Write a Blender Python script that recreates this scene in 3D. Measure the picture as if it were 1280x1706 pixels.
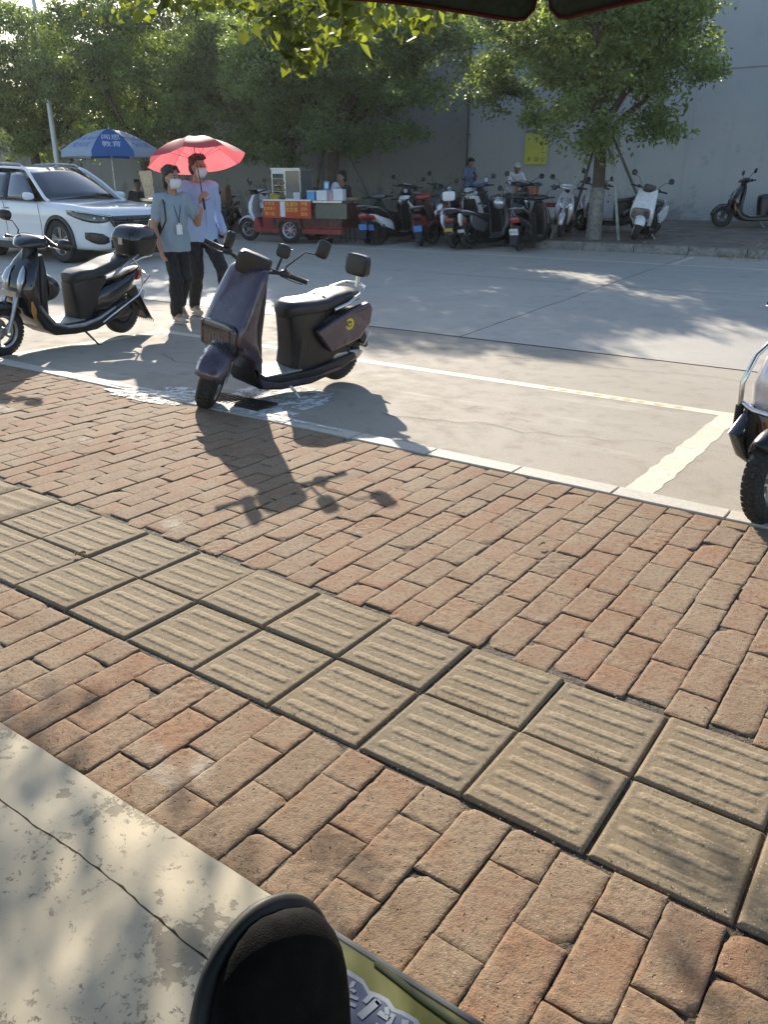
import bpy, bmesh, math, random
from math import sin, cos, pi, radians, atan2, sqrt
from mathutils import Vector as V, Matrix as Mx, noise, Euler
random.seed(7)
scene = bpy.context.scene
COL = scene.collection
for o in list(bpy.data.objects):
    bpy.data.objects.remove(o)

# world axes: x runs along the street (to the right and towards the viewer), y across it, z up
# ---------------------------------------------------------------- camera
CAMZ = 1.283
cd = bpy.data.cameras.new('camera')
cam = bpy.data.objects.new('camera', cd)
COL.objects.link(cam)
cam.location = (0, 0, CAMZ)
cam.rotation_euler = (radians(90 - 22.43), 0, radians(35.07))
cd.sensor_fit = 'VERTICAL'
cd.sensor_height = 36
cd.sensor_width = 27
cd.lens = 1335 / 1706 * 36
cd.clip_start = 0.05
cd.clip_end = 2000
scene.camera = cam

# ---------------------------------------------------------------- light
SUN = V((1.6, -1.55, -1.0)).normalized()       # direction the light travels
w = bpy.data.worlds.new('World')
scene.world = w
w.use_nodes = True
nt = w.node_tree
sky = nt.nodes.new('ShaderNodeTexSky')
sky.sky_type = 'NISHITA'
sky.sun_disc = False
sky.sun_elevation = radians(24.2)
sky.sun_rotation = atan2(-1.6, 1.55)
sky.air_density = 1.0
sky.dust_density = 0.7
sky.ozone_density = 1.2
bg = nt.nodes['Background']
nt.links.new(sky.outputs['Color'], bg.inputs['Color'])
bg.inputs['Strength'].default_value = 0.13
sd = bpy.data.lights.new('sun', 'SUN')
sd.energy = 4.8
sd.angle = radians(0.55)
sd.color = (1.0, 0.91, 0.77)
so = bpy.data.objects.new('sun', sd)
COL.objects.link(so)
so.rotation_euler = (-SUN).to_track_quat('Z', 'Y').to_euler()
so.location = (-20, 20, 20)
scene.view_settings.view_transform = 'Standard'
scene.view_settings.look = 'None'
scene.view_settings.exposure = 1.0
scene.view_settings.gamma = 1.0
scene.view_settings.use_curve_mapping = False
scene.render.engine = 'CYCLES'
scene.cycles.max_bounces = 6
scene.cycles.transparent_max_bounces = 8

# ---------------------------------------------------------------- materials
MATS = {}
def N(nt, t, **kw):
    n = nt.nodes.new(t)
    for k, v in kw.items():
        setattr(n, k, v)
    return n
def ramp(nt, fac, stops):
    r = N(nt, 'ShaderNodeValToRGB')
    e = r.color_ramp.elements
    while len(e) < len(stops):
        e.new(0.5)
    for i, (p, c) in enumerate(stops):
        e[i].position = p
        e[i].color = (c[0], c[1], c[2], 1) if not isinstance(c, (int, float)) else (c, c, c, 1)
    nt.links.new(fac, r.inputs['Fac'])
    return r.outputs['Color']
def mixc(nt, fac, a, b, mode='MIX'):
    m = N(nt, 'ShaderNodeMix', data_type='RGBA', blend_type=mode)
    if isinstance(fac, (int, float)):
        m.inputs[0].default_value = fac
    else:
        nt.links.new(fac, m.inputs[0])
    for s, c in ((6, a), (7, b)):
        if isinstance(c, (tuple, list)):
            m.inputs[s].default_value = (c[0], c[1], c[2], 1)
        else:
            nt.links.new(c, m.inputs[s])
    return m.outputs[2]
def math_(nt, op, a, b=None):
    m = N(nt, 'ShaderNodeMath', operation=op)
    for i, c in enumerate((a, b)):
        if c is None: continue
        if isinstance(c, (int, float)): m.inputs[i].default_value = c
        else: nt.links.new(c, m.inputs[i])
    return m.outputs[0]
def noise_(nt, co, scale, detail=4, rough=0.55, dist=0.0):
    n = N(nt, 'ShaderNodeTexNoise')
    n.inputs['Scale'].default_value = scale
    n.inputs['Detail'].default_value = detail
    n.inputs['Roughness'].default_value = rough
    n.inputs['Distortion'].default_value = dist
    nt.links.new(co, n.inputs['Vector'])
    return n.outputs['Fac']
def voro(nt, co, scale, feature='F1', rnd=1.0):
    n = N(nt, 'ShaderNodeTexVoronoi', feature=feature)
    n.inputs['Scale'].default_value = scale
    n.inputs['Randomness'].default_value = rnd
    nt.links.new(co, n.inputs['Vector'])
    return n
def base(name):
    m = bpy.data.materials.new(name)
    m.use_nodes = True
    nt = m.node_tree
    p = nt.nodes['Principled BSDF']
    tc = N(nt, 'ShaderNodeTexCoord')
    return m, nt, p, tc.outputs['Object']
def bump(nt, p, h, strength, dist=0.01):
    b = N(nt, 'ShaderNodeBump')
    b.inputs['Strength'].default_value = strength
    b.inputs['Distance'].default_value = dist
    nt.links.new(h, b.inputs['Height'])
    nt.links.new(b.outputs['Normal'], p.inputs['Normal'])
def mat(name, col, rough=0.5, metal=0.0, var=0.12, scale=8.0, bmp=0.0, bscale=60.0, coat=0.0, emit=None, dirt=None, spec=0.5):
    if name in MATS: return MATS[name]
    m, nt, p, co = base(name)
    n = noise_(nt, co, scale, 5, 0.6)
    lo = tuple(c * (1 - var) for c in col); hi = tuple(min(1, c * (1 + var)) for c in col)
    c = ramp(nt, n, [(0.3, lo), (0.7, hi)])
    if dirt:
        d = noise_(nt, co, scale * 2.3, 6, 0.7)
        f = ramp(nt, d, [(0.5, 0.0), (0.72, 1.0)])
        c = mixc(nt, f, c, dirt)
    nt.links.new(c, p.inputs['Base Color'])
    r = ramp(nt, noise_(nt, co, scale * 3, 4), [(0.3, max(0.02, rough * 0.8)), (0.7, min(1, rough * 1.2))])
    nt.links.new(r, p.inputs['Roughness'])
    p.inputs['Metallic'].default_value = metal
    p.inputs['Specular IOR Level'].default_value = spec
    p.inputs['Coat Weight'].default_value = coat
    p.inputs['Coat Roughness'].default_value = 0.06
    if bmp:
        bump(nt, p, noise_(nt, co, bscale, 5), bmp)
    if emit:
        p.inputs['Emission Color'].default_value = (*emit[:3], 1)
        p.inputs['Emission Strength'].default_value = emit[3]
    MATS[name] = m
    return m
def translucent(name, col, tcol, rough=0.5, mixf=0.5, var=0.25, island=False, hi=None):
    m, nt, p, co = base(name)
    if island:
        g = N(nt, 'ShaderNodeNewGeometry')
        f = g.outputs['Random Per Island']
        c = ramp(nt, f, [(0.0, tuple(x * (1 - var) for x in col)), (0.75, tuple(x * (1 + var) for x in col)), (1.0, hi or col)])
        t = ramp(nt, f, [(0.0, tuple(x * (1 - var) for x in tcol)), (1.0, tuple(x * (1 + var) for x in tcol))])
    else:
        n = noise_(nt, co, 6)
        c = ramp(nt, n, [(0.3, tuple(x * (1 - var) for x in col)), (0.7, tuple(x * (1 + var) for x in col))])
        t = ramp(nt, n, [(0.3, tuple(x * (1 - var) for x in tcol)), (0.7, tuple(x * (1 + var) for x in tcol))])
    if island:
        cv = ramp(nt, noise_(nt, co, 1.3, 3, 0.6), [(0.32, 0.55), (0.5, 1.0), (0.68, 1.45)])
        cv2 = ramp(nt, noise_(nt, co, 5.0, 2, 0.5), [(0.35, 0.75), (0.65, 1.2)])
        c = mixc(nt, 1.0, mixc(nt, 1.0, c, cv, 'MULTIPLY'), cv2, 'MULTIPLY'); t = mixc(nt, 1.0, t, cv, 'MULTIPLY')
    nt.links.new(c, p.inputs['Base Color'])
    p.inputs['Roughness'].default_value = rough
    tr = N(nt, 'ShaderNodeBsdfTranslucent')
    nt.links.new(t, tr.inputs['Color'])
    mx = N(nt, 'ShaderNodeMixShader')
    mx.inputs[0].default_value = mixf
    out = nt.nodes['Material Output']
    nt.links.new(p.outputs[0], mx.inputs[1])
    nt.links.new(tr.outputs[0], mx.inputs[2])
    nt.links.new(mx.outputs[0], out.inputs['Surface'])
    MATS[name] = m
    return m

# ---------------------------------------------------------------- mesh collector
class MB:
    def __init__(s, M=None):
        s.v = []; s.f = []; s.M = M
    def add(s, vs, fs, M=None):
        b = len(s.v)
        for p in vs:
            p = V(p)
            if M is not None: p = M @ p
            if s.M is not None: p = s.M @ p
            s.v.append(tuple(p))
        for f in fs: s.f.append(tuple(i + b for i in f))
        return s
    def box(s, c, d, M=None):
        x, y, z = c; a, b, h = d[0] / 2, d[1] / 2, d[2] / 2
        vs = [(x + i * a, y + j * b, z + k * h) for i in (-1, 1) for j in (-1, 1) for k in (-1, 1)]
        return s.add(vs, [(0, 1, 3, 2), (4, 6, 7, 5), (0, 4, 5, 1), (2, 3, 7, 6), (0, 2, 6, 4), (1, 5, 7, 3)], M)
    def prism(s, poly, y0, y1, M=None, taper=None):
        n = len(poly)
        cx = sum(p[0] for p in poly) / n; cz = sum(p[1] for p in poly) / n
        vs = [(x, y0, z) for x, z in poly] + [(x, y1, z) for x, z in poly]
        fs = [tuple(range(n)), tuple(range(2 * n - 1, n - 1, -1))] + [(i, i + n, (i + 1) % n + n, (i + 1) % n) for i in range(n)]
        return s.add(vs, fs, M)
    def flat(s, poly, z0, z1, M=None):           # polygon in xy, extruded in z
        n = len(poly)
        vs = [(x, y, z0) for x, y in poly] + [(x, y, z1) for x, y in poly]
        fs = [tuple(range(n - 1, -1, -1)), tuple(range(n, 2 * n))] + [(i, (i + 1) % n, (i + 1) % n + n, i + n) for i in range(n)]
        return s.add(vs, fs, M)
    def loft(s, rings, cap=True, M=None, closed=True):
        n = len(rings[0]); vs = [p for r in rings for p in r]; fs = []
        for i in range(len(rings) - 1):
            for j in range(n if closed else n - 1):
                k = (j + 1) % n
                fs.append((i * n + j, i * n + k, (i + 1) * n + k, (i + 1) * n + j))
        if cap and closed:
            fs.append(tuple(range(n - 1, -1, -1)))
            fs.append(tuple(range((len(rings) - 1) * n, len(rings) * n)))
        return s.add(vs, fs, M)
    def tube(s, path, r, n=10, M=None, closed=False, cap=True, flat=1.0):
        path = [V(p) for p in path]; m = len(path)
        rs = r if isinstance(r, (list, tuple)) else [r] * m
        rings = []; up = None
        for i in range(m):
            if closed: t = path[(i + 1) % m] - path[i - 1]
            elif i == 0: t = path[1] - path[0]
            elif i == m - 1: t = path[-1] - path[-2]
            else: t = (path[i + 1] - path[i]).normalized() + (path[i] - path[i - 1]).normalized()
            t.normalize()
            if up is None:
                up = V((0, 0, 1)) if abs(t.z) < 0.9 else V((1, 0, 0))
            a = t.cross(up)
            if a.length < 1e-5: a = t.orthogonal()
            a.normalize(); b = a.cross(t).normalized(); up = b
            rings.append([path[i] + a * cos(2 * pi * k / n) * rs[i] + b * sin(2 * pi * k / n) * rs[i] * flat for k in range(n)])
        if closed: rings.append(rings[0])
        return s.loft(rings, cap and not closed, M)
    def lathe(s, prof, n=24, M=None, a0=0, a1=2 * pi):   # profile (r, z) about z
        full = abs(a1 - a0 - 2 * pi) < 1e-6
        rings = []
        for r, z in prof:
            rings.append([(r * cos(a0 + (a1 - a0) * k / (n if full else n - 1)), r * sin(a0 + (a1 - a0) * k / (n if full else n - 1)), z) for k in range(n)])
        return s.loft(rings, False, M, closed=full)
    def ell(s, c, r, M=None, n=14, m=9):
        if isinstance(r, (int, float)): r = (r, r, r)
        rings = []
        for i in range(1, m):
            t = pi * i / m
            rings.append([(c[0] + r[0] * sin(t) * cos(2 * pi * k / n), c[1] + r[1] * sin(t) * sin(2 * pi * k / n), c[2] - r[2] * cos(t)) for k in range(n)])
        return s.loft(rings, True, M)
    def limb(s, p0, r0, p1, r1, n=12, M=None):
        p0, p1 = V(p0), V(p1); t = (p1 - p0); L = t.length; t.normalize()
        a = t.orthogonal().normalized(); b = t.cross(a)
        rings = []
        for i in range(1, 5):
            q = pi / 2 * i / 4
            rings.append([p0 - t * r0 * cos(q) + (a * cos(2 * pi * k / n) + b * sin(2 * pi * k / n)) * r0 * sin(q) for k in range(n)])
        for i in range(0, 4):
            q = pi / 2 * i / 4
            rings.append([p1 + t * r1 * sin(q) + (a * cos(2 * pi * k / n) + b * sin(2 * pi * k / n)) * r1 * cos(q) for k in range(n)])
        return s.loft(rings, True, M)
    def sl(s, st, n=20, M=None):
        # stations: (x, z, halfwidth, halfthick, angle of thickness axis in xz (deg), exponent[, y])
        rings = []
        for q in st:
            x, z, wd, th, an, ex = q[:6]; y = q[6] if len(q) > 6 else 0.0
            bx, bz = cos(radians(an)), sin(radians(an)); ring = []
            for k in range(n):
                t = 2 * pi * k / n; c, d = cos(t), sin(t)
                cc = math.copysign(abs(c) ** (2 / ex), c); dd = math.copysign(abs(d) ** (2 / ex), d)
                ring.append((x + bx * th * dd, y + wd * cc, z + bz * th * dd))
            rings.append(ring)
        return s.loft(rings, True, M)

def obj(name, mb, m, parent=None, bev=0, sub=0, remesh=0, smooth_it=0, flat=False, ang=40, solid=0, disp=0):
    me = bpy.data.meshes.new(name)
    me.from_pydata(mb.v, [], mb.f)
    bm = bmesh.new(); bm.from_mesh(me)
    if not flat: bmesh.ops.recalc_face_normals(bm, faces=bm.faces)
    bm.to_mesh(me); bm.free()
    o = bpy.data.objects.new(name, me)
    COL.objects.link(o)
    me.materials.append(m)
    if parent is not None: o.parent = parent
    if remesh:
        r = o.modifiers.new('remesh', 'REMESH'); r.mode = 'VOXEL'; r.voxel_size = remesh; r.use_smooth_shade = True
        if smooth_it:
            q = o.modifiers.new('smooth', 'SMOOTH'); q.factor = 0.5; q.iterations = smooth_it
        if disp:
            tx = bpy.data.textures.new(name, 'CLOUDS'); tx.noise_scale = 0.12
            q = o.modifiers.new('folds', 'DISPLACE'); q.texture = tx; q.strength = disp; q.mid_level = 0.5; q.texture_coords = 'LOCAL'
        dg = bpy.context.evaluated_depsgraph_get()
        me2 = bpy.data.meshes.new_from_object(o.evaluated_get(dg))
        o.modifiers.clear(); o.data = me2; me2.name = name
        if not me2.materials: me2.materials.append(m)
        return o
    if flat: return o
    me.polygons.foreach_set('use_smooth', [True] * len(me.polygons))
    if not sub: me.set_sharp_from_angle(angle=radians(ang))
    if solid:
        q = o.modifiers.new('solid', 'SOLIDIFY'); q.thickness = solid; q.offset = 0
    if bev:
        q = o.modifiers.new('bevel', 'BEVEL'); q.width = bev; q.segments = 2 if bev < 0.02 else 3; q.limit_method = 'ANGLE'; q.angle_limit = radians(35); q.harden_normals = False
    if sub:
        q = o.modifiers.new('sub', 'SUBSURF'); q.levels = sub; q.render_levels = sub
    return o
def tag(o, label=None, cat=None, group=None, kind=None):
    if label: o['label'] = label
    if cat: o['category'] = cat
    if group: o['group'] = group
    if kind: o['kind'] = kind
    return o
def thing(name, loc=(0, 0, 0), rz=0, label=None, cat=None, group=None, lean=0, pitch=0, sc=1):
    o = bpy.data.objects.new(name, None)
    COL.objects.link(o)
    o.empty_display_size = 0.2
    o.location = loc
    o.rotation_euler = (lean, pitch, rz)
    o.scale = (sc, sc, sc)
    return tag(o, label, cat, group)
def dup(root, loc, rz, label, lean=0, group=None, cat=None, swap=None, sc=None, drop=()):
    bykids = {}
    for ob in COL.objects:
        if ob.parent: bykids.setdefault(ob.parent, []).append(ob)
    def rec(o, par):
        c = o.copy(); COL.objects.link(c)
        if par is not None: c.parent = par
        if swap and o.data is not None and o.type == 'MESH' and o.data.materials:
            nm = o.data.materials[0]
            for a, b in swap:
                if nm == a:
                    c.data = o.data.copy(); c.data.materials[0] = b
        for ch in bykids.get(o, []):
            if ch.name.split('.')[0] in drop: continue
            rec(ch, c)
        return c
    r = rec(root, None)
    r.location = loc; r.rotation_euler = (lean, 0, rz); r['label'] = label
    if sc: r.scale = (sc, sc, sc)
    if group: r['group'] = group
    if cat: r['category'] = cat
    return r
def text_mesh(body, size, cjk=True):
    cu = bpy.data.curves.new('t', 'FONT'); cu.body = body; cu.size = size
    cu.align_x = 'CENTER'; cu.align_y = 'CENTER'; cu.resolution_u = 2
    o = bpy.data.objects.new('t', cu); COL.objects.link(o)
    dg = bpy.context.evaluated_depsgraph_get(); dg.update()
    me = bpy.data.meshes.new_from_object(o.evaluated_get(dg))
    vs = [tuple(v.co) for v in me.vertices]; fs = [tuple(p.vertices) for p in me.polygons]
    bpy.data.objects.remove(o); bpy.data.meshes.remove(me)
    return vs, fs

KS = 0.02168
def gz(y):
    if y <= 7.1: return -KS * y
    if y <= 15.2: return -0.154 + 0.03 * (y - 7.1)
    return 0.209 + 0.045 * (y - 15.35)
# ================================================================ ground
def m_brick():
    m, nt, p, co = base('brick_paver')
    g = N(nt, 'ShaderNodeNewGeometry'); isl = g.outputs['Random Per Island']
    c0 = ramp(nt, isl, [(0.0, (0.25, 0.140, 0.083)), (0.2, (0.27, 0.158, 0.094)), (0.4, (0.225, 0.148, 0.092)), (0.6, (0.285, 0.152, 0.088)), (0.8, (0.215, 0.150, 0.096)), (1.0, (0.275, 0.145, 0.088))])
    n1 = noise_(nt, co, 9, 6, 0.65)
    n2 = noise_(nt, co, 70, 4, 0.7)
    n3 = noise_(nt, co, 2.1, 4, 0.6)
    dust = math_(nt, 'ADD', math_(nt, 'MULTIPLY', n1, 0.65), math_(nt, 'MULTIPLY', n3, 0.45))
    f = ramp(nt, dust, [(0.44, 0.0), (0.64, 0.9)])
    c = mixc(nt, f, c0, (0.28, 0.208, 0.138))
    c = mixc(nt, ramp(nt, n2, [(0.35, 0.55), (0.5, 0.0)]), c, (0.10, 0.068, 0.048))
    v = voro(nt, co, 150)
    spm = ramp(nt, noise_(nt, co, 24, 3), [(0.42, 0.0), (0.6, 1.0)])
    sel = math_(nt, 'MULTIPLY', math_(nt, 'LESS_THAN', v.outputs['Distance'], 0.26), math_(nt, 'GREATER_THAN', N_sep(nt, v.outputs['Color']), 0.86))
    sel = math_(nt, 'MULTIPLY', sel, spm)
    c = mixc(nt, math_(nt, 'MULTIPLY', sel, 0.75), c, (0.58, 0.50, 0.40))
    chalk = ramp(nt, noise_(nt, co, 1.7, 5, 0.65), [(0.62, 0.0), (0.70, 0.75)])
    c = mixc(nt, math_(nt, 'MULTIPLY', chalk, ramp(nt, n1, [(0.4, 0.0), (0.6, 1.0)])), c, (0.46, 0.41, 0.34))
    nt.links.new(c, p.inputs['Base Color'])
    p.inputs['Roughness'].default_value = 0.88
    p.inputs['Specular IOR Level'].default_value = 0.25
    h = math_(nt, 'ADD', math_(nt, 'MULTIPLY', n2, 0.6), math_(nt, 'MULTIPLY', noise_(nt, co, 240, 3, 0.7), 0.35))
    h = math_(nt, 'ADD', h, math_(nt, 'MULTIPLY', sel, 0.5))
    mpd = N(nt, 'ShaderNodeVectorMath', operation='ADD'); nt.links.new(co, mpd.inputs[0]); nz = N(nt, 'ShaderNodeTexNoise'); nz.inputs['Scale'].default_value = 18; nt.links.new(co, nz.inputs['Vector']); sc9 = N(nt, 'ShaderNodeVectorMath', operation='SCALE'); nt.links.new(nz.outputs['Color'], sc9.inputs[0]); sc9.inputs['Scale'].default_value = .05; nt.links.new(sc9.outputs[0], mpd.inputs[1])
    pits = voro(nt, mpd.outputs[0], 95)
    pit = math_(nt, 'MULTIPLY', ramp(nt, pits.outputs['Distance'], [(0.12, 1.0), (0.3, 0.0)]), math_(nt, 'GREATER_THAN', N_sep(nt, pits.outputs['Color']), 0.90))
    h = math_(nt, 'SUBTRACT', h, math_(nt, 'MULTIPLY', pit, 1.1))
    bump(nt, p, h, 0.9, 0.006)
    return m
def N_sep(nt, colsock):
    s = N(nt, 'ShaderNodeSeparateColor'); nt.links.new(colsock, s.inputs[0]); return s.outputs[0]
def m_tile():
    m, nt, p, co = base('tactile_paver')
    g = N(nt, 'ShaderNodeNewGeometry'); isl = g.outputs['Random Per Island']
    c0 = ramp(nt, isl, [(0.0, (0.205, 0.160, 0.104)), (0.5, (0.235, 0.180, 0.120)), (1.0, (0.20, 0.165, 0.115))])
    n1 = noise_(nt, co, 7, 6, 0.65); n2 = noise_(nt, co, 90, 4, 0.7)
    c = mixc(nt, ramp(nt, n1, [(0.4, 0.0), (0.7, 0.8)]), c0, (0.275, 0.22, 0.15))
    ba = N(nt, 'ShaderNodeAttribute', attribute_name='bar'); wb_ = math_(nt, 'MULTIPLY', ba.outputs['Fac'], ramp(nt, noise_(nt, co, 30, 4, .7), [(.35, .35), (.6, 1.0)]))
    c = mixc(nt, math_(nt, 'MULTIPLY', wb_, .75), c, (0.335, 0.265, 0.18))
    c = mixc(nt, ramp(nt, n2, [(0.36, 0.5), (0.5, 0.0)]), c, (0.13, 0.10, 0.065))
    v = voro(nt, co, 150)
    sel = math_(nt, 'MULTIPLY', math_(nt, 'LESS_THAN', v.outputs['Distance'], 0.28), math_(nt, 'GREATER_THAN', N_sep(nt, v.outputs['Color']), 0.86))
    c = mixc(nt, math_(nt, 'MULTIPLY', sel, 0.7), c, (0.5, 0.43, 0.33))
    nt.links.new(c, p.inputs['Base Color'])
    p.inputs['Roughness'].default_value = 0.9
    p.inputs['Specular IOR Level'].default_value = 0.2
    h = math_(nt, 'ADD', math_(nt, 'MULTIPLY', n2, 0.5), math_(nt, 'MULTIPLY', noise_(nt, co, 260, 3, 0.75), 0.5))
    patch = ramp(nt, noise_(nt, co, 14, 4, 0.7), [(0.45, 0.15), (0.62, 1.0)])
    bump(nt, p, math_(nt, 'MULTIPLY', h, patch), 0.6, 0.004)
    return m
def m_slab():
    m, nt, p, co = base('painted_concrete')
    n1 = noise_(nt, co, 5, 8, 0.68, 0.3); n2 = noise_(nt, co, 34, 6, 0.7)
    c = ramp(nt, noise_(nt, co, 3, 5), [(0.3, (0.53, 0.445, 0.31)), (0.7, (0.59, 0.51, 0.375))])
    wear = math_(nt, 'ADD', math_(nt, 'MULTIPLY', n1, 0.72), math_(nt, 'MULTIPLY', n2, 0.35))
    f = ramp(nt, wear, [(0.575, 0.0), (0.60, 0.75)])
    c = mixc(nt, f, c, (0.25, 0.205, 0.145))
    sp = ramp(nt, noise_(nt, co, 46, 5, 0.75), [(0.57, 0.0), (0.62, 0.85)])
    sp = math_(nt, 'MULTIPLY', sp, ramp(nt, noise_(nt, co, 3.4, 4), [(0.42, 0.0), (0.55, 1.0)]))
    c = mixc(nt, sp, c, (0.14, 0.12, 0.10))
    nt.links.new(c, p.inputs['Base Color']); p.inputs['Roughness'].default_value = 0.8
    h = math_(nt, 'SUBTRACT', math_(nt, 'MULTIPLY', n2, 0.3), math_(nt, 'MULTIPLY', f, 0.6))
    bump(nt, p, h, 0.5, 0.004)
    return m
def m_conc(name, lo, hi, stain, sc=0.6, bs=0.3, ro=(0.5, 0.78)):
    m, nt, p, co = base(name)
    n1 = noise_(nt, co, sc, 6, 0.62); n2 = noise_(nt, co, sc * 8, 6, 0.65); n3 = noise_(nt, co, 110, 4, 0.7)
    c = ramp(nt, n1, [(0.3, lo), (0.7, hi)])
    c = mixc(nt, ramp(nt, n2, [(0.5, 0.0), (0.75, 0.6)]), c, stain)
    c = mixc(nt, ramp(nt, n3, [(0.35, 0.35), (0.5, 0.0)]), c, tuple(x * 0.5 for x in lo))
    # tyre scuffs along the street
    mp = N(nt, 'ShaderNodeMapping'); mp.inputs['Scale'].default_value = (0.25, 2.2, 1); mp.inputs['Rotation'].default_value = (0, 0, 0.3)
    nt.links.new(co, mp.inputs['Vector'])
    sc_ = ramp(nt, noise_(nt, mp.outputs[0], 1.4, 6, 0.7), [(0.58, 0.0), (0.7, 0.45)])
    c = mixc(nt, sc_, c, tuple(min(1, x * 1.35) for x in hi))
    oil = ramp(nt, noise_(nt, co, 1.9, 3, 0.5, 1.0), [(0.66, 0.0), (0.74, 0.35)])
    c = mixc(nt, oil, c, tuple(x * 0.45 for x in lo))
    spk = voro(nt, co, 130); c = mixc(nt, math_(nt, 'MULTIPLY', math_(nt, 'LESS_THAN', spk.outputs['Distance'], .25), .35), c, tuple(x * 0.6 for x in lo))
    nt.links.new(c, p.inputs['Base Color'])
    nt.links.new(ramp(nt, n2, [(0.3, ro[0]), (0.7, ro[1])]), p.inputs['Roughness'])
    p.inputs['Specular IOR Level'].default_value = 0.5 if ro[0] < .6 else .25
    h = math_(nt, 'ADD', n3, math_(nt, 'MULTIPLY', n2, 0.8))
    bump(nt, p, h, bs, 0.006)
    return m
def m_line():
    m, nt, p, co = base('road_paint')
    n = noise_(nt, co, 22, 6, 0.75)
    c = ramp(nt, noise_(nt, co, 4, 4), [(0.3, (0.56, 0.50, 0.37)), (0.7, (0.66, 0.60, 0.47))])
    c = mixc(nt, ramp(nt, n, [(0.56, 0.0), (0.66, 0.7)]), c, (0.36, 0.31, 0.23))
    nt.links.new(c, p.inputs['Base Color']); p.inputs['Roughness'].default_value = 0.75
    return m
M_BRICK = m_brick(); M_TILE = m_tile(); M_SLAB = m_slab()
M_PARK = m_conc('parking_concrete', (0.345, 0.302, 0.245), (0.415, 0.368, 0.30), (0.25, 0.215, 0.165), 0.8, 0.45, (0.75, 0.95))
M_ROAD = m_conc('road_concrete', (0.40, 0.362, 0.305), (0.48, 0.438, 0.372), (0.29, 0.28, 0.26), 0.35, 0.3)
M_LINE = m_line()
M_JOINT = mat('joint_dirt', (0.075, 0.058, 0.040), 0.95, var=0.5, scale=18, bmp=0.9, bscale=160, dirt=(0.20, 0.16, 0.11))
M_KERB = mat('granite_kerb', (0.50, 0.46, 0.39), 0.75, var=0.15, scale=60, bmp=0.25, bscale=220, dirt=(0.36, 0.31, 0.24))
M_FKERB = mat('old_kerb', (0.24, 0.23, 0.21), 0.85, var=0.3, scale=7, bmp=0.4, bscale=60, dirt=(0.12, 0.10, 0.08))
M_FSIDE = mat('far_pavement', (0.17, 0.135, 0.11), 0.9, var=0.35, scale=2.5, bmp=0.5, bscale=30, dirt=(0.25, 0.2, 0.15))
M_EARTH = mat('bare_earth', (0.16, 0.13, 0.09), 0.95, var=0.3, scale=0.4, bmp=0.3, bscale=8)
M_CRACK = mat('crack_dirt', (0.035, 0.03, 0.025), 1.0, var=0.3, scale=30)

def sheet(name, xs, ys, zoff, m, zf=gz):
    mb = MB(); vs = [(x, y, zf(y) + zoff) for y in ys for x in xs]; nx = len(xs)
    mb.add(vs, [(j * nx + i, j * nx + i + 1, (j + 1) * nx + i + 1, (j + 1) * nx + i) for j in range(len(ys) - 1) for i in range(nx - 1)])
    return tag(obj(name, mb, m), kind='structure')
# base ground sheet to the horizon (a metre-deep dish under everything)
mb = MB(); mb.add([(-600, -600, -0.6), (600, -600, -0.6), (600, 600, -0.6), (-600, 600, -0.6)], [(0, 1, 2, 3)])
tag(obj('ground', mb, M_EARTH, flat=True), kind='structure')
sheet('pavement_bed', [-60, -20, 0, 20, 60], [-8, 0, 3.47], -0.0075, M_JOINT)
sheet('parking_strip', [-60, -20, 0, 20, 60], [3.62, 5.0, 7.09], -0.014, M_PARK)
sheet('road', [-80, -20, 0, 20, 60], [7.115, 9, 11, 13, 14.3, 15.18], -0.012, M_ROAD)
sheet('road_joint', [-80, 60], [7.085, 7.12], -0.02, M_CRACK)
# transverse joints: thin grooves sealed with dirt, one clearly crooked
mb = MB()
for x0 in (-16.1, -10.1, -4.05, 2.1, 8.0):
    pts = [(x0 + 0.008 * sin(i * 2.1) + 0.012 * noise.noise(V((x0, i * 0.7, 0))), 7.1 + i * 0.405) for i in range(21)]
    for i in range(20):
        (a, b), (c, d) = pts[i], pts[i + 1]; wd = 0.006 + 0.004 * noise.noise(V((a * 3, b * 3, 1)))
        mb.add([(a - wd, b, gz(b) - 0.0105), (a + wd, b, gz(b) - 0.0105), (c + wd, d, gz(d) - 0.0105), (c - wd, d, gz(d) - 0.0105)], [(0, 1, 2, 3)])
for i in range(60):
    y = 11.1
    mb.add([(-40 + i, y - 0.006, gz(y) - 0.0105), (-39 + i, y - 0.006, gz(y) - 0.0105), (-39 + i, y + 0.008, gz(y) - 0.0105), (-40 + i, y + 0.008, gz(y) - 0.0105)], [(0, 1, 2, 3)])
for sx, sy, dx, dy, n_ in ((-2.9, 4.1, .09, .03, 22), (-5.6, 4.6, .08, -.02, 16), (-3.3, 6.4, .10, .012, 26), (.4, 4.0, .06, .07, 18), (-7.5, 8.2, .12, .05, 30), (-1.5, 9.6, .10, .06, 24), (-6.4, 11.9, .12, -.03, 26)):
    pts = [(sx, sy)]; rr_ = random.Random(int(sx * 10 + sy * 7))
    for i in range(n_): pts.append((pts[-1][0] + dx + rr_.gauss(0, .03), pts[-1][1] + dy + rr_.gauss(0, .035)))
    for i in range(n_):
        (a, b), (c, d) = pts[i], pts[i + 1]; w0 = .0028 * (1 - i / n_) + .0008; w1 = .0028 * (1 - (i + 1) / n_) + .0008
        mb.add([(a, b - w0, gz(b) - .0095), (c, d - w1, gz(d) - .0095), (c, d + w1, gz(d) - .0095), (a, b + w0, gz(b) - .0095)], [(0, 1, 2, 3)])
tag(obj('slab_joints', mb, M_CRACK, flat=True), kind='structure')

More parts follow.
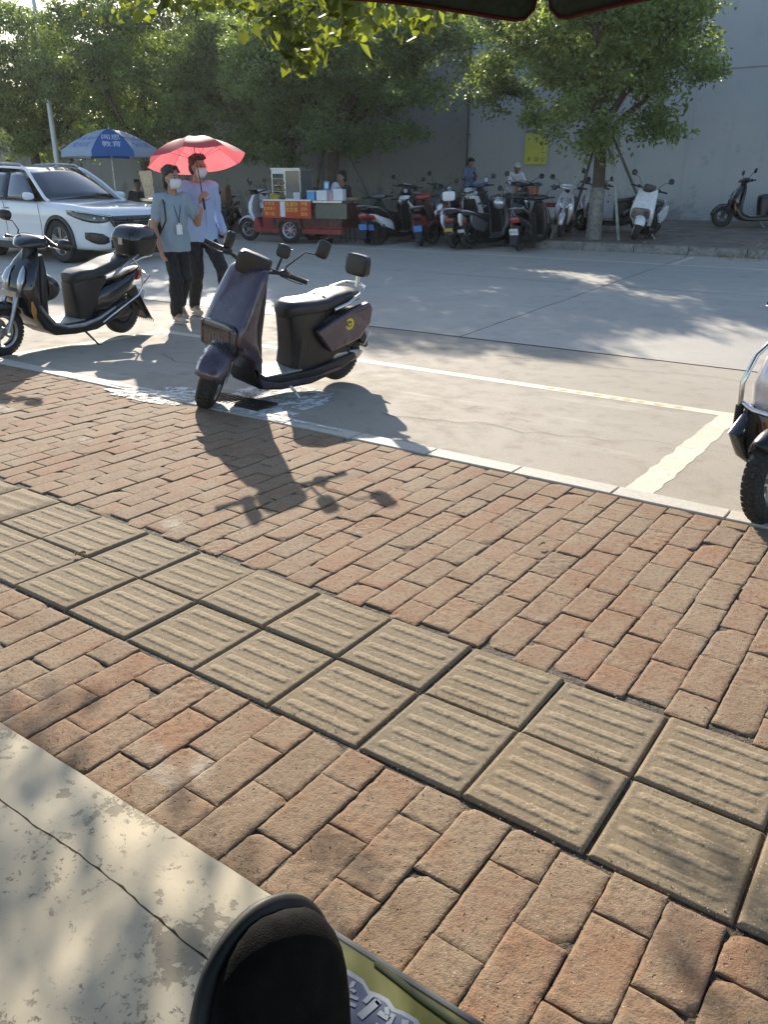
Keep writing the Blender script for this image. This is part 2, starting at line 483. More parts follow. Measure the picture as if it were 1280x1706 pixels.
# painted bay lines (structure)
def strip(mb, p0, p1, wd, z=-0.0125, n=24, rag=0.006):
    p0, p1 = V((p0[0], p0[1], 0)), V((p1[0], p1[1], 0)); t = (p1 - p0).normalized(); q = V((-t.y, t.x, 0))
    L = []; R = []
    for i in range(n + 1):
        c = p0.lerp(p1, i / n)
        a = c + q * (wd / 2 + rag * noise.noise(c * 9)); b = c - q * (wd / 2 + rag * noise.noise(c * 9 + V((5, 5, 5))))
        L.append((a.x, a.y, gz(a.y) + z)); R.append((b.x, b.y, gz(b.y) + z))
    mb.add(L + R, [(i, i + 1, n + 2 + i, n + 1 + i) for i in range(n)])
mb = MB()
strip(mb, (-6.53, 5.47), (-0.98, 5.47), 0.115, n=60)
strip(mb, (-6.58, 3.66), (-6.58, 5.53), 0.115)
strip(mb, (-1.06, 3.64), (-1.06, 5.41), 0.135, n=40, rag=0.014)
strip(mb, (-30, 5.47), (-12.6, 5.47), 0.115, n=60)
strip(mb, (-12.1, 3.66), (-12.1, 5.53), 0.115)
strip(mb, (4.5, 3.64), (4.5, 5.41), 0.135)
strip(mb, (-0.98 + 1.2, 5.47), (7, 5.47), 0.115, n=60)
strip(mb, (-26, 13.75), (2.5, 13.75), 0.10, z=-0.0105, n=120)
strip(mb, (-3.95, 13.82), (-3.95, 15.0), 0.10, z=-0.0105)
tag(obj('bay_marking', mb, M_LINE, flat=True), kind='structure')
# ochre arrow-like scuffs of old line paint on the bay line
mb = MB()
for i in range(9):
    x = -2.35 + i * 0.115 + 0.02 * sin(i * 5)
    a = 0.05 + 0.02 * sin(i * 3.1)
    mb.add([(x, 5.44, gz(5.44) - 0.011), (x + a, 5.46, gz(5.46) - 0.011), (x + a * 0.7, 5.505, gz(5.505) - 0.011), (x - 0.02, 5.48, gz(5.48) - 0.011)], [(0, 1, 2, 3)])
tag(obj('old_line_marking', mb, mat('ochre_paint', (0.52, 0.42, 0.22), 0.8, var=0.2, scale=30), flat=True), kind='structure')

# near kerb stones, laid flush
mb = MB(); x = -30.4
kj = -2.172 + 0.5135 * 0
k = int((-30 - kj) / 0.5135)
for i in range(k, 40):
    a = kj + i * 0.5135 + 0.004; b = a + 0.5135 - 0.008
    dz = 0.002 * noise.noise(V((i * 3.3, 0, 0)))
    mb.add([(a, 3.487, gz(3.487) - 0.10), (b, 3.487, gz(3.487) - 0.10), (b, 3.612, gz(3.6) - 0.10), (a, 3.612, gz(3.6) - 0.10),
            (a, 3.487, gz(3.487) + 0.004 + dz), (b, 3.487, gz(3.487) + 0.004 + dz), (b, 3.612, gz(3.612) + 0.003 + dz), (a, 3.612, gz(3.612) + 0.003 + dz)],
           [(0, 3, 2, 1), (4, 5, 6, 7), (0, 1, 5, 4), (1, 2, 6, 5), (2, 3, 7, 6), (3, 0, 4, 7)])
tag(obj('kerb', mb, M_KERB, bev=0.004), kind='structure')

# brick paving: every brick modelled with worn, rounded edges
def brick(mb, x0, x1, y0, y1, fine, seed):
    st_ = 0.0085 if fine else 0.03
    def axis(a, b):
        q = [a, a + .0022, a + .0065]; m = max(1, int((b - a - .013) / st_)); q += [a + .0065 + (b - a - .013) * k / m for k in range(1, m)] + [b - .0065, b - .0022, b]; return q
    AX = axis(x0, x1); AY = axis(y0, y1); nx = len(AX) - 1; ny = len(AY) - 1
    r = random.Random(seed)
    dz = r.uniform(-0.003, 0.003); tx = r.uniform(-0.010, 0.010); ty = r.uniform(-0.010, 0.010)
    jx = r.uniform(-0.0025, 0.0025); jy = r.uniform(-0.0025, 0.0025); rot = r.uniform(-0.010, 0.010)
    chip = [(x0 if r.random() < .5 else x1, y0 if r.random() < .5 else y1, r.uniform(0.010, 0.045))] if r.random() < 0.55 else []
    rough = r.choice((0.5, 0.7, 0.9, 1, 1.4, 2.8))
    cx, cy = (x0 + x1) / 2, (y0 + y1) / 2
    off = V((r.uniform(0, 50), r.uniform(0, 50), 0))
    top = []
    for j in range(ny + 1):
        for i in range(nx + 1):
            x = AX[i]; y = AY[j]
            e = min(x - x0, x1 - x, y - y0, y1 - y)
            q = V((x, y, 0)) + off
            z = dz + tx * (x - cx) + ty * (y - cy)
            if fine:
                z += 0.0011 * rough * noise.noise(q * 45) + 0.0007 * rough * noise.noise(q * 110)
                e2 = e + 0.0022 * noise.noise(q * 55) - .0012
            else: e2 = e
            if e2 < 0.003: z -= (0.003 - max(0, e2)) ** 1.5 / 0.062
            for hx, hy, hr in chip:
                d = sqrt((x - hx) ** 2 + (y - hy) ** 2) + 0.008 * noise.noise(q * 70)
                if d < hr: z -= 0.010 * (1 - d / hr) ** 0.6
            wob = 0.0017 * noise.noise(q * 34)
            dx = wob if e < .003 else 0
            X = cx + (x + dx - cx) - rot * (y - cy) + jx; Y = cy + (y + dx - cy) + rot * (x - cx) + jy
            top.append((X, Y, gz(Y) + z))
    W = nx + 1
    fs = [(j * W + i, j * W + i + 1, (j + 1) * W + i + 1, (j + 1) * W + i) for j in range(ny) for i in range(nx)]
    rim = [i for i in range(W)] + [j * W + nx for j in range(1, ny + 1)] + [ny * W + i for i in range(nx - 1, -1, -1)] + [j * W for j in range(ny - 1, 0, -1)]
    n0 = len(top)
    low = [(top[i][0], top[i][1], top[i][2] - 0.03) for i in rim]
    L = len(rim)
    fs += [(rim[k], n0 + k, n0 + (k + 1) % L, rim[(k + 1) % L]) for k in range(L)]
    mb.add(top + low, fs)
mb = MB(); P = 0.1137; g = 0.0019; BL = 0.2255
def bricks(xref, ya, yb, phase):
    i0 = int((-13.5 - xref) / P); i1 = int((3.5 - xref) / P)
    for i in range(i0, i1):
        xa = xref + i * P; y = ya - (BL if (i % 2) == 0 else BL / 2) + phase
        yy = y
        while yy < yb - 0.02:
            a = max(yy, ya); b = min(yy + BL, yb)
            if b - a > 0.02 and not (b - a < 0.045):
                dist = sqrt((xa) ** 2 + a ** 2)
                brick(mb, xa + g, xa + P - g, a + g, b - g, dist < 3.4, i * 977 + int(a * 1000))
            yy += BL
bricks(-0.8945, 0.828, 1.286, 0.228 - BL)
bricks(-0.867, 1.902, 3.470, 0.14 + 0.0)
bricks(-0.8945, -3.0, -1.2, 0)
tag(obj('brick_paving', mb, M_BRICK, ang=60), kind='structure')

# tactile guide tiles: two rows with four raised bars each
BAR = []
mb = MB()
for i in range(-34, 20):
    for row in range(2):
        x0 = -2.492 + 0.3 * i + 0.004; x1 = x0 + 0.292; y0 = 1.294 + 0.3 * row + 0.004; y1 = y0 + 0.292
        fine = abs(x0) < 3.2
        n = 48 if fine else 16; ny = 96 if fine else 24
        r = random.Random(i * 7 + row)
        dz = r.uniform(-0.004, 0.004); tx = r.uniform(-0.012, 0.012); ty = r.uniform(-0.012, 0.012); jx = r.uniform(-0.003, 0.003); jy = r.uniform(-0.002, 0.002)
        worn = r.uniform(0.55, 1.0)
        top = []
        for j in range(ny + 1):
            for k in range(n + 1):
                x = x0 + (x1 - x0) * k / n; y = y0 + (y1 - y0) * j / ny
                q = V((x, y, i * 3.1))
                lx, ly = x - x0, y - y0
                z = dz + tx * (lx - 0.15) + ty * (ly - 0.15) + 0.004; bar_ = 0.0
                for bq in range(4):
                    by = 0.047 + 0.066 * bq
                    dx = max(0, abs(lx - 0.146) - 0.105); d = sqrt(dx * dx + (ly - by) ** 2)
                    sh_ = (1 if d < .0065 else max(0, cos(min(1, (d - 0.0065) / 0.009) * pi / 2))); bar_ = max(bar_, sh_); hgt = 0.0043 * (0.6 + .4 * worn) * sh_
                    if fine: hgt *= 0.92 + 0.3 * noise.noise(q * 60)
                    z += max(0, hgt)
                e = min(lx, x1 - x, ly, y1 - y)
                if e < 0.006: z -= (0.006 - e) ** 2 / 0.006
                if fine: z += 0.0006 * noise.noise(q * 70) + 0.0016 * max(0, noise.noise(q * 17)) * abs(noise.noise(q * 160))
                top.append((x + jx, y + jy, gz(y) + z)); BAR.append(bar_)
        W = n + 1
        fs = [(j * W + k, j * W + k + 1, (j + 1) * W + k + 1, (j + 1) * W + k) for j in range(ny) for k in range(n)]
        rim = [k for k in range(W)] + [j * W + n for j in range(1, ny + 1)] + [ny * W + k for k in range(n - 1, -1, -1)] + [j * W for j in range(ny - 1, 0, -1)]
        n0 = len(top); L = len(rim)
        fs += [(rim[k], n0 + k, n0 + (k + 1) % L, rim[(k + 1) % L]) for k in range(L)]
        mb.add(top + [(top[k][0], top[k][1], top[k][2] - 0.035) for k in rim], fs); BAR += [0.0] * L
tp_ = tag(obj('tactile_paving', mb, M_TILE, ang=60), kind='structure')
at_ = tp_.data.attributes.new('bar', 'FLOAT', 'POINT'); at_.data.foreach_set('value', BAR)
sheet('pavement_edge_bed', [-60, 60], [-8, -1.2], -0.005, M_JOINT)

# loose grit and crumbs lying on the paving
mb = MB(); r = random.Random(5)
for i in range(5200):
    x = r.uniform(-4.5, 0.6); y = r.uniform(0.85, 3.4)
    if r.random() < 0.45: y = r.choice((0.86, 1.29, 1.9, 1.6)) + r.gauss(0, 0.02)
    s = r.uniform(0.0008, 0.0024)
    ptz = gz(y) + (0.004 if 1.29 < y < 1.9 else 0.001)
    a = r.uniform(0, 6)
    vs = [(x + s * cos(a + k * 1.57) * r.uniform(.7, 1.3), y + s * sin(a + k * 1.57) * r.uniform(.7, 1.3), ptz - 0.001) for k in range(4)] + [(x + r.uniform(-s, s) * 0.4, y, ptz + s * 0.9)]
    mb.add(vs, [(0, 1, 4), (1, 2, 4), (2, 3, 4), (3, 0, 4)])
tag(obj('grit', mb, mat('grit', (0.46, 0.38, 0.28), 0.9, var=0.4, scale=90), flat=True), label='loose sandy grit and crumbs scattered over the red brick pavement', cat='grit', kind='stuff')

# painted concrete slab at the near edge, split by a long crack
def jag(seed, x): return 0.012 * noise.noise(V((x * 3, seed, 0))) + 0.006 * noise.noise(V((x * 17, seed, 0))) + 0.003 * noise.noise(V((x * 60, seed, 0)))
xs = [-14 + 0.02 * i for i in range(int(20 / 0.02))]
def crack_y(x): return 0.668 + 0.012 * sin(x * 2.2) + jag(3, x)
mbs = MB()
top1 = [(x, crack_y(x) + 0.0022 + 0.004 * abs(noise.noise(V((x * 25, 9, 0))))) for x in xs]
edge = [(x, 0.824 + 0.0025 * noise.noise(V((x * 12, 1, 0)))) for x in xs]
top0 = [(x, crack_y(x) - 0.0010 - 0.003 * abs(noise.noise(V((x * 25, 4, 0))))) for x in xs]
def slabstrip(lo, hi):
    n = len(lo)
    vs = [(x, y, gz(y) + 0.012) for x, y in lo] + [(x, y, gz(y) + 0.012) for x, y in hi] + [(x, y, gz(y) - 0.05) for x, y in lo] + [(x, y, gz(y) - 0.05) for x, y in hi]
    fs = []
    for i in range(n - 1):
        fs += [(i, i + 1, n + i + 1, n + i), (2 * n + i, 2 * n + i + 1, i + 1, i), (n + i, n + i + 1, 3 * n + i + 1, 3 * n + i)]
    mbs.add(vs, fs)
slabstrip(top1, edge)
slabstrip([(x, -1.19) for x in xs], top0)
tag(obj('concrete_slab', mbs, M_SLAB, ang=30), kind='structure')

# far kerb and far pavement
mb = MB(); x = -7.05
while x < 26:
    L = 0.98; a, b = x + 0.006, x + L - 0.006; h = 0.008 * noise.noise(V((x, 3, 1)))
    mb.box(((a + b) / 2, 15.275, 0.085 + h), (b - a, 0.16, 0.27)); x += L
tag(obj('far_kerb', mb, M_FKERB, bev=0.012), kind='structure')
def fz(x, y):
    z = gz(y)
    if x < -7.05 and y < 16.4: z = 0.085 + (gz(16.4) - 0.085) * max(0, (y - 15.18)) / 1.22
    return z + 0.012 * noise.noise(V((x * 0.8, y * 0.8, 0)))
mb = MB(); XS = [-60 + i * 0.9 for i in range(59)] + [-7.06, -7.04] + [-6.2 + i * 0.9 for i in range(60)]
YS = [15.19, 15.4, 15.8, 16.4, 17, 18, 19, 20, 20.52]
vs = [(x, y, (0.085 if (y < 15.2 and x < -7.05) else fz(x, y if y > 15.2 else 15.35))) for y in YS for x in XS]; nx = len(XS)
mb.add(vs, [(j * nx + i, j * nx + i + 1, (j + 1) * nx + i + 1, (j + 1) * nx + i) for j in range(len(YS) - 1) for i in range(nx - 1)])
tag(obj('far_pavement', mb, M_FSIDE), kind='structure')
mb = MB(); mb.add([(-300, 20.5, 0.40), (300, 20.5, 0.40), (300, 500, 0.4), (-300, 500, 0.4)], [(0, 1, 2, 3)])
tag(obj('ground_beyond_wall', mb, M_EARTH, flat=True), kind='structure')

# drain grate in the gutter and white lime spill round it
t = thing('drain_grate', (-3.86, 3.74, gz(3.74) - 0.006), 0, 'slotted dark iron drain grate in the gutter under the purple scooter front wheel', 'drain grate')
mb = MB(); mb.box((0, -0.105, 0.0), (0.56, 0.02, 0.012)); mb.box((0, 0.105, 0), (0.56, 0.02, 0.012)); mb.box((-0.28, 0, 0), (0.02, 0.23, 0.0121)); mb.box((0.28, 0, 0), (0.02, 0.23, 0.0121))
M_IRON = mat('cast_iron', (0.05, 0.045, 0.04), 0.6, 0.7, bmp=0.3, dirt=(0.2, 0.17, 0.13))
obj('frame', mb, M_IRON, t)
mb = MB()
for i in range(15): mb.box((-0.25 + i * 0.0357, 0, 0.001), (0.016, 0.195, 0.011))
obj('bars', mb, M_IRON, t)
mb = MB(); mb.box((0, 0, -0.0035), (0.55, 0.2, 0.003)); obj('pit', mb, M_CRACK, t)
def lime_mat():
    m, nt, p, co = base('lime')
    c = ramp(nt, noise_(nt, co, 14, 5), [(0.3, (0.58, 0.56, 0.52)), (0.7, (0.76, 0.75, 0.72))]); nt.links.new(c, p.inputs['Base Color']); p.inputs['Roughness'].default_value = .8
    nt.links.new(ramp(nt, noise_(nt, co, 16, 8, .75), [(0.44, 0.0), (0.53, 1.0)]), p.inputs['Alpha']); return m
def blob(cx, cy, rx, ry, z, seed, n=70, amp=0.35):
    pts = []
    for k in range(n):
        a = 2 * pi * k / n
        rr = 1 + amp * noise.noise(V((cos(a) * 1.6 + seed, sin(a) * 1.6, 0))) + amp * 0.7 * noise.noise(V((cos(a) * 6 + seed, sin(a) * 6, 0)))
        x, y = cx + rx * rr * cos(a), cy + ry * rr * sin(a); pts.append((x, y, gz(y) + z))
    return pts
mb = MB()
for b in ((-3.72, 4.05, 0.34, 0.36, -0.0105, 2.0), (-4.35, 3.74, 0.20, 0.11, -0.0105, 9.0), (-3.95, 3.55, 1.0, 0.052, 0.0085, 4.5), (-4.42, 3.405, 0.34, 0.085, 0.0065, 13.0), (-3.55, 3.72, 0.30, 0.09, -0.0105, 21.0)):
    p_ = blob(*b); n = len(p_)
    mb.add([(sum(q[0] for q in p_) / n, sum(q[1] for q in p_) / n, sum(q[2] for q in p_) / n)] + p_, [(0, 1 + k, 1 + (k + 1) % n) for k in range(n)])
tag(obj('lime_spill', mb, lime_mat(), flat=True), label='splashed white lime stain over kerb and gutter beside the purple scooter', cat='spill', kind='stuff')
# ================================================================ walls, trees, street things
def m_wall(name, lo, hi, stain):
    m, nt, p, co = base(name)
    n1 = noise_(nt, co, 0.35, 6, 0.65); n2 = noise_(nt, co, 3.0, 7, 0.7); n3 = noise_(nt, co, 40, 4, 0.7)
    c = ramp(nt, n1, [(0.3, lo), (0.7, hi)])
    mp = N(nt, 'ShaderNodeMapping'); mp.inputs['Scale'].default_value = (2.5, 2.5, 0.22); nt.links.new(co, mp.inputs['Vector'])
    st = ramp(nt, noise_(nt, mp.outputs[0], 1.6, 6, 0.7), [(0.54, 0.0), (0.75, 0.45)])
    c = mixc(nt, st, c, stain)
    c = mixc(nt, ramp(nt, n2, [(0.60, 0.0), (0.68, 0.5)]), c, tuple(x * 0.72 for x in lo))
    sz = N(nt, 'ShaderNodeSeparateXYZ'); nt.links.new(co, sz.inputs[0])
    gr_ = math_(nt, 'ADD', math_(nt, 'MULTIPLY', sz.outputs[2], -0.55), math_(nt, 'MULTIPLY', n2, 1.6))
    c = mixc(nt, ramp(nt, gr_, [(0.35, 0.0), (0.62, 0.65)]), c, tuple(x * .62 for x in stain))
    pt = voro(nt, co, .45, 'F1'); c = mixc(nt, math_(nt, 'MULTIPLY', math_(nt, 'GREATER_THAN', N_sep(nt, pt.outputs['Color']), .72), .16), c, hi)
    nt.links.new(c, p.inputs['Base Color']); p.inputs['Roughness'].default_value = 0.92
    bump(nt, p, math_(nt, 'ADD', n2, math_(nt, 'MULTIPLY', n3, 0.3)), 0.35, 0.02)
    return m
M_WALLA = m_wall('plaster_wall', (0.38, 0.39, 0.395), (0.46, 0.47, 0.47), (0.27, 0.275, 0.28))
M_WALLB = m_wall('render_wall', (0.25, 0.25, 0.24), (0.31, 0.31, 0.295), (0.18, 0.18, 0.17))
mb = MB(); mb.box((7.16, 20.65, 2.95), (37.6, 0.3, 5.3))
wa = tag(obj('plaster_wall', mb, M_WALLA), 'tall pale grey plastered wall behind the parked scooters and the right tree', 'wall')
mb = MB()
for zz in (3.55,): mb.box((7.16, 20.494, zz), (37.6, 0.012, 0.022))
obj('joint', mb, M_WALLB, wa)
t = thing('boundary_wall', (-11.7, 20.7, 0.3), 0, 'darker grey boundary wall in rendered panels behind the food cart and left trees', 'wall')
mb = MB(); mb.box((-5.55, 0, 2.45), (11.1, 0.24, 5.3)); mb.box((-31.1, 0, 1.45), (40, 0.24, 3.3)); obj('panel', mb, M_WALLB, t)
for x in (-5.1, -11.1, -16.9, -22.8, -28.8, -34.8):
    mb = MB(); mb.box((x, -0.12, 1.6 if x < -11.5 else 2.5), (0.22, 0.12, 3.5 if x < -11.5 else 5.3)); obj('pillar', mb, M_FKERB, t, bev=0.01)
# pipe down the wall edge
t = thing('drain_pipe', (-11.62, 20.42, 0.42), 0, 'thin dark pipe running down the left edge of the plastered wall', 'pipe')
M_PIPE = mat('dark_pipe', (0.07, 0.075, 0.08), 0.5)
mb = MB(); mb.tube([(0, 0, 0), (0, 0, 5.5)], 0.03); obj('pipe', mb, M_PIPE, t)
for z in (0.8, 2.0, 3.2, 4.4):
    mb = MB(); mb.box((0, 0.03, z), (0.10, 0.06, 0.03)); obj('bracket', mb, M_PIPE, t)
# yellow poster
t = thing('yellow_poster', (-9.65, 20.46, 2.04), 0, 'yellow paper notice with faint black figures pasted on the plastered wall', 'poster')
mb = MB(); mb.box((0, 0, 0), (0.62, 0.008, 0.72)); obj('sheet', mb, mat('yellow_paper', (0.56, 0.56, 0.10), 0.8, var=0.1, scale=6), t)
mb = MB(); mb.box((0.02, 0.001, 0.40), (0.68, 0.008, 0.045)); obj('tape', mb, mat('grey_tape', (0.20, 0.24, 0.26), 0.7), t)
M_INK = mat('black_ink', (0.03, 0.03, 0.03), 0.8)
vs, fs = text_mesh('8 · 20', 0.13); mb = MB(); mb.add([(x - 0.06, -0.0065, y - 0.24) for x, y, z in vs], fs)
vs, fs = text_mesh('下', 0.12); mb.add([(x + 0.19, -0.0065, y - 0.28) for x, y, z in vs], fs)
vs, fs = text_mesh('一', 0.13); mb.add([(x + 0.19, -0.0065, y - 0.10) for x, y, z in vs], fs)
obj('lettering', mb, M_INK, t, flat=True)
mb = MB()
r = random.Random(3)
for i in range(70):
    u_ = r.uniform(-1, 1); x = r.choice((-8.3, -8.0, -2.9, -2.2, -1.5)) + r.gauss(0, 0.35); z = r.choice((0.9, 1.2, 1.3, 2.9, 3.0)) + r.gauss(0, 0.16)
    if z < .5: continue
    s = r.uniform(0.012, 0.05); a0 = r.uniform(0, 6)
    mb.add([(x + s * cos(a0 + k) * r.uniform(.5, 1.2), 20.495, z + s * 0.8 * sin(a0 + k) * r.uniform(.5, 1.2)) for k in (0, 1.2, 2.5, 3.9, 5.1)], [(0, 1, 2, 3, 4)])
obj('scrawl', mb, mat('wall_scrawl', (0.10, 0.10, 0.11), 0.9, var=.4, scale=4), wa, flat=True)

# ---- trees
M_BARK = mat('bark', (0.075, 0.058, 0.042), 0.95, var=0.35, scale=9, bmp=0.9, bscale=24)
M_BARKW = mat('limewashed_bark', (0.22, 0.21, 0.185), 0.95, var=0.45, scale=14, bmp=0.9, bscale=30, dirt=(0.12, 0.10, 0.08))
M_LEAF = translucent('leaf', (0.12, 0.17, 0.065), (0.34, 0.43, 0.06), 0.42, 0.42, 0.38, True, (0.16, 0.18, 0.06))
M_LEAF2 = translucent('leaf_dark', (0.10, 0.14, 0.065), (0.27, 0.37, 0.06), 0.42, 0.42, 0.38, True, (0.13, 0.16, 0.06))
M_LEAFN = translucent('leaf_near', (0.055, 0.075, 0.02), (0.22, 0.26, 0.02), 0.4, 0.42, 0.55, True, (0.12, 0.13, 0.03))
def leaf(mb, c, s, r, ratio=0.42):
    d = V((r.gauss(0, 1), r.gauss(0, 1), r.gauss(-0.25, 0.8))).normalized()
    q = d.orthogonal().normalized(); q.rotate(Mx.Rotation(r.uniform(0, 6.28), 3, d)); nrm = d.cross(q)
    a = c; b = c + d * s; m1 = c + d * s * 0.45
    l = m1 + q * s * ratio * 0.5 + nrm * s * 0.10; rr = m1 - q * s * ratio * 0.5 + nrm * s * 0.10
    mb.add([a, l, b, rr], [(0, 1, 2), (0, 2, 3)])
def crown(rx, ry, zb, zt, ncl, per, seed, lsz=(0.075, 0.125), lobes=None, clr=0.42):
    r = random.Random(seed); mb = MB(); cl = []
    zc, hz = (zb + zt) / 2, (zt - zb) / 2
    while len(cl) < ncl:
        x, y, z = r.uniform(-1, 1), r.uniform(-1, 1), r.uniform(-1, 1)
        R = sqrt(x * x + y * y + z * z)
        lim = 0.86 + 0.26 * noise.noise(V((x * 1.9 + seed, y * 1.9, z * 1.9)))
        if R > lim or R < 0.30 * r.random() + 0.1: continue
        if R < 0.62 and r.random() < 0.45: continue
        if z < -0.55 and abs(x) < 0.25 and r.random() < 0.3: continue
        cl.append(V((x * rx, y * ry, zc + z * hz)))
    for extra in (lobes or []):
        cl += [V((extra[0] + r.gauss(0, extra[3]), extra[1] + r.gauss(0, extra[3]), extra[2] + r.gauss(0, extra[3] * 0.7))) for _ in range(extra[4])]
    for c in cl:
        rc = clr * r.uniform(0.6, 1.15); k = int(per * r.uniform(0.5, 1.3))
        for _ in range(k):
            g_ = V((r.gauss(0, 1), r.gauss(0, 1), r.gauss(0, 0.6)))
            g_ = g_.normalized() * rc * (r.random() ** 0.45)
            g_.z *= 0.62
            leaf(mb, c + g_, r.uniform(*lsz), r, .5)
    return mb, cl
def trunk_mesh(h, r0, cl, seed, forks=5, lean=(0, 0), base=0.0):
    r = random.Random(seed); mb = MB()
    path = [V((lean[0] * t + 0.05 * noise.noise(V((t * 2, seed, 0))), lean[1] * t + 0.05 * noise.noise(V((seed, t * 2, 0))), base + (h - base) * t)) for t in [i / 8 for i in range(9)]]
    mb.tube(path, [r0 * (1.18 if i == 0 and base == 0 else 1) * (1 - 0.28 * i / 8) for i in range(9)], n=14)
    top = path[-1]
    for k in range(forks):
        a = 2 * pi * k / forks + r.uniform(-.4, .4)
        L = r.uniform(1.0, 1.7); st_ = path[r.choice((6, 7, 8))]
        mid = st_ + V((cos(a) * L * 0.55, sin(a) * L * 0.55, r.uniform(0.5, 0.9)))
        end = mid + V((cos(a) * L * 0.5, sin(a) * L * 0.5, r.uniform(0.6, 1.3)))
        mb.tube([st_, st_.lerp(mid, .5) + V((0, 0, .08)), mid, mid.lerp(end, .6), end], [r0 * 0.55, r0 * 0.45, r0 * 0.36, r0 * 0.25, r0 * 0.13], n=9)
        near = sorted(cl, key=lambda c: (c - end).length)[:9]
        for c in near:
            mb.tube([mid.lerp(end, r.uniform(0.3, 1)), (end + c) / 2 + V((0, 0, 0.08)), c], [r0 * 0.16, r0 * 0.1, r0 * 0.04], n=5)
    return mb
def tree(x, y, z, label, crown_mb, cl, th, r0, seed, wash=0, leafm=None, rz=0, sc=1, group=None, forks=6, lean=(0, 0)):
    t = thing('street_tree', (x, y, z), rz, label, 'tree', group, sc=sc)
    obj('crown', crown_mb, leafm or M_LEAF, t, flat=True)
    tm = obj('trunk', trunk_mesh(th, r0, cl, seed, forks, lean), M_BARK, t)
    if wash:
        mb = MB(); mb.tube([(lean[0] * k * .1, lean[1] * k * .1, 0.0 + wash * k / 4) for k in range(5)], [r0 * 1.20, r0 * 1.09, r0 * 1.05, r0 * 1.03, r0 * 1.0], n=16)
        obj('limewash', mb, M_BARKW, tm)
    return t
GT = 'street trees along the far kerb'
cm, cl = crown(1.82, 1.9, 2.0, 5.5, 430, 92, 11, lobes=[(0.3, -0.6, 1.75, 0.2, 9), (1.1, -0.3, 1.95, 0.26, 14), (-1.3, 0, 2.3, 0.24, 12), (1.75, 0, 2.9, 0.2, 8), (0, -.9, 2.2, 0.4, 12)])
tR = tree(-6.18, 15.98, 0.22, 'round crowned street tree with whitewashed trunk and prop poles, rightmost in the far row', cm, cl, 2.3, 0.135, 3, wash=0.95, group=GT)
cm, cl = crown(3.05, 2.2, 2.0, 5.6, 580, 92, 23, lobes=[(3.7, 1.0, 3.1, .34, 30), (3.5, 1.0, 4.1, .36, 30), (3.3, -.3, 3.8, .35, 22), (-2.2, -0.2, 2.0, 0.35, 22), (0.9, -.6, 1.95, 0.4, 18), (2.6, -0.3, 2.9, 0.3, 14), (-1.2, -0.6, 1.75, .3, 10), (2.0, 0, 2.1, 0.3, 12)])  # first two lobes added at the back right to keep sun off the road
tree(-12.75, 15.9, 0.15, 'leaning dark trunked street tree spreading its boughs over the food cart', cm, cl, 2.3, 0.16, 5, leafm=M_LEAF2, group=GT, lean=(0.25, 0))
cm, cl = crown(3.4, 2.2, 2.0, 6.2, 580, 92, 37, lobes=[(1.0, 0, 2.2, 0.4, 20), (-1.5, -0.5, 2.2, 0.4, 16), (2.8, -.4, 2.6, .4, 16)])
t3 = tree(-19.2, 15.9, 0.15, 'dense street tree rising behind the blue sun umbrella', cm, cl, 2.6, 0.17, 9, leafm=M_LEAF2, group=GT)
dup(t3, (-24.6, 16.1, 0.15), 2.2, 'dense street tree at the far left behind the street lamp', group=GT)
dup(t3, (-15.9, 18.2, 0.2), 4.0, 'street tree set back against the boundary wall above the red umbrella', group=GT, sc=0.93)
dup(t3, (-31.5, 16.2, 0.15), 1.0, 'pale leafy street tree cut by the left edge of the photo', group=GT)
dup(t3, (-22.3, 24.5, 0.4), 3.0, 'bushy tree growing behind the boundary wall above the blue umbrella', group='trees behind the boundary wall', sc=1.35)
dup(t3, (-15.5, 25.5, 0.4), 5.2, 'tall tree behind the boundary wall above the food cart', group='trees behind the boundary wall', sc=1.15)
dup(t3, (-31.0, 27.0, 0.4), 0.3, 'sunlit tree behind the boundary wall at the top left', group='trees behind the boundary wall', sc=1.2)

# prop poles round the right tree (and round the left one)
M_POLE = mat('weathered_pole', (0.11, 0.10, 0.09), 0.8, var=0.3, scale=10, bmp=0.3)
M_POLEL = mat('pale_pole', (0.30, 0.30, 0.28), 0.7, var=0.3, scale=10, bmp=0.3)
for (bx, by, tx, ty, m, lab) in ((-6.98, 15.75, -6.30, 15.95, M_POLEL, 'pale prop pole leaning on the left of the right tree, nearest the kerb'), (-7.1, 16.9, -6.32, 16.1, M_POLE, 'dark prop pole leaning on the left of the right tree from behind'),
                            (-5.62, 15.85, -6.02, 15.98, M_POLEL, 'pale prop pole leaning on the right of the right tree by the white scooter'), (-5.35, 17.1, -6.05, 16.1, M_POLE, 'dark prop pole leaning on the right of the right tree from behind')):
    mb = MB(); mb.tube([(bx, by, gz(by)), (tx, ty, gz(16) + 1.86)], [0.030, 0.026], n=8)
    tag(obj('prop_pole', mb, m), lab, 'pole', 'prop poles round the right tree')
for (bx, by, tx, ty, lab) in ((-11.6, 16.6, -12.5, 15.95, 'dark prop pole leaning on the right of the tree behind the food cart'), (-13.9, 16.6, -12.85, 15.95, 'dark prop pole leaning on the left of the tree behind the food cart')):
    mb = MB(); mb.tube([(bx, by, gz(by)), (tx, ty, gz(16) + 2.05)], [0.030, 0.026], n=8)
    tag(obj('prop_pole', mb, M_POLE), lab, 'pole', 'prop poles round the cart tree')

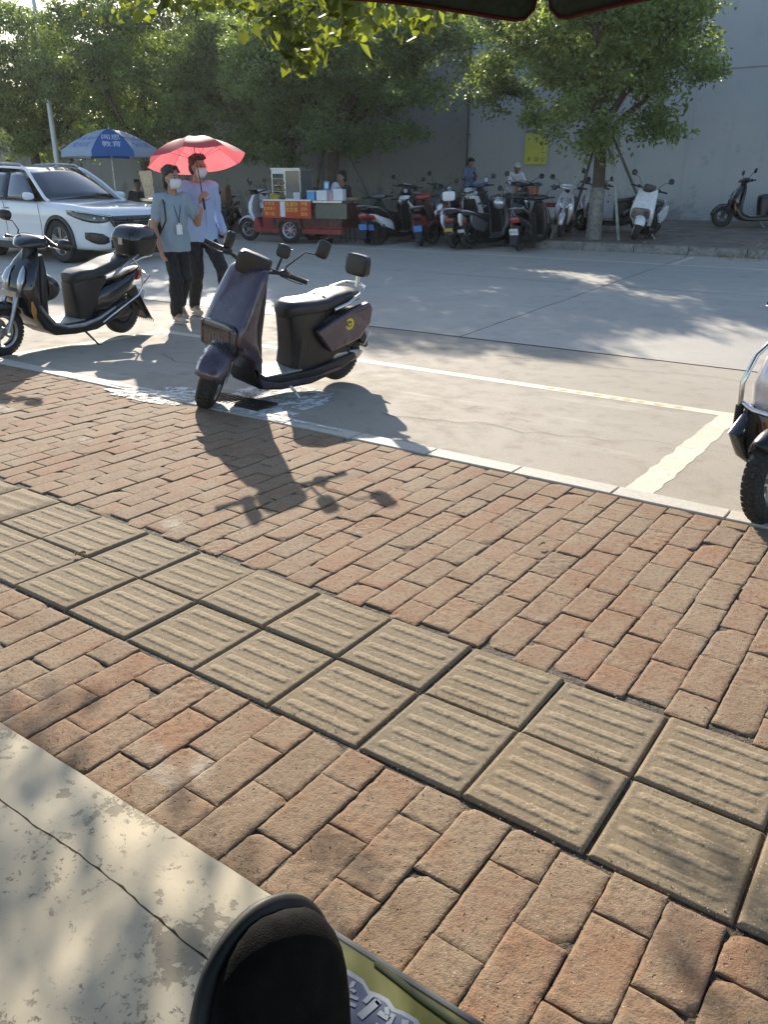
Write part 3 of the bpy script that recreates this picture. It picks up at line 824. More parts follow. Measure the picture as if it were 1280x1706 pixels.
# street lamp
t = thing('street_lamp', (-21.75, 14.9, gz(14.9)), 0, 'slim pale street lamp pole rising out of the trees at the left', 'street lamp')
M_LAMPP = mat('pale_lamp_paint', (0.50, 0.52, 0.53), 0.45, 0.2)
mb = MB(); mb.tube([(0, 0, 0), (0.0, 0, 3), (-0.05, 0, 7.2)], [0.085, 0.07, 0.045], n=14); obj('pole', mb, M_LAMPP, t)
mb = MB(); mb.lathe([(0, 0), (0.17, 0), (0.17, 0.03), (0.10, 0.05), (0.095, 0.28), (0, 0.28)], 20); obj('base', mb, M_LAMPP, t)
mb = MB(); mb.tube([(-0.05, 0, 7.0), (-0.05, -0.5, 7.45), (-0.05, -1.3, 7.6)], [0.035, 0.03, 0.025]); ar = obj('arm', mb, M_LAMPP, t)
mb = MB(); mb.sl([(0, 0, 0.06, 0.03, 90, 3), (0.15, 0, 0.11, 0.05, 90, 3), (0.45, 0.0, 0.10, 0.04, 90, 3), (0.55, 0, 0.04, 0.02, 90, 3)], M=Mx.Translation((-0.05, -1.25, 7.6)) @ Mx.Rotation(-pi / 2, 4, 'Z'))
obj('lamp_head', mb, M_LAMPP, ar)

# near tree whose hanging twigs enter the top of the frame (trunk stands left of the view)
r = random.Random(77); mb = MB()
CLN = [(-5.75, 4.7, 2.64, .24, 80), (-5.6, 4.72, 2.74, .22, 60), (-5.0, 4.6, 2.68, .28, 90), (-4.85, 4.5, 2.62, .24, 80), (-5.05, 4.3, 2.72, .28, 100), (-4.7, 4.4, 2.77, .24, 70), (-4.12, 5.3, 2.62, .22, 60),
       (-3.35, 3.28, 2.12, .12, 24), (-3.6, 3.4, 2.17, .11, 20), (-3.05, 3.25, 2.06, .12, 28), (-2.78, 3.2, 2.0, .12, 50), (-2.72, 3.25, 1.88, .09, 34), (-2.74, 3.2, 1.79, .06, 16), (-2.5, 3.2, 2.03, .12, 44), (-2.35, 3.15, 2.0, .10, 26), (-2.55, 3.3, 1.94, .10, 26), (-2.95, 3.35, 2.0, .08, 14), (-3.8, 3.45, 2.22, .10, 22), (-4.15, 3.5, 2.26, .12, 22), (-2.2, 3.2, 1.95, .11, 34), (-2.0, 3.2, 1.93, .09, 24),
       (-6.5, 3.2, 3.4, .5, 120), (-7.5, 2.5, 3.9, .6, 160), (-6.2, 1.8, 3.9, .6, 160), (-8.6, 3.5, 3.8, .6, 160), (-7.3, 3.8, 4.3, .6, 160), (-5.2, 2.6, 3.6, .5, 120), (-8.2, 1.6, 4.3, .6, 160)]
for x, y, z, s, k in CLN:
    for _ in range(int(k * 1.5)):
        c = V((x + r.gauss(0, s * .55), y + r.gauss(0, s * .55), z + r.gauss(0, s * .42)))
        leaf(mb, c, r.uniform(0.055, 0.10), r, 0.6)
t = thing('near_tree', (-7.2, 2.35, gz(2.35)), 0, 'overhanging tree whose backlit yellow green twigs dip into the top of the view', 'tree')
for i in range(len(mb.v)): mb.v[i] = (mb.v[i][0] + 7.2, mb.v[i][1] - 2.35, mb.v[i][2] - gz(2.35))
obj('crown', mb, M_LEAFN, t, flat=True)
mb = MB()
mb.tube([(0, 0, 0), (0.03, 0.02, 1.2), (-0.02, 0.05, 2.4), (0.05, 0.1, 3.5)], [0.17, 0.14, 0.12, 0.09], n=16)
def br(pts, rs): mb.tube([(a + 7.2, b - 2.35, c + 0.05) for a, b, c in pts], rs, n=8)
br([(-7.2, 2.4, 2.4), (-6.3, 2.9, 3.0), (-5.0, 3.2, 2.75), (-3.8, 3.3, 2.4), (-2.9, 3.25, 2.13), (-2.2, 3.2, 2.12)], [.07, .05, .035, .018, .008, .004])
br([(-6.3, 2.9, 3.0), (-5.8, 4.0, 3.0), (-5.2, 4.5, 2.8), (-4.7, 4.5, 2.7), (-4.1, 5.2, 2.65)], [.05, .03, .02, .01, .005])
br([(-5.8, 4.0, 3.0), (-5.8, 4.7, 2.7)], [.02, .006])
br([(-2.95, 3.25, 2.14), (-2.8, 3.22, 1.98), (-2.76, 3.22, 1.78)], [.006, .004, .002])
br([(-2.6, 3.22, 2.12), (-2.5, 3.22, 1.98)], [.005, .003])
for q in CLN[21:]: br([(-7.2, 2.4, 2.6), ((q[0] - 7.2) / 2, (q[1] + 2.4) / 2, (q[2] + 2.9) / 2 + .1), q[:3]], [.06, .04, .015])
obj('trunk', mb, M_BARK, t)

# dark green parasol over the viewer: scalloped valance with a red hem
M_GRN = mat('dark_green_canvas', (0.018, 0.035, 0.028), 0.8, var=0.2, scale=20, bmp=0.2, bscale=400)
M_RED = mat('red_hem', (0.07, 0.008, 0.008), 0.9)
t = thing('parasol', (0.40, -0.40, 0), radians(0), 'dark green market parasol with red hem hanging over the top edge of the view', 'parasol')
PC = V((0.40, -0.40))
cor = [V((-1.16, 2.44)), V((-2.35, 0.95)), V((-1.15, -1.9)), V((1.1, -1.8)), V((2.0, 0.2)), V((0.9, 2.2))]
cor = [c - PC for c in cor]
ZV = 1.94; APX = V((0, 0, 2.65))
can = MB(); val = MB(); hem = MB()
for i in range(len(cor)):
    a, b = cor[i], cor[(i + 1) % len(cor)]; n = 70
    top = []; bot = []; hm = []
    for k in range(n + 1):
        f = k / n; p = a.lerp(b, f)
        sag = 0.05 * sin(pi * f)
        drop = 0.245 - 0.045 * sin(pi * f) ** 0.6
        if f < 0.05 or f > 0.95: drop -= 0.17 * (1 - sqrt(max(0, 1 - (1 - min(f, 1 - f) / 0.05) ** 3)))
        out = p.normalized() * 0.012 * sin(f * 20)
        top.append((p.x, p.y, ZV - sag * 0.3)); bot.append((p.x + out.x, p.y + out.y, ZV - drop)); hm.append((p.x + out.x * 1.1, p.y + out.y * 1.1, ZV - drop))
    val.add(top + bot, [(k, k + 1, n + 2 + k, n + 1 + k) for k in range(n)])
    hem.tube(hm, 0.006, n=6)
    vs = top + [tuple(V(q).lerp(APX, 0.5) - V((0, 0, 0.03))) for q in top] + [tuple(APX)]
    can.add(vs, [(k, k + 1, n + 2 + k, n + 1 + k) for k in range(n)] + [(n + 1 + k, n + 2 + k, 2 * n + 2) for k in range(n)])
cn = obj('canopy', can, M_GRN, t, solid=0.003)
obj('valance', val, M_GRN, cn, solid=0.004)
obj('hem', hem, M_RED, cn)
mb = MB(); mb.tube([(0, 0, -0.0), (0, 0, 2.62)], 0.022, n=12); obj('pole', mb, M_LAMPP, t)
for c in cor:
    mb = MB(); mb.tube([(c.x * 0.99, c.y * 0.99, ZV + 0.0), (0, 0, 2.6)], 0.007, n=6); obj('rib', mb, M_PIPE, t)
# ================================================================ scooters
M_TYRE = mat('tyre_rubber', (0.022, 0.021, 0.020), 0.85, var=0.2, scale=30, bmp=0.3, bscale=90, dirt=(0.07, 0.06, 0.05))
M_BLK = mat('black_plastic', (0.010, 0.010, 0.011), 0.38, var=0.2, scale=12, dirt=(0.022, 0.020, 0.018))
M_GBLK = mat('gloss_black', (0.010, 0.010, 0.012), 0.16, var=0.2, coat=0.6, dirt=(0.02, 0.018, 0.017))
M_SEATM = mat('seat_vinyl', (0.014, 0.014, 0.015), 0.36, var=0.2, bmp=0.12, bscale=300, dirt=(0.035, 0.032, 0.03))
M_CHR = mat('chrome', (0.62, 0.62, 0.62), 0.18, 1.0, var=0.06)
M_ALU = mat('brushed_metal', (0.42, 0.42, 0.42), 0.35, 0.9, var=0.15, dirt=(0.2, 0.18, 0.16))
M_PUR = mat('dusky_purple_paint', (0.068, 0.045, 0.064), 0.30, 0.35, var=0.12, scale=5, coat=0.7, dirt=(0.12, 0.10, 0.11))
M_SPOW = mat('silver_white_paint', (0.62, 0.60, 0.62), 0.25, 0.3, var=0.06, coat=0.8)
M_WHT = mat('white_paint', (0.72, 0.72, 0.72), 0.28, 0.0, var=0.05, coat=0.5, dirt=(0.5, 0.48, 0.45))
M_REDP = mat('red_paint', (0.30, 0.025, 0.02), 0.3, 0.0, var=0.1, coat=0.5, dirt=(0.15, .03, .02))
M_BLUEP = mat('blue_paint', (0.04, 0.07, 0.16), 0.3, 0.1, var=0.1, coat=0.5)
M_GREYP = mat('grey_paint', (0.12, 0.125, 0.13), 0.32, 0.3, var=0.1, coat=0.4)
M_MIR = mat('mirror_glass', (0.85, 0.88, 0.92), 0.03, 1.0, var=0.02)
M_LENS = mat('smoky_lens', (0.035, 0.035, 0.035), 0.08, var=0.2, coat=1.0)
M_CLENS = mat('clear_lens', (0.45, 0.46, 0.47), 0.12, 0.6, var=0.15, coat=1.0)
M_TAILR = mat('red_lens', (0.40, 0.02, 0.02), 0.15, coat=1.0)
M_AMB = mat('amber_lens', (0.50, 0.20, 0.03), 0.2, coat=1.0)
M_PLATEB = mat('blue_plate', (0.10, 0.25, 0.62), 0.5, var=0.08, scale=20)
M_PLATEW = mat('white_plate', (0.70, 0.72, 0.72), 0.5, var=0.08, scale=20)
M_PLATEY = mat('yellow_plate', (0.62, 0.42, 0.06), 0.5, var=0.08, scale=20)
M_MAT = mat('foot_mat', (0.30, 0.29, 0.27), 0.45, var=0.35, scale=14, bmp=0.6, bscale=40, dirt=(0.55, 0.52, 0.46))
RY = lambda a: Mx.Rotation(a, 4, 'Y')
T = Mx.Translation
def wheel(parent, name, c, R, M=None, wdt=0.045, rimm=None, spokes=5, disc=True, hub=False):
    Mw = T(c) @ Mx.Rotation(pi / 2, 4, 'X')
    if M is not None: Mw = M @ Mw
    rr = 0.048 * R / 0.2
    pr = []
    for k in range(15):
        a = -pi * 0.93 + 2 * pi * 0.93 * k / 14
        pr.append((R - rr + rr * cos(a), wdt * sin(a) * 0.95))
    mb = MB(Mw); mb.lathe(pr, 40)
    for k in range(40):                                         # tread blocks
        for s in (-1, 1):
            mb.box((R - 0.0036, 0, s * wdt * 0.30), (0.0068, R * 0.12, wdt * 0.50), Mx.Rotation(2 * pi * (k + (0.5 if s > 0 else 0)) / 40, 4, 'Z'))
    wroot = obj(name, mb, M_TYRE, parent)
    rimm = rimm or M_ALU
    mb = MB(Mw); ri = R - 2 * rr + 0.012
    mb.lathe([(ri, -wdt * .7), (ri + 0.012, -wdt * .85), (ri + 0.004, 0), (ri + 0.012, wdt * .85), (ri, wdt * .7), (ri - 0.012, 0), (ri, -wdt * .7)], 36)
    if hub:
        mb.lathe([(0, -wdt * .75), (ri * .80, -wdt * .7), (ri * .86, -wdt * .4), (ri - .005, -wdt * .25), (ri - .005, wdt * .25), (ri * .86, wdt * .4), (ri * .80, wdt * .7), (0, wdt * .75)], 36)
    else:
        mb.lathe([(0, -0.04), (0.032, -0.04), (0.036, 0), (0.032, 0.04), (0, 0.04)], 20)
        for k in range(spokes):
            a = 2 * pi * k / spokes
            mb.tube([(0.02 * cos(a), 0.02 * sin(a), 0), (ri * .55 * cos(a + .12), ri * .55 * sin(a + .12), 0.0), (ri * cos(a), ri * sin(a), 0)], [0.014, 0.010, 0.011], n=6)
    obj('rim', mb, rimm, wroot)
    if disc:
        mb = MB(Mw); mb.lathe([(ri * .42, wdt + .006), (ri * .78, wdt + .006), (ri * .78, wdt + .009), (ri * .42, wdt + .009), (ri * .42, wdt + .006)], 30)
        obj('brake_disc', mb, M_ALU, wroot)
    return wroot
def rbox(c, d, M=None, e=4, n=20):
    # rounded box lofted along its first axis
    mb = MB(M); x, y, z = c; a, b, h = d[0] / 2, d[1] / 2, d[2] / 2
    st = []
    for f, s in ((-1, .72), (-.93, .92), (-.75, 1), (.75, 1), (.93, .92), (1, .72)): st.append((x + a * f, z, b * s, h * s, 90, e, y))
    return mb.sl(st, n)
def mirror(S, hb, side, shape='rect', pos=(0.0, 0.36, 0.22), root=(0.0, 0.2, 0.02), face=0.0, glassm=None):
    # side +1 left; pos/root in handlebar space; handlebar space: x forward, y left, z up
    rx, ry, rz = root; px, py, pz = pos
    mb = MB(S); mb.tube([(rx, ry * side, rz), (rx - .0, ry * side, rz + 0.05), (rx + (px - rx) * .5, (ry + (py - ry) * .45) * side, rz + (pz - rz) * .75), (px + .012, py * side, pz - 0.04)], [.007, .006, .005, .005], n=8)
    m = obj('mirror', mb, M_BLK, hb.parent)
    R_ = S @ T((px, py * side, pz)) @ Mx.Rotation(face, 4, 'Z')
    if shape == 'rect': st = [(-0.010, 0, .040, .054, 90, 4), (0, 0, .045, .059, 90, 4), (0.013, 0, .039, .052, 90, 4), (.018, 0, .026, .038, 90, 4)]
    elif shape == 'round': st = [(-0.010, 0, .048, .048, 90, 2), (0, 0, .054, .054, 90, 2), (0.018, 0, .046, .046, 90, 2), (.026, 0, .025, .025, 90, 2)]
    else: st = [(-0.010, 0, .066, .038, 90, 2.6), (0, 0, .074, .045, 90, 2.6), (0.022, 0, .062, .038, 90, 2.4), (.034, 0, .035, .02, 90, 2.4)]
    mb = MB(R_); mb.sl(st, 22); obj('housing', mb, M_BLK, m)
    q = st[0]; mb = MB(R_); mb.sl([(-0.0135, 0, q[2] * .9, q[3] * .9, 90, q[5]), (-0.012, 0, q[2] * .9, q[3] * .9, 90, q[5])], 22)
    obj('glass', mb, glassm or M_MIR, m)
    return m
def bars(S, hb, wide=0.33, rise=0.03, back=0.06, levers=True, extra=False, gripm=None):
    mb = MB(S)
    mb.tube([(0.0, -wide * .98, rise), (0.0 - back * .8, -wide * .55, rise * .9), (0, -wide * .22, 0), (0, 0, -0.01), (0, wide * .22, 0), (-back * .8, wide * .55, rise * .9), (0 - back, wide * .98, rise)][1:-1], 0.011, n=10)
    for s in (-1, 1):
        mb.tube([(-back * .8, s * wide * .55, rise * .9), (-back * 1.2, s * wide * 1.0, rise)], 0.011, n=10)
    obj('handlebar', mb, M_BLK, hb)
    for s in (-1, 1):
        mb = MB(S); mb.tube([(-back * .97, s * wide * .70, rise * .93), (-back * 1.0, s * wide * .72, rise * .94), (-back * 1.2, s * wide * 1.05, rise), (-back * 1.21, s * wide * 1.07, rise)], [.0185, .016, .016, .019], n=12)
        obj('grip', mb, gripm or M_BLK, hb)
        mb = rbox((-back * .9, s * wide * .60, rise * .92), (0.05, 0.06, 0.045), S); mb.M = S
        mb.box((-back * .9 + .0, s * wide * .60, rise * .92 + .028), (0.03, 0.02, 0.014))
        obj('switch_box', mb, M_BLK, hb)
        if levers:
            mb = MB(S); mb.tube([(-back * .8 + .03, s * wide * .58, rise - .01), (-back * .8 + .065, s * wide * .68, rise - .018), (-back + .055, s * wide * .92, rise - .02), (-back + .045, s * wide * 1.0, rise - .015)], [.008, .006, .005, .006], n=8, flat=.7)
            obj('brake_lever', mb, M_BLK if not extra else M_ALU, hb)
    # cables
    mb = MB(S)
    for s in (-1, 1):
        for q in (0, 1):
            mb.tube([(-back * .6, s * wide * .5, rise), (0.05 + .01 * q, s * wide * .32, 0.03 + .01 * q), (0.05, s * .06, -0.02), (0.02, s * .02, -0.10)], 0.0035, n=6)
    obj('cable', mb, M_BLK, hb)
def plate(parent, m, c, ang=0.25, s=(0.16, 0.12), txt=None, M=None):
    Mq = (M or Mx.Identity(4)) @ T(c) @ RY(ang)
    mb = MB(Mq); mb.box((0, 0, 0), (0.006, s[0], s[1])); p = obj('number_plate', mb, m, parent, bev=0.002)
    if txt:
        vs, fs = text_mesh(txt, s[1] * 0.42)
        mb = MB(Mq); mb.add([(-0.0042, -x, y) for x, y, z in vs], fs)
        obj('lettering', mb, M_PLATEW if m == M_PLATEB else M_INK, p, flat=True)
    return p
def steerM(xf, R, rake, steer):
    ax = V((xf - 0.03, 0, R)); d = V((-sin(rake), 0, cos(rake)))
    return T(ax) @ Mx.Rotation(steer, 4, d) @ T(-ax), ax, d

def boxy_scooter(name, loc, rz, lean, label, steer=0.0, pm=None, L=1.14, R=0.205, group=None, cat='scooter', backrest=True, hero=True, bm_=None, lightm=None, sc=1):
    """upright flat-panelled electric scooter"""
    pm = pm or M_PUR; xf, xr = L / 2, -L / 2
    t = thing(name, loc, rz, label, cat, group, lean=lean, sc=sc)
    S, ax, d = steerM(xf, R, radians(25), steer)
    wheel(t, 'front_wheel', (xf, 0, R), R, S, rimm=M_ALU, wdt=.064)
    Bl = T((0, 0, -.075)); Bs = T((.07, 0, -.085)) @ RY(-.06)
    wheel(t, 'rear_wheel', (xr, 0, R), R, None, hub=True, rimm=M_BLK)
    # fork + front fender turn with the bars
    mb = MB(S)
    for s in (-1, 1): mb.tube([(xf, s * .075, R), (xf - .06, s * .072, R + .14), (xf - .13, s * .055, R + .27)], [.016, .019, .02], n=10)
    mb.box((xf - .13, 0, R + .27), (.05, .15, .04)); obj('fork', mb, M_ALU if hero else M_BLK, t)
    mb = MB(S); rings = []
    for k in range(13):
        a = radians(22 + 118 * k / 12); rad = R + .032
        cx, cz = xf + rad * cos(a), R + rad * sin(a); wd = .098 * (0.80 + .20 * sin(pi * min(1, (k + 1.5) / 8)) if k < 6 else 1)
        pr = []
        for j in range(9):
            b = -1 + 2 * j / 8
            rr_ = rad - .045 * abs(b) ** 2.6
            pr.append((xf + rr_ * cos(a), wd * b, R + rr_ * sin(a)))
        rings.append(pr)
    mb.loft(rings, False, closed=False); obj('front_fender', mb, pm, t, solid=.006)
    # leg shield
    mb = MB(Mx.Diagonal((1, 1.08, 1, 1))); mb.sl([(.27, .14, .11, .03, 10, 3.2), (.29, .22, .145, .04, 5, 3.6), (.32, .32, .168, .055, 0, 4.2), (.39, .385, .192, .085, 0, 4.8), (.42, .46, .200, .09, 0, 4.8), (.405, .56, .198, .075, -6, 4.6), (.345, .70, .185, .062, -10, 4.4), (.285, .82, .172, .052, -12, 4), (.262, .87, .162, .044, -14, 4), (.255, .885, .140, .028, -14, 3.4)], 32)
    ls = obj('leg_shield', mb, pm, t, ang=50)
    for s in (-1, 1):   # crease strip along each side of the shield
        mb = MB(); mb.tube([(.372, s * .181, .62), (.315, s * .169, .76), (.275, s * .140, .87)], .006, n=6); obj('trim_strip', mb, M_CHR if hero else pm, ls)
    # inner shield (rider side)
    mb = MB(); mb.sl([(.27, .28, .135, .03, 0, 4), (.30, .45, .150, .05, -4, 4), (.26, .66, .145, .04, -12, 4), (.215, .83, .11, .035, -12, 4)], 24); obj('inner_shield', mb, M_BLK, t)
    # headlamp
    hl = rbox((.507, 0, .465), (.035, .35, .195), None, 4.5, 28); ho = obj('headlamp', hl, lightm or M_LENS, t, bev=0)
    mb = MB()
    st = [(-.145, .395), (.145, .395), (.145, .53), (-.145, .53)]
    mb.tube([(.5255, y, z) for y, z in st], .0035, n=6, closed=True); obj('lamp_rim', mb, M_GREYP, ho)
    mb = MB()
    for q in range(5): mb.box((.525, -.062 + q * .031, .455 + (.008 if q % 2 else -.004)), (.004, .022, .045))
    obj('lamp_insert', mb, M_GREYP, ho)
    if not hero: obj('front_intake', rbox((.375, 0, .29), (.03, .25, .16)), M_BLK, t)
    # steering neck and floor
    mb = MB(S)
    mb.tube([ax + d * .30, ax + d * .76], [.024, .02], n=12); obj('steering_column', mb, M_BLK, t)
    prof = [(.34, .36), (.33, .27), (.28, .185), (.10, .15), (-.18, .145), (-.42, .19), (-.62, .27), (-.60, .31), (-.42, .28), (-.18, .245), (.20, .245), (.285, .30), (.33, .38)]
    mb = MB(Bl); mb.prism(prof, -.155, .155); obj('lower_body', mb, M_BLK, t, bev=.016)
    for s in (-1, 1):
        mb = MB(Bl); mb.prism([(.325, .33), (.315, .275), (.27, .20), (.10, .17), (-.18, .168), (-.44, .215), (-.44, .235), (-.18, .20), (.12, .205), (.27, .245), (.34, .33)], s * .157, s * .166); obj('side_skirt', mb, pm if hero else M_BLK, t, bev=.003)
    mb = MB(Bl); mb.box((.06, 0, .25), (.34, .25, .012)); obj('foot_mat', mb, M_MAT, t, bev=.004)
    # seat base
    mb = MB(Bs); mb.sl([(-.15, .24, .10, .045, 0, 4), (-.19, .33, .112, .080, 0, 4), (-.21, .5, .120, .125, 0, 4), (-.235, .62, .123, .178, 0, 4), (-.26, .665, .12, .19, 0, 4)], 28)
    mb.prism([(-.13, .26), (-.14, .5), (-.62, .56), (-.66, .42), (-.52, .30), (-.36, .24)], -.118, .118)
    mb.sl([(-.20, .46, .12, .16, 90, 4), (-.42, .50, .125, .15, 90, 4), (-.62, .57, .12, .10, 90, 4), (-.76, .60, .09, .05, 90, 4)], 24); obj('seat_base', mb, M_BLK, t)
    for s in (-1, 1):
        mb = MB(Bs @ T((0.02, s * .135, 0.035)) @ Mx.Rotation(s * -.05, 4, 'Z')); mb.prism([(-.26, .50), (-.40, .575), (-.58, .655), (-.72, .695), (-.755, .65), (-.75, .545), (-.66, .44), (-.40, .35)], -.028, .028); sp = obj('side_panel', mb, pm, t, bev=.012)
        if hero:
            PMx = Bs @ T((0.02, s * .135, 0.035)) @ Mx.Rotation(s * -.05, 4, 'Z')
            mb = MB(PMx @ T((-.54, s * .029, .55)) @ Mx.Rotation(s * -pi / 2, 4, 'X')); mb.lathe([(.024, 0), (.040, 0), (.040, .003), (.024, .003), (.024, 0)], 24, a0=.5, a1=5.6); mb.prism([(-.03, -.012), (.0, .02), (.02, -.014), (.0, -.002)], -.003, .003, M=Mx.Rotation(-pi / 2, 4, 'X'))
            obj('emblem', mb, mat('yellow_vinyl', (.62, .5, .05), .5), sp)
            mb = MB(PMx)
            for q in range(7): mb.box((-.565 - q * .020, s * .0285, .622 + q * .005), (.014, .003, .011))
            obj('badge', mb, M_GBLK, sp)
    # seat
    mb = MB(Bs); mb.sl([(-.035, .645, .055, .035, 80, 3), (-.06, .662, .095, .052, 82, 3), (-.12, .678, .122, .056, 86, 3), (-.26, .690, .130, .052, 94, 3.2), (-.36, .702, .135, .05, 98, 3.2), (-.44, .728, .140, .052, 98, 3.2), (-.58, .748, .132, .050, 95, 3.2), (-.68, .755, .105, .042, 92, 3), (-.72, .752, .06, .025, 90, 3)], 32); se = obj('seat', mb, M_SEATM, t)
    mb = MB(Bs); mb.tube([(-.375, y, .762 + .0 - abs(y) ** 2 * 2.2) for y in [-.125 + .025 * k for k in range(11)]], .004, n=6); obj('seam', mb, M_BLK, se)
    # grab rail, backrest
    mb = MB(Bs); mb.tube([(-.40, .145, .68), (-.52, .155, .72), (-.64, .145, .775), (-.73, .10, .815), (-.755, 0, .825), (-.73, -.10, .815), (-.64, -.145, .775), (-.52, -.155, .72), (-.40, -.145, .68)], .0125, n=10); obj('grab_rail', mb, M_CHR, t)
    if backrest:
        mb = MB(Bs); mb.tube([(-.745, 0, .80), (-.755, 0, .88), (-.755, 0, .93)], .017, n=10); bp = obj('backrest_post', mb, M_CHR, t)
        mb = rbox((-.735, 0, .955), (.055, .215, .15), Bs, 4.5, 28); obj('backrest', mb, M_SEATM, t)
    # tail
    mb = rbox((-.765, 0, .63), (.03, .17, .05), Bs); obj('tail_lamp', mb, M_TAILR, t)
    mb = MB(Bs); mb.prism([(-.70, .56), (-.78, .57), (-.86, .38), (-.84, .36), (-.74, .46)], -.075, .075); rf = obj('rear_fender', mb, M_BLK, t, bev=.004)
    plate(t, M_PLATEB if not hero else M_PLATEW, (-.835, 0, .44), -.42, (.17, .12), None, Bs)
    # swing arm and stand
    for s in (-1, 1):
        mb = MB(T((0, 0, -.03))); mb.sl([(-.34, .235, .012, .03, 90, 3, s * .10), (-.45, .235, .016, .045, 90, 3.5, s * .105), (-.56, .225, .018, .05, 90, 3.5, s * .105), (-.68, .235, .014, .032, 90, 3, s * .10), (-.72, .24, .006, .012, 90, 3, s * .10)], 20); obj('swing_arm', mb, M_ALU if s > 0 else M_BLK, t)
        mb = MB(); mb.tube([(-.57, s * .105, .22), (-.50, s * .11, .44)], [.018, .016], n=10)
        for q in range(7): mb.lathe([(.018, 0), (.03, .004), (.018, .008)], 12, T((-.565 + .0095 * q, s * .105, .27 + .03 * q)))
        obj('shock_absorber', mb, M_BLK, t)
    mb = MB(); mb.tube([(.04, .12, .13), (.0, .19, .05), (-.02, .24, -.01), (-.045, .255, -.018)], [.012, .011, .010, .009], n=8); mb.tube([(.0, .19, .06), (.035, .205, .045)], .006, n=6); obj('kickstand', mb, M_ALU, t)
    # handlebar assembly
    hz = ax + d * .735
    Sh = S @ T(hz) @ RY(-radians(25) * 0.55)
    hb = obj('handlebar_clamp', rbox((0, 0, 0), (.06, .09, .06), Sh), M_BLK, t)
    bars(Sh, hb, .325, .035, .055)
    mb = rbox((.035, 0, .03), (.085, .215, .14), Sh @ RY(.20), 5, 28); dp = obj('display_pod', mb, M_BLK, t)
    mb = MB(Sh @ RY(.25)); mb.box((-.009, 0, .02), (.003, .15, .075)); obj('screen', mb, M_LENS, dp)
    mb = MB(Sh @ RY(.25)); mb.tube([(.03, 0, -.03), (0, 0, -.10)], [.05, .04], n=14, flat=.8); obj('pod_neck', mb, M_BLK, dp)
    return t, hb, Sh

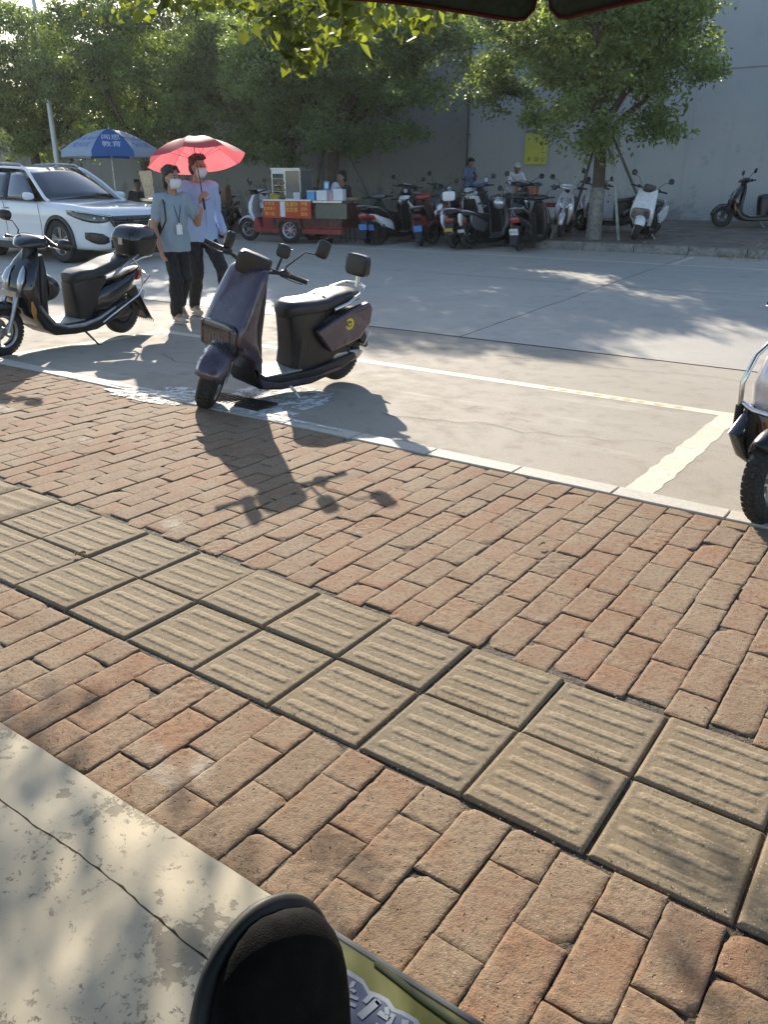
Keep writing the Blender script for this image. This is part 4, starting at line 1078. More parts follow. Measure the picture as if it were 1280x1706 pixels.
def classic_scooter(name, loc, rz, lean, label, steer=0.0, pm=None, L=1.30, R=0.215, group=None, cat='scooter', topbox=False, crash=False, hero=False, shieldm=None, mir='oval', wide=1.0, fend0=5, headm=None, mat_='M', platem=None, ptxt=None, sc=1):
    """rounded step-through scooter with swept leg shield"""
    pm = pm or M_GBLK; shieldm = shieldm or pm; xf, xr = L / 2, -L / 2
    t = thing(name, loc, rz, label, cat, group, lean=lean, sc=sc)
    S, ax, d = steerM(xf, R, radians(27), steer)
    wheel(t, 'front_wheel', (xf, 0, R), R, S, rimm=M_ALU if hero else M_BLK, disc=hero)
    Bs = T((.03, 0, -.095)); Bx = T((.05, 0, -.15))
    wheel(t, 'rear_wheel', (xr, 0, R), R, None, hub=True, rimm=M_BLK, disc=False)
    mb = MB(S)
    for s in (-1, 1): mb.tube([(xf, s * .08, R), (xf - .07, s * .075, R + .16), (xf - .14, s * .06, R + .30)], [.018, .02, .022], n=10)
    mb.box((xf - .14, 0, R + .30), (.06, .16, .05)); obj('fork', mb, M_ALU if hero else M_BLK, t)
    mb = MB(S); rings = []
    for k in range(12):
        a = radians(fend0 + (140 - fend0) * k / 11); rad = R + .035; wd = .066 * (.75 + .25 * min(1, k / 4))
        rings.append([(xf + (rad - .05 * abs(-1 + j / 4) ** 2.4) * cos(a), wd * (-1 + j / 4), R + (rad - .05 * abs(-1 + j / 4) ** 2.4) * sin(a)) for j in range(9)])
    mb.loft(rings, False, closed=False); obj('front_fender', mb, pm, t, solid=.006)
    # leg shield, swept back and down into the floor
    mb = MB(Mx.Diagonal((1, wide, 1, 1))); mb.sl([(.36, .22, .10, .03, 20, 2.6), (.40, .32, .155, .05, 8, 2.8), (.425, .44, .185, .07, 0, 2.8), (.43, .56, .185, .085, -8, 2.8), (.40, .68, .165, .085, -16, 2.8), (.35, .78, .125, .07, -25, 2.8), (.31, .845, .085, .045, -30, 2.6)], 32)
    ls = obj('leg_shield', mb, shieldm, t, ang=60)
    mb = MB(Mx.Diagonal((1, wide, 1, 1))); mb.sl([(.30, .25, .14, .025, 0, 4), (.33, .45, .165, .05, -4, 3.5), (.30, .66, .150, .05, -14, 3.5), (.265, .81, .085, .03, -14, 3)], 24); obj('inner_shield', mb, M_BLK, t)
    for s in (-1, 1):
        mb = MB(); mb.sl([(.50, .52, .006, .012, 0, 2, s * .075), (.512, .57, .030, .014, -14, 2.4, s * .085), (.500, .63, .042, .014, -18, 2.4, s * .095), (.465, .70, .028, .012, -22, 2.4, s * .085), (.44, .735, .006, .008, -26, 2, s * .07)], 18); obj('headlamp', mb, headm or M_CLENS, ls)
        mb = MB(); mb.sl([(.42, .30, .01, .02, 0, 2, s * .135), (.445, .38, .022, .02, 0, 2.4, s * .15), (.455, .46, .012, .02, 0, 2, s * .165)], 12); obj('turn_signal', mb, M_AMB, ls)
    # body side that sweeps from shield through floor to tail
    prof = [(.42, .42), (.44, .34), (.36, .21), (.24, .135), (.02, .115), (-.22, .12), (-.48, .20), (-.66, .30), (-.60, .36), (-.40, .30), (-.20, .225), (.16, .215), (.27, .26), (.33, .38), (.37, .45)]
    mb = MB(); mb.prism(prof, -.165, .165); obj('lower_body', mb, M_BLK, t, bev=.022)
    for s in (-1, 1):
        mb = MB(); mb.tube([(.40, s * .155, .43), (.34, s * .168, .335), (.26, s * .172, .245), (.14, s * .175, .20), (-.06, s * .175, .195), (-.24, s * .172, .225), (-.45, s * .162, .30)], [.012, .016, .018, .018, .018, .016, .010], n=10); obj('side_trim', mb, M_ALU if crash else M_BLK, t)
    mb = MB(); mb.box((.05, 0, .222), (.32, .27, .014)); fm = obj('foot_mat', mb, M_MAT, t, bev=.005)
    # seat base + tail
    mb = MB(Bs); mb.sl([(-.14, .28, .12, .04, 0, 3.4), (-.20, .34, .13, .10, 0, 3.4), (-.23, .50, .13, .145, 0, 3.4), (-.26, .62, .13, .19, 0, 3.4), (-.29, .67, .125, .20, 0, 3.4)], 28); obj('seat_base', mb, M_BLK, t)
    mb = MB(Bs); mb.sl([(-.26, .42, .10, .10, 90, 3), (-.40, .46, .150, .145, 94, 3), (-.58, .52, .152, .13, 100, 3), (-.74, .60, .13, .09, 106, 3), (-.86, .665, .09, .05, 110, 3), (-.92, .70, .04, .02, 110, 2.6)], 28); obj('tail_body', mb, pm, t, ang=60)
    mb = MB(Bs); mb.sl([(-.075, .64, .05, .03, 80, 3), (-.10, .665, .10, .055, 80, 3), (-.17, .69, .128, .058, 86, 3), (-.30, .705, .135, .052, 94, 3), (-.42, .73, .145, .055, 100, 3), (-.56, .77, .145, .055, 100, 3), (-.70, .795, .12, .05, 95, 3), (-.77, .797, .07, .03, 92, 3)], 32); obj('seat', mb, M_SEATM, t)
    mb = MB(Bs); mb.sl([(-.86, .60, .085, .028, 0, 3.2), (-.895, .655, .095, .028, 0, 3.2), (-.90, .69, .07, .018, 0, 3)], 20); obj('tail_lamp', mb, M_TAILR, t)
    mb = MB(Bs); mb.prism([(-.72, .50), (-.84, .55), (-.90, .40), (-1.0, .22), (-.97, .215), (-.86, .36), (-.78, .44)], -.075, .075)
    if hero:
        for q in range(6): mb.prism([(-.985 + .0, .235), (-.99, .215), (-.965, .205)], -.07 + q * .024, -.055 + q * .024)
        mb.add([(-.86, -.10, .46), (-.86, .10, .46), (-1.02, .105, .20), (-1.02, -.105, .20)], [(0, 1, 2, 3)])
        for q in range(8):
            y = -.10 + q * .0275; mb.add([(-1.018, y, .203), (-1.018, y + .022, .203), (-1.03, y + .011, .165)], [(0, 1, 2)])
    obj('mud_flap', mb, M_BLK, t)
    plate(t, platem or M_PLATEW, (-.935, 0, .44), -.38, (.17, .12), ptxt, Bs)
    mb = MB(Bs); mb.tube([(-.50, .15, .68), (-.62, .16, .76), (-.82, .14, .84), (-.92, .08, .85), (-.94, 0, .85), (-.92, -.08, .85), (-.82, -.14, .84), (-.62, -.16, .76), (-.50, -.15, .68)], .011, n=10); obj('grab_rail', mb, M_ALU, t)
    if crash:
        for s in (-1, 1):
            mb = MB(T((0, 0, -.04))); mb.tube([(-.28, s * .17, .22), (-.50, s * .185, .33), (-.72, s * .185, .42), (-.80, s * .18, .50), (-.79, s * .175, .66), (-.70, s * .17, .76)], .010, n=8); mb.tube([(-.80, s * .18, .52), (-.93, s * .14, .58), (-.97, 0, .60)], .010, n=8)
            obj('crash_bar', mb, M_CHR, t)
    for s in (-1, 1):
        mb = MB(); mb.tube([(-.64, s * .11, .24), (-.58, s * .12, .50)], [.018, .016], n=10)
        for q in range(7): mb.lathe([(.018, 0), (.03, .004), (.018, .008)], 12, T((-.635 + .008 * q, s * .113, .27 + .03 * q)))
        obj('shock_absorber', mb, M_BLK, t)
        mb = MB(); mb.sl([(-.30, .20, .012, .03, 90, 3, s * .10), (-.48, .215, .016, .04, 90, 3, s * .105), (-.66, .225, .014, .035, 90, 3, s * .105), (-.72, .225, .006, .012, 90, 3, s * .1)], 16); obj('swing_arm', mb, M_BLK, t)
    mb = MB(); mb.tube([(-.08, .13, .14), (-.12, .20, .06), (-.145, .245, .01), (-.17, .255, .006)], [.011, .010, .009, .008], n=8); obj('kickstand', mb, M_ALU if not hero else M_BLK, t)
    hz = ax + d * .76
    Sh = S @ T(hz) @ RY(-radians(27) * 0.5)
    mb = MB(Sh); mb.sl([(-.075, .02, .07, .02, 90, 2.8), (-.05, .025, .14, .045, 95, 2.8), (.0, .03, .175, .060, 100, 2.8), (.06, .015, .135, .055, 105, 2.8), (.11, -.01, .07, .035, 110, 2.6), (.125, -.02, .03, .015, 110, 2.4)], 28); hb = obj('handlebar_cowl', mb, pm, t, ang=60)
    mb = MB(Sh); mb.tube([(0, 0, -.02), (0.03, 0, -.20)], [.06, .045], n=14); obj('steering_column', mb, M_BLK, t)
    bars(Sh, hb, .335, .03, .06, gripm=M_BLK, extra=hero)
    if topbox:
        b = thing('top_box', (0, 0, 0), 0); b.parent = t
        mb = MB(Bx); mb.tube([(-.72, .10, .80), (-.90, .13, .865), (-1.06, .10, .875), (-1.06, -.10, .875), (-.90, -.13, .865), (-.72, -.10, .80)], .010, n=8); obj('rack', mb, M_CHR, b)
        mb = MB(Bx); mb.sl([(-.95, .885, .135, .135, 0, 4), (-.95, .90, .150, .15, 0, 4), (-.95, 1.03, .175, .175, 0, 4.4)], 32); obj('box_shell', mb, M_BLK, b)
        mb = MB(Bx); mb.sl([(-.95, 1.033, .180, .180, 0, 4.4), (-.95, 1.05, .180, .180, 0, 4.2), (-.95, 1.115, .155, .150, 0, 3.6), (-.95, 1.145, .115, .11, 0, 3.2), (-.95, 1.152, .06, .05, 0, 3)], 32); obj('lid', mb, M_GBLK, b)
        mb = MB(Bx)
        for s in (-1, 1): mb.sl([(-1.10, 1.08, .012, .02, 60, 3, s * .10), (-1.125, 1.05, .012, .02, 60, 3, s * .10)], 10)
        mb.box((-1.127, 0, 1.045), (.012, .20, .03)); obj('reflector', mb, M_TAILR, b)
        mb = MB(Bx); mb.box((-.768, 0, 1.01), (.014, .05, .06)); obj('latch', mb, M_ALU, b)
    return t, hb, Sh

# ---- the purple scooter in the middle, front wheel turned towards the viewer
HP = atan2(-1.11, -0.16)
mid = (-3.81, 4.12)
pur, hb, Sh = boxy_scooter('scooter', (mid[0], mid[1], gz(4.12) - 0.004), HP, radians(-6.5), 'dusty purple scooter with silver grab rail and backrest, front wheel turned at the brick kerb', steer=radians(44))
mirror(Sh, hb, 1, 'rect', pos=(-.12, .37, .265), root=(-.045, .19, .03), face=0)
mirror(Sh, hb, -1, 'rect', pos=(-.04, .20, .10), root=(-.045, .19, .03), face=1.2)
mb = MB(Sh); mb.tube([(-.03, .14, .04), (-.03, .145, .12)], .009, n=8); ph = obj('phone_holder', mb, M_BLK, pur)
mb = rbox((-.03, .145, .165), (.035, .085, .085), Sh, 4, 16); mb.M = Sh
for a, b in ((.19, .15), (.10, .15), (.19, .19), (.10, .19)): mb.tube([(-.03, .145, .165), (-.045, a + .0, b)], .006, n=6)
obj('holder_clamp', mb, M_BLK, ph)
mb = MB(Sh); mb.box((-.05, .205, .045), (.03, .05, .02)); obj('switch_lamp', mb, M_AMB, hb)

# ---- the black scooter at the left with a top box
HB = atan2(-1.36, 0.14)
bk, hb, Sh = classic_scooter('scooter', (-6.66, 4.40, gz(4.40) - 0.004), HB, radians(-5), 'black scooter with chrome crash bars and glossy black top box at the left edge', steer=radians(4), L=1.34, hero=True, crash=True, topbox=True)
mirror(Sh, hb, 1, 'oval', pos=(-.02, .36, .05), root=(.0, .15, .04))
mirror(Sh, hb, -1, 'oval', pos=(-.02, .34, .20), root=(.0, .15, .05))
mb = MB(); mb.sl([(.27, .40, .05, .03, 0, 2.6), (.20, .44, .12, .07, 0, 2.6), (.17, .53, .14, .09, 0, 2.6), (.20, .62, .12, .06, 0, 2.6), (.24, .66, .05, .02, 0, 2.4)], 24); obj('storage_pod', mb, M_GBLK, bk, sub=2)

# ---- the silver scooter cut by the right edge
HR = atan2(-1.0, -0.28)
rs, hb, Sh = classic_scooter('scooter', (-0.30, 4.22, gz(4.22) - 0.004), HR, radians(3), 'silver white scooter with chrome crash bar cut off by the right edge of the photo', steer=radians(-6), L=1.30, R=.195, hero=True, pm=M_BLK, shieldm=M_SPOW, wide=1.3, fend0=50)
mirror(Sh, hb, 1, 'oval', pos=(-.02, .36, .20), root=(.0, .15, .04))
mb = MB()
for s in (-1, 1):
    mb.tube([(.40, s * .18, .76), (.455, s * .235, .68), (.50, s * .262, .56), (.50, s * .262, .47), (.42, s * .25, .41), (.36, s * .2, .36)], .012, n=10)
    mb.tube([(.49, s * .26, .47), (.53, s * .18, .45), (.555, 0, .43)], .012, n=10)
obj('crash_bar', mb, M_CHR, rs)
for s in (-1, 1):
    mb = MB(); mb.tube([(.50, s * .263, .46), (.50, s * .265, .35), (.50, s * .264, .33)], [.018, .02, .012], n=10); obj('rubber_buffer', mb, M_TYRE, rs)
    mb = MB(); mb.sl([(.42, .16, .012, .05, 0, 2.6, s * .15), (.48, .26, .035, .10, -6, 3, s * .20), (.52, .38, .04, .12, -12, 3, s * .215), (.47, .46, .012, .05, -16, 3, s * .22)], 24); obj('lower_panel', mb, M_GBLK, rs)
# ---- parked scooters across the road: one of each kind, then copies
GF = 'scooters parked across the road'
def simple_mirrors(Sh, hb, shape, up=.2):
    mirror(Sh, hb, 1, shape, pos=(-.02, .35, up), root=(.0, .17, .03)); mirror(Sh, hb, -1, shape, pos=(-.02, .35, up), root=(.0, .17, .03))
sky_m = M_MIR
wb, hb, Sh = boxy_scooter('scooter', (-5.30, 16.30, gz(16.3) + .012), atan2(-1, 0.05) , radians(-5), 'white boxy scooter facing the road on the far pavement right of the tree', steer=radians(22), pm=M_WHT, L=1.2, group=GF, backrest=False, hero=False)
simple_mirrors(Sh, hb, 'round', .24)
ck, hb, Sh = classic_scooter('scooter', (-7.03, 15.05, gz(15) - .01), pi / 2 + .05, radians(-4), 'black scooter with red tail lamp and white plate, rightmost of the packed row', pm=M_GBLK, platem=M_PLATEW, ptxt='A7C52', group=GF)
simple_mirrors(Sh, hb, 'round', .2)
def far(src, x, y, hd, label, lean=-4, swap=None, group=GF, sc=None, drop=()):
    z = fz(x, y) if (y > 15.2) else gz(y) - .012
    return dup(src, (x, y, z + .002), hd, label, radians(lean), group, swap=swap, sc=sc, drop=drop + ('lettering',))
d90 = pi / 2
# rear row, tails towards the road (from left to right)
far(ck, -10.60, 14.86, d90 + .30, 'black scooter with silver tail and blue plate just right of the seated vendor', swap=[(M_GBLK, M_GREYP), (M_PLATEW, M_PLATEB)], drop=('mirror',))
far(ck, -10.12, 14.98, d90 - .12, 'white tailed scooter with red lamp and blue plate, second right of the seated vendor', swap=[(M_GBLK, M_WHT), (M_PLATEW, M_PLATEB)], sc=.96)
far(ck, -9.42, 14.95, d90 + .42, 'red scooter with blue plate beside the white tailed one', swap=[(M_GBLK, M_REDP), (M_PLATEW, M_PLATEB), (M_TAILR, M_BLK)], lean=-7)
far(ck, -8.95, 15.25, -d90 - .25, 'dark maroon scooter facing the road, squeezed right of the red one', swap=[(M_GBLK, mat('maroon_paint', (.10, .012, .012), .3, coat=.5)), (M_PLATEW, M_PLATEB)], sc=.95)
b3 = far(wb, -8.42, 14.88, d90 + .12, 'white boxy scooter with yellow plate and square backrest in the packed row', swap=[(M_PLATEB, M_PLATEY)], sc=1.06)
far(wb, -7.93, 14.95, d90 - .22, 'dark grey boxy scooter right of the white one with yellow plate', swap=[(M_WHT, M_GREYP), (M_PLATEB, M_PLATEW)], lean=-7)
far(ck, -7.45, 15.35, -d90 + .45, 'black scooter facing the road, left of the rightmost one in the row', swap=[(M_PLATEW, M_PLATEB)], lean=5)
mb = MB(); mb.tube([(-.70, 0, .72), (-.74, 0, .86)], .015); pp = obj('backrest_post', mb, M_CHR, b3); obj('backrest', rbox((-.73, 0, .90), (.05, .24, .16), None, 4.5, 20), M_WHT, b3)
# second row behind, mostly handlebars and mirrors showing
far(ck, -11.0, 16.6, -d90 + .35, 'black scooter facing the road in the back row nearest the vendor')
far(wb, -10.05, 16.75, -d90 - .3, 'grey boxy scooter facing the road in the back row behind the white tailed one', swap=[(M_WHT, M_GREYP)])
far(ck, -9.3, 16.9, d90 + .2, 'dark blue scooter in the back row with its tail towards the road', swap=[(M_GBLK, M_BLUEP)])
far(ck, -8.3, 16.9, -d90 + .5, 'black scooter with raised mirrors in the middle of the back row', sc=1.04)
far(ck, -6.98, 16.35, -d90 + .3, 'silver fronted scooter facing the road behind the rightmost one', swap=[(M_GBLK, M_SPOW)])
# left of the cart
far(ck, -14.6, 15.6, -d90 + .7, 'dark scooter behind the cart front with a pale leg shield', swap=[(M_GBLK, M_SPOW)])
far(ck, -13.4, 16.2, -d90 - .3, 'black scooter parked behind the glass food cabinet')
far(ck, -15.9, 15.3, -d90 + .4, 'black scooter half hidden behind the man with the red umbrella')
far(ck, -16.8, 15.9, -d90 - .2, 'grey scooter in the shade left of the food cart', swap=[(M_GBLK, M_GREYP)])
# right side
far(ck, -6.35, 17.3, pi - .05, 'black step through scooter parked behind the whitewashed tree trunk', lean=4)
far(wb, -6.95, 17.6, -d90 + .5, 'grey and white scooter left of the tree among the prop poles', swap=[(M_WHT, M_SPOW)])
bR = far(ck, -3.95, 19.2, pi + .55, 'black scooter with a dark top box against the wall at the right edge', lean=3)
# helmets and parcels on the parked scooters
def helmet(loc, m, label):
    t = thing('helmet', loc, random.uniform(0, 6), label, 'helmet', sc=.92)
    mb = MB(); mb.ell((0, 0, .12), (.135, .115, .13), n=22, m=12); obj('shell', mb, m, t)
    mb = MB(); mb.sl([(.075, .10, .095, .05, 0, 2.4), (.085, .12, .098, .055, 0, 2.4), (.075, .16, .085, .045, 0, 2.4)], 18); obj('visor', mb, M_LENS, t)
    return t
helmet((-9.05, 14.93, .64), M_WHT, 'white helmet hanging over the seat of the maroon scooter')
helmet((-7.75, 14.95, .78), M_CLENS, 'silver helmet sitting on the seat of the dark grey scooter')
helmet((-9.3, 16.45, .93), M_SPOW, 'pale helmet resting on the seat in the back row behind the red scooter')
# ================================================================ white SUV
M_CARW = mat('white_car_paint', (0.78, 0.79, 0.81), 0.22, 0.0, var=0.02, scale=2, coat=1.0)
M_GLASS = mat('car_glass', (0.018, 0.022, 0.026), 0.04, 0.0, var=0.1, coat=1.0, spec=0.9)
M_CLAD = mat('grey_cladding', (0.03, 0.03, 0.032), 0.55)
M_GRL = mat('grille_black', (0.012, 0.012, 0.013), 0.3, coat=.3)
M_DRL = mat('lamp_inner', (0.75, 0.78, 0.80), 0.1, 0.7)
M_WLINE = mat('warm_lamp_bar', (0.85, 0.80, 0.60), 0.2)
car = thing('parked_car', (-14.95, 10.02, gz(9.6)), 0, 'white compact SUV with roof rails waiting in the road at the left edge', 'car')
# body stations: x, halfwidth, zbottom, zbelt, ztop(centre)
ST = [(2.27, .50, .30, .66, .70), (2.25, .62, .26, .74, .80), (2.19, .74, .22, .84, .885), (2.08, .835, .20, .90, .945), (1.92, .885, .20, .945, .985), (1.70, .905, .20, .975, 1.015), (1.38, .912, .20, .995, 1.045), (1.05, .912, .20, 1.005, 1.075),
      (.75, .912, .20, 1.015, 1.06), (.30, .912, .20, 1.03, 1.06), (-.5, .912, .20, 1.055, 1.08), (-1.2, .912, .20, 1.07, 1.10), (-1.8, .90, .20, 1.08, 1.12), (-2.08, .86, .24, 1.05, 1.10), (-2.22, .78, .34, .98, 1.0), (-2.27, .66, .42, .90, .92)]
def sec(x, w, zb, zl, zt):
    h = zl - zb
    P_ = [(.55 * w, zb), (.90 * w, zb + .01), (.985 * w, zb + .08), (w, zb + .30 * h), (w * .992, zb + .52 * h), (w * 1.002, zb + .72 * h), (w * .985, zb + .90 * h), (w * .945, zl), (w * .87, zl + (zt - zl) * .42), (w * .60, zl + (zt - zl) * .80), (w * .30, zt - .003), (0, zt)]
    return P_
ST = [((x + (x - 1.5) * .16) if x > 1.5 else x, *r_) for x, *r_ in ST]
mb = MB(); rings = []
for s in ST:
    q = sec(*s); rings.append([(s[0], y, z) for y, z in q] + [(s[0], -y, z) for y, z in reversed(q[:-1])])
mb.loft(rings, True)
body = obj('body', mb, M_CARW, car, ang=30)
sb = body.modifiers.new('s', 'SUBSURF'); sb.levels = 3; sb.render_levels = 3
dg = bpy.context.evaluated_depsgraph_get(); dg.update(); me2 = bpy.data.meshes.new_from_object(body.evaluated_get(dg))
body.modifiers.clear(); body.data = me2
bm = bmesh.new(); bm.from_mesh(me2)
for wx in (1.38, -1.30):
    near_ = [f for f in bm.faces if abs(sqrt((f.calc_center_median().x - wx) ** 2 + (f.calc_center_median().z - .36) ** 2) - .41) < .09 and abs(f.calc_center_median().y) > .45]
    bmesh.ops.subdivide_edges(bm, edges=list({e for f in near_ for e in f.edges}), cuts=2, use_grid_fill=True)
    bm.faces.ensure_lookup_table()
    kill = [f for f in bm.faces if sqrt((f.calc_center_median().x - wx) ** 2 + (f.calc_center_median().z - .36) ** 2) < .405 and abs(f.calc_center_median().y) > .45]
    bmesh.ops.delete(bm, geom=kill, context='FACES')
bm.to_mesh(me2); bm.free()
me2.polygons.foreach_set('use_smooth', [True] * len(me2.polygons)); me2.set_sharp_from_angle(angle=radians(32))
from mathutils.bvhtree import BVHTree
bvh = BVHTree.FromPolygons([v.co.copy() for v in me2.vertices], [tuple(p.vertices) for p in me2.polygons])
def on_body(p, off):
    """snap a panel point to the car body, standing off by a few millimetres"""
    p = V(p); c = V((1.15, 0, p.z)); d_ = (p - c).normalized(); h = bvh.ray_cast(c + d_ * 2.5, -d_)
    return (h[0] + d_ * off) if h[0] is not None else p
# wheel arches, liners, sills
for x in (1.38, -1.30):
    for s in (-1, 1):
        mb = MB(T((x, s * .895, .36)) @ Mx.Rotation(pi / 2, 4, 'X')); mb.lathe([(.388, -.03), (.445, -.028), (.452, 0), (.445, .028), (.388, .03), (.388, -.03)], 40, a0=radians(-12), a1=radians(192)); obj('wheel_arch', mb, M_CLAD, car)
        mb = MB(T((x, s * .66, .36)) @ Mx.Rotation(s * -pi / 2, 4, 'X')); mb.lathe([(.0, -.18), (.385, -.18), (.385, .20)], 32, a0=0, a1=2 * pi); obj('wheel_liner', mb, M_CLAD, car)
        # wheel
        Mw = T((x, s * .80, .36)) @ Mx.Rotation(s * -pi / 2, 4, 'X')
        mb = MB(Mw); mb.lathe([(.245, -.10), (.30, -.112), (.345, -.105), (.358, -.08), (.36, 0), (.358, .08), (.345, .105), (.30, .112), (.245, .10)], 44)
        for k in range(56):
            for q in (-.05, .05): mb.box((.358, 0, q), (.008, .022, .06), Mx.Rotation(2 * pi * k / 56 + q, 4, 'Z'))
        wh = obj('wheel', mb, M_TYRE, car)
        mb = MB(Mw); mb.lathe([(.25, -.10), (.25, .09), (.238, .10), (.226, .088), (.215, .02), (.19, -.06), (0, -.06)], 40)
        mb.lathe([(0, .085), (.05, .085), (.06, .06), (.06, -.03)], 20)
        for k in range(5):
            a = 2 * pi * k / 5 + .3
            for da in (-.13, .13):
                mb.prism([(.045, .052), (.235, .07), (.235, .09), (.045, .078)], -.013, .013, Mx.Rotation(a + da * 1.0, 4, 'Z'))
        obj('rim', mb, M_ALU, wh)
        mb = MB(Mw); mb.lathe([(.0, .015), (.20, .015)], 30); obj('brake', mb, M_GRL, wh)
for s in (-1, 1):
    mb = MB(); mb.box((.04, s * .905, .245), (1.8, .035, .13)); obj('sill_cladding', mb, M_CLAD, car, bev=.012)
# greenhouse
WB = [(1.12, .80, 1.035), (.86, .86, 1.03)]
def quadgrid(P00, P10, P01, P11, bulge=(0, 0, 0), n=8, m=6):
    P00, P10, P01, P11, bv = map(V, (P00, P10, P01, P11, bulge)); vs = []
    for j in range(m + 1):
        for i in range(n + 1):
            a, b = i / n, j / m
            p = (P00 * (1 - a) + P10 * a) * (1 - b) + (P01 * (1 - a) + P11 * a) * b
            vs.append(p + bv * (1 - (2 * a - 1) ** 2) * 1.0 + bv * .3 * (1 - (2 * b - 1) ** 2))
    return vs, [(j * (n + 1) + i, j * (n + 1) + i + 1, (j + 1) * (n + 1) + i + 1, (j + 1) * (n + 1) + i) for j in range(m) for i in range(n)]
mb = MB(); mb.add(*quadgrid((1.02, -.80, 1.035), (1.02, .80, 1.035), (.28, -.60, 1.555), (.28, .60, 1.555), (.10, 0, .05))); ws = obj('windscreen', mb, M_GLASS, car, solid=.006)
for s in (-1, 1):
    mb = MB(); mb.tube([(1.10 + .0, s * .05, 1.095), (1.02, s * .42, 1.09), (.98, s * .62, 1.12)], .008, n=6); obj('wiper', mb, M_CLAD, ws)
mb = MB(); mb.add(*quadgrid((-2.12, -.74, 1.13), (-2.12, .74, 1.13), (-1.80, -.58, 1.55), (-1.80, .58, 1.55), (-.05, 0, 0))); obj('rear_window', mb, M_GLASS, car, solid=.006)
for s in (-1, 1):
    for (xa, xb, ta, tb) in ((.78, -.20, .22, -.22), (-.26, -1.16, -.28, -1.10), (-1.22, -1.80, -1.16, -1.55)):
        mb = MB(); mb.add(*quadgrid((xa, s * .862, 1.05), (xb, s * .866, 1.075), (ta, s * .655, 1.515), (tb, s * .665, 1.525 if tb > -1.3 else 1.44), (0, s * .02, 0))); obj('side_window', mb, M_GLASS, car, solid=.006)
    mb = MB()
    mb.tube([(1.12, s * .835, 1.02), (.98, s * .815, 1.075), (.62, s * .735, 1.34), (.28, s * .630, 1.548), (.10, s * .62, 1.60)], [.035, .032, .030, .032, .03], n=10)
    obj('pillar', mb, M_CARW, car); mb = MB()
    mb.tube([(-1.80, s * .60, 1.555), (-2.12, s * .76, 1.13), (-2.15, s * .80, 1.05)], [.05, .06, .05], n=10)
    mb.prism([(-1.70, 1.08), (-2.12, 1.10), (-1.82, 1.54), (-1.50, 1.53)], s * .70, s * .72)
    obj('pillar', mb, M_CARW, car)
    mb = MB(); mb.tube([(-.23, s * .864, 1.06), (-.25, s * .67, 1.52)], .03, n=8); obj('door_pillar', mb, M_GRL, car); mb = MB(); mb.tube([(-1.19, s * .866, 1.07), (-1.13, s * .67, 1.52)], .03, n=8); obj('door_pillar', mb, M_GRL, car)
    mb = MB(); mb.tube([(.95, s * .875, 1.03), (-.2, s * .90, 1.05), (-1.8, s * .90, 1.085)], .012, n=6); obj('belt_trim', mb, M_GRL, car)
    # doors: cut lines, handles
    mb = MB()
    for q in ([(.86, .30), (.90, .60), (.86, .99)], [(-.22, .28), (-.22, .6), (-.23, 1.03)], [(-1.02, .50), (-1.14, .75), (-1.18, 1.05)]):
        for a, b in zip(q[:-1], q[1:]): mb.tube([(a[0], s * .9105, a[1]), (b[0], s * .908, b[1])], .005, n=5)
    obj('door_gap', mb, M_GRL, car)
    mb = MB()
    for x in (-.06, -1.0): mb.tube([(x, s * .915, .90), (x - .03, s * .935, .905), (x - .17, s * .935, .91), (x - .20, s * .915, .91)], .013, n=8)
    obj('door_handle', mb, M_CHR, car)
    mb = MB(); mb.sl([(.67, 1.10, .02, .03, 90, 3, s * .93), (.70, 1.115, .07, .055, 90, 3, s * 1.0), (.76, 1.115, .105, .068, 90, 3, s * 1.01), (.82, 1.11, .095, .055, 90, 3, s * 1.01), (.86, 1.105, .05, .025, 90, 3, s * 1.0)], 20); wm = obj('wing_mirror', mb, M_CARW, car)
    mb = MB(); mb.tube([(.78, s * .86, 1.03), (.76, s * .94, 1.07)], .025, n=8); obj('mirror_foot', mb, M_GRL, wm)
    mb = MB(); mb.tube([(.12, s * .60, 1.615), (.0, s * .60, 1.66), (-.6, s * .60, 1.685), (-1.3, s * .59, 1.675), (-1.55, s * .58, 1.635)], .016, n=8); obj('roof_rail', mb, M_ALU, car)
rf = []
for x, z, wd in ((.30, 1.545, .60), (.22, 1.578, .615), (.0, 1.612, .635), (-.5, 1.635, .64), (-1.1, 1.63, .64), (-1.6, 1.60, .62), (-1.85, 1.565, .60), (-1.98, 1.535, .56)):
    rf.append([(x, wd * math.copysign(abs(cos(2 * pi * k / 24)) ** .6, cos(2 * pi * k / 24)), z - .035 + (.05 if sin(2 * pi * k / 24) > 0 else .02) * math.copysign(abs(sin(2 * pi * k / 24)) ** .7, sin(2 * pi * k / 24))) for k in range(24)])
mb = MB(); mb.loft(rf, True); obj('roof', mb, M_CARW, car, ang=50)
# interior dark box so the cabin is not hollow, seats
mb = MB(); mb.box((-.4, 0, 1.12), (2.4, 1.3, .10))
for x in (.0, -.9):
    for y in (-.36, .36): mb.sl([(x, 1.15, .22, .08, 0, 3), (x - .08, 1.3, .22, .07, 0, 3), (x - .12, 1.42, .12, .05, 0, 3)], 14, T((0, y, 0)))
obj('interior', mb, M_CLAD, car)
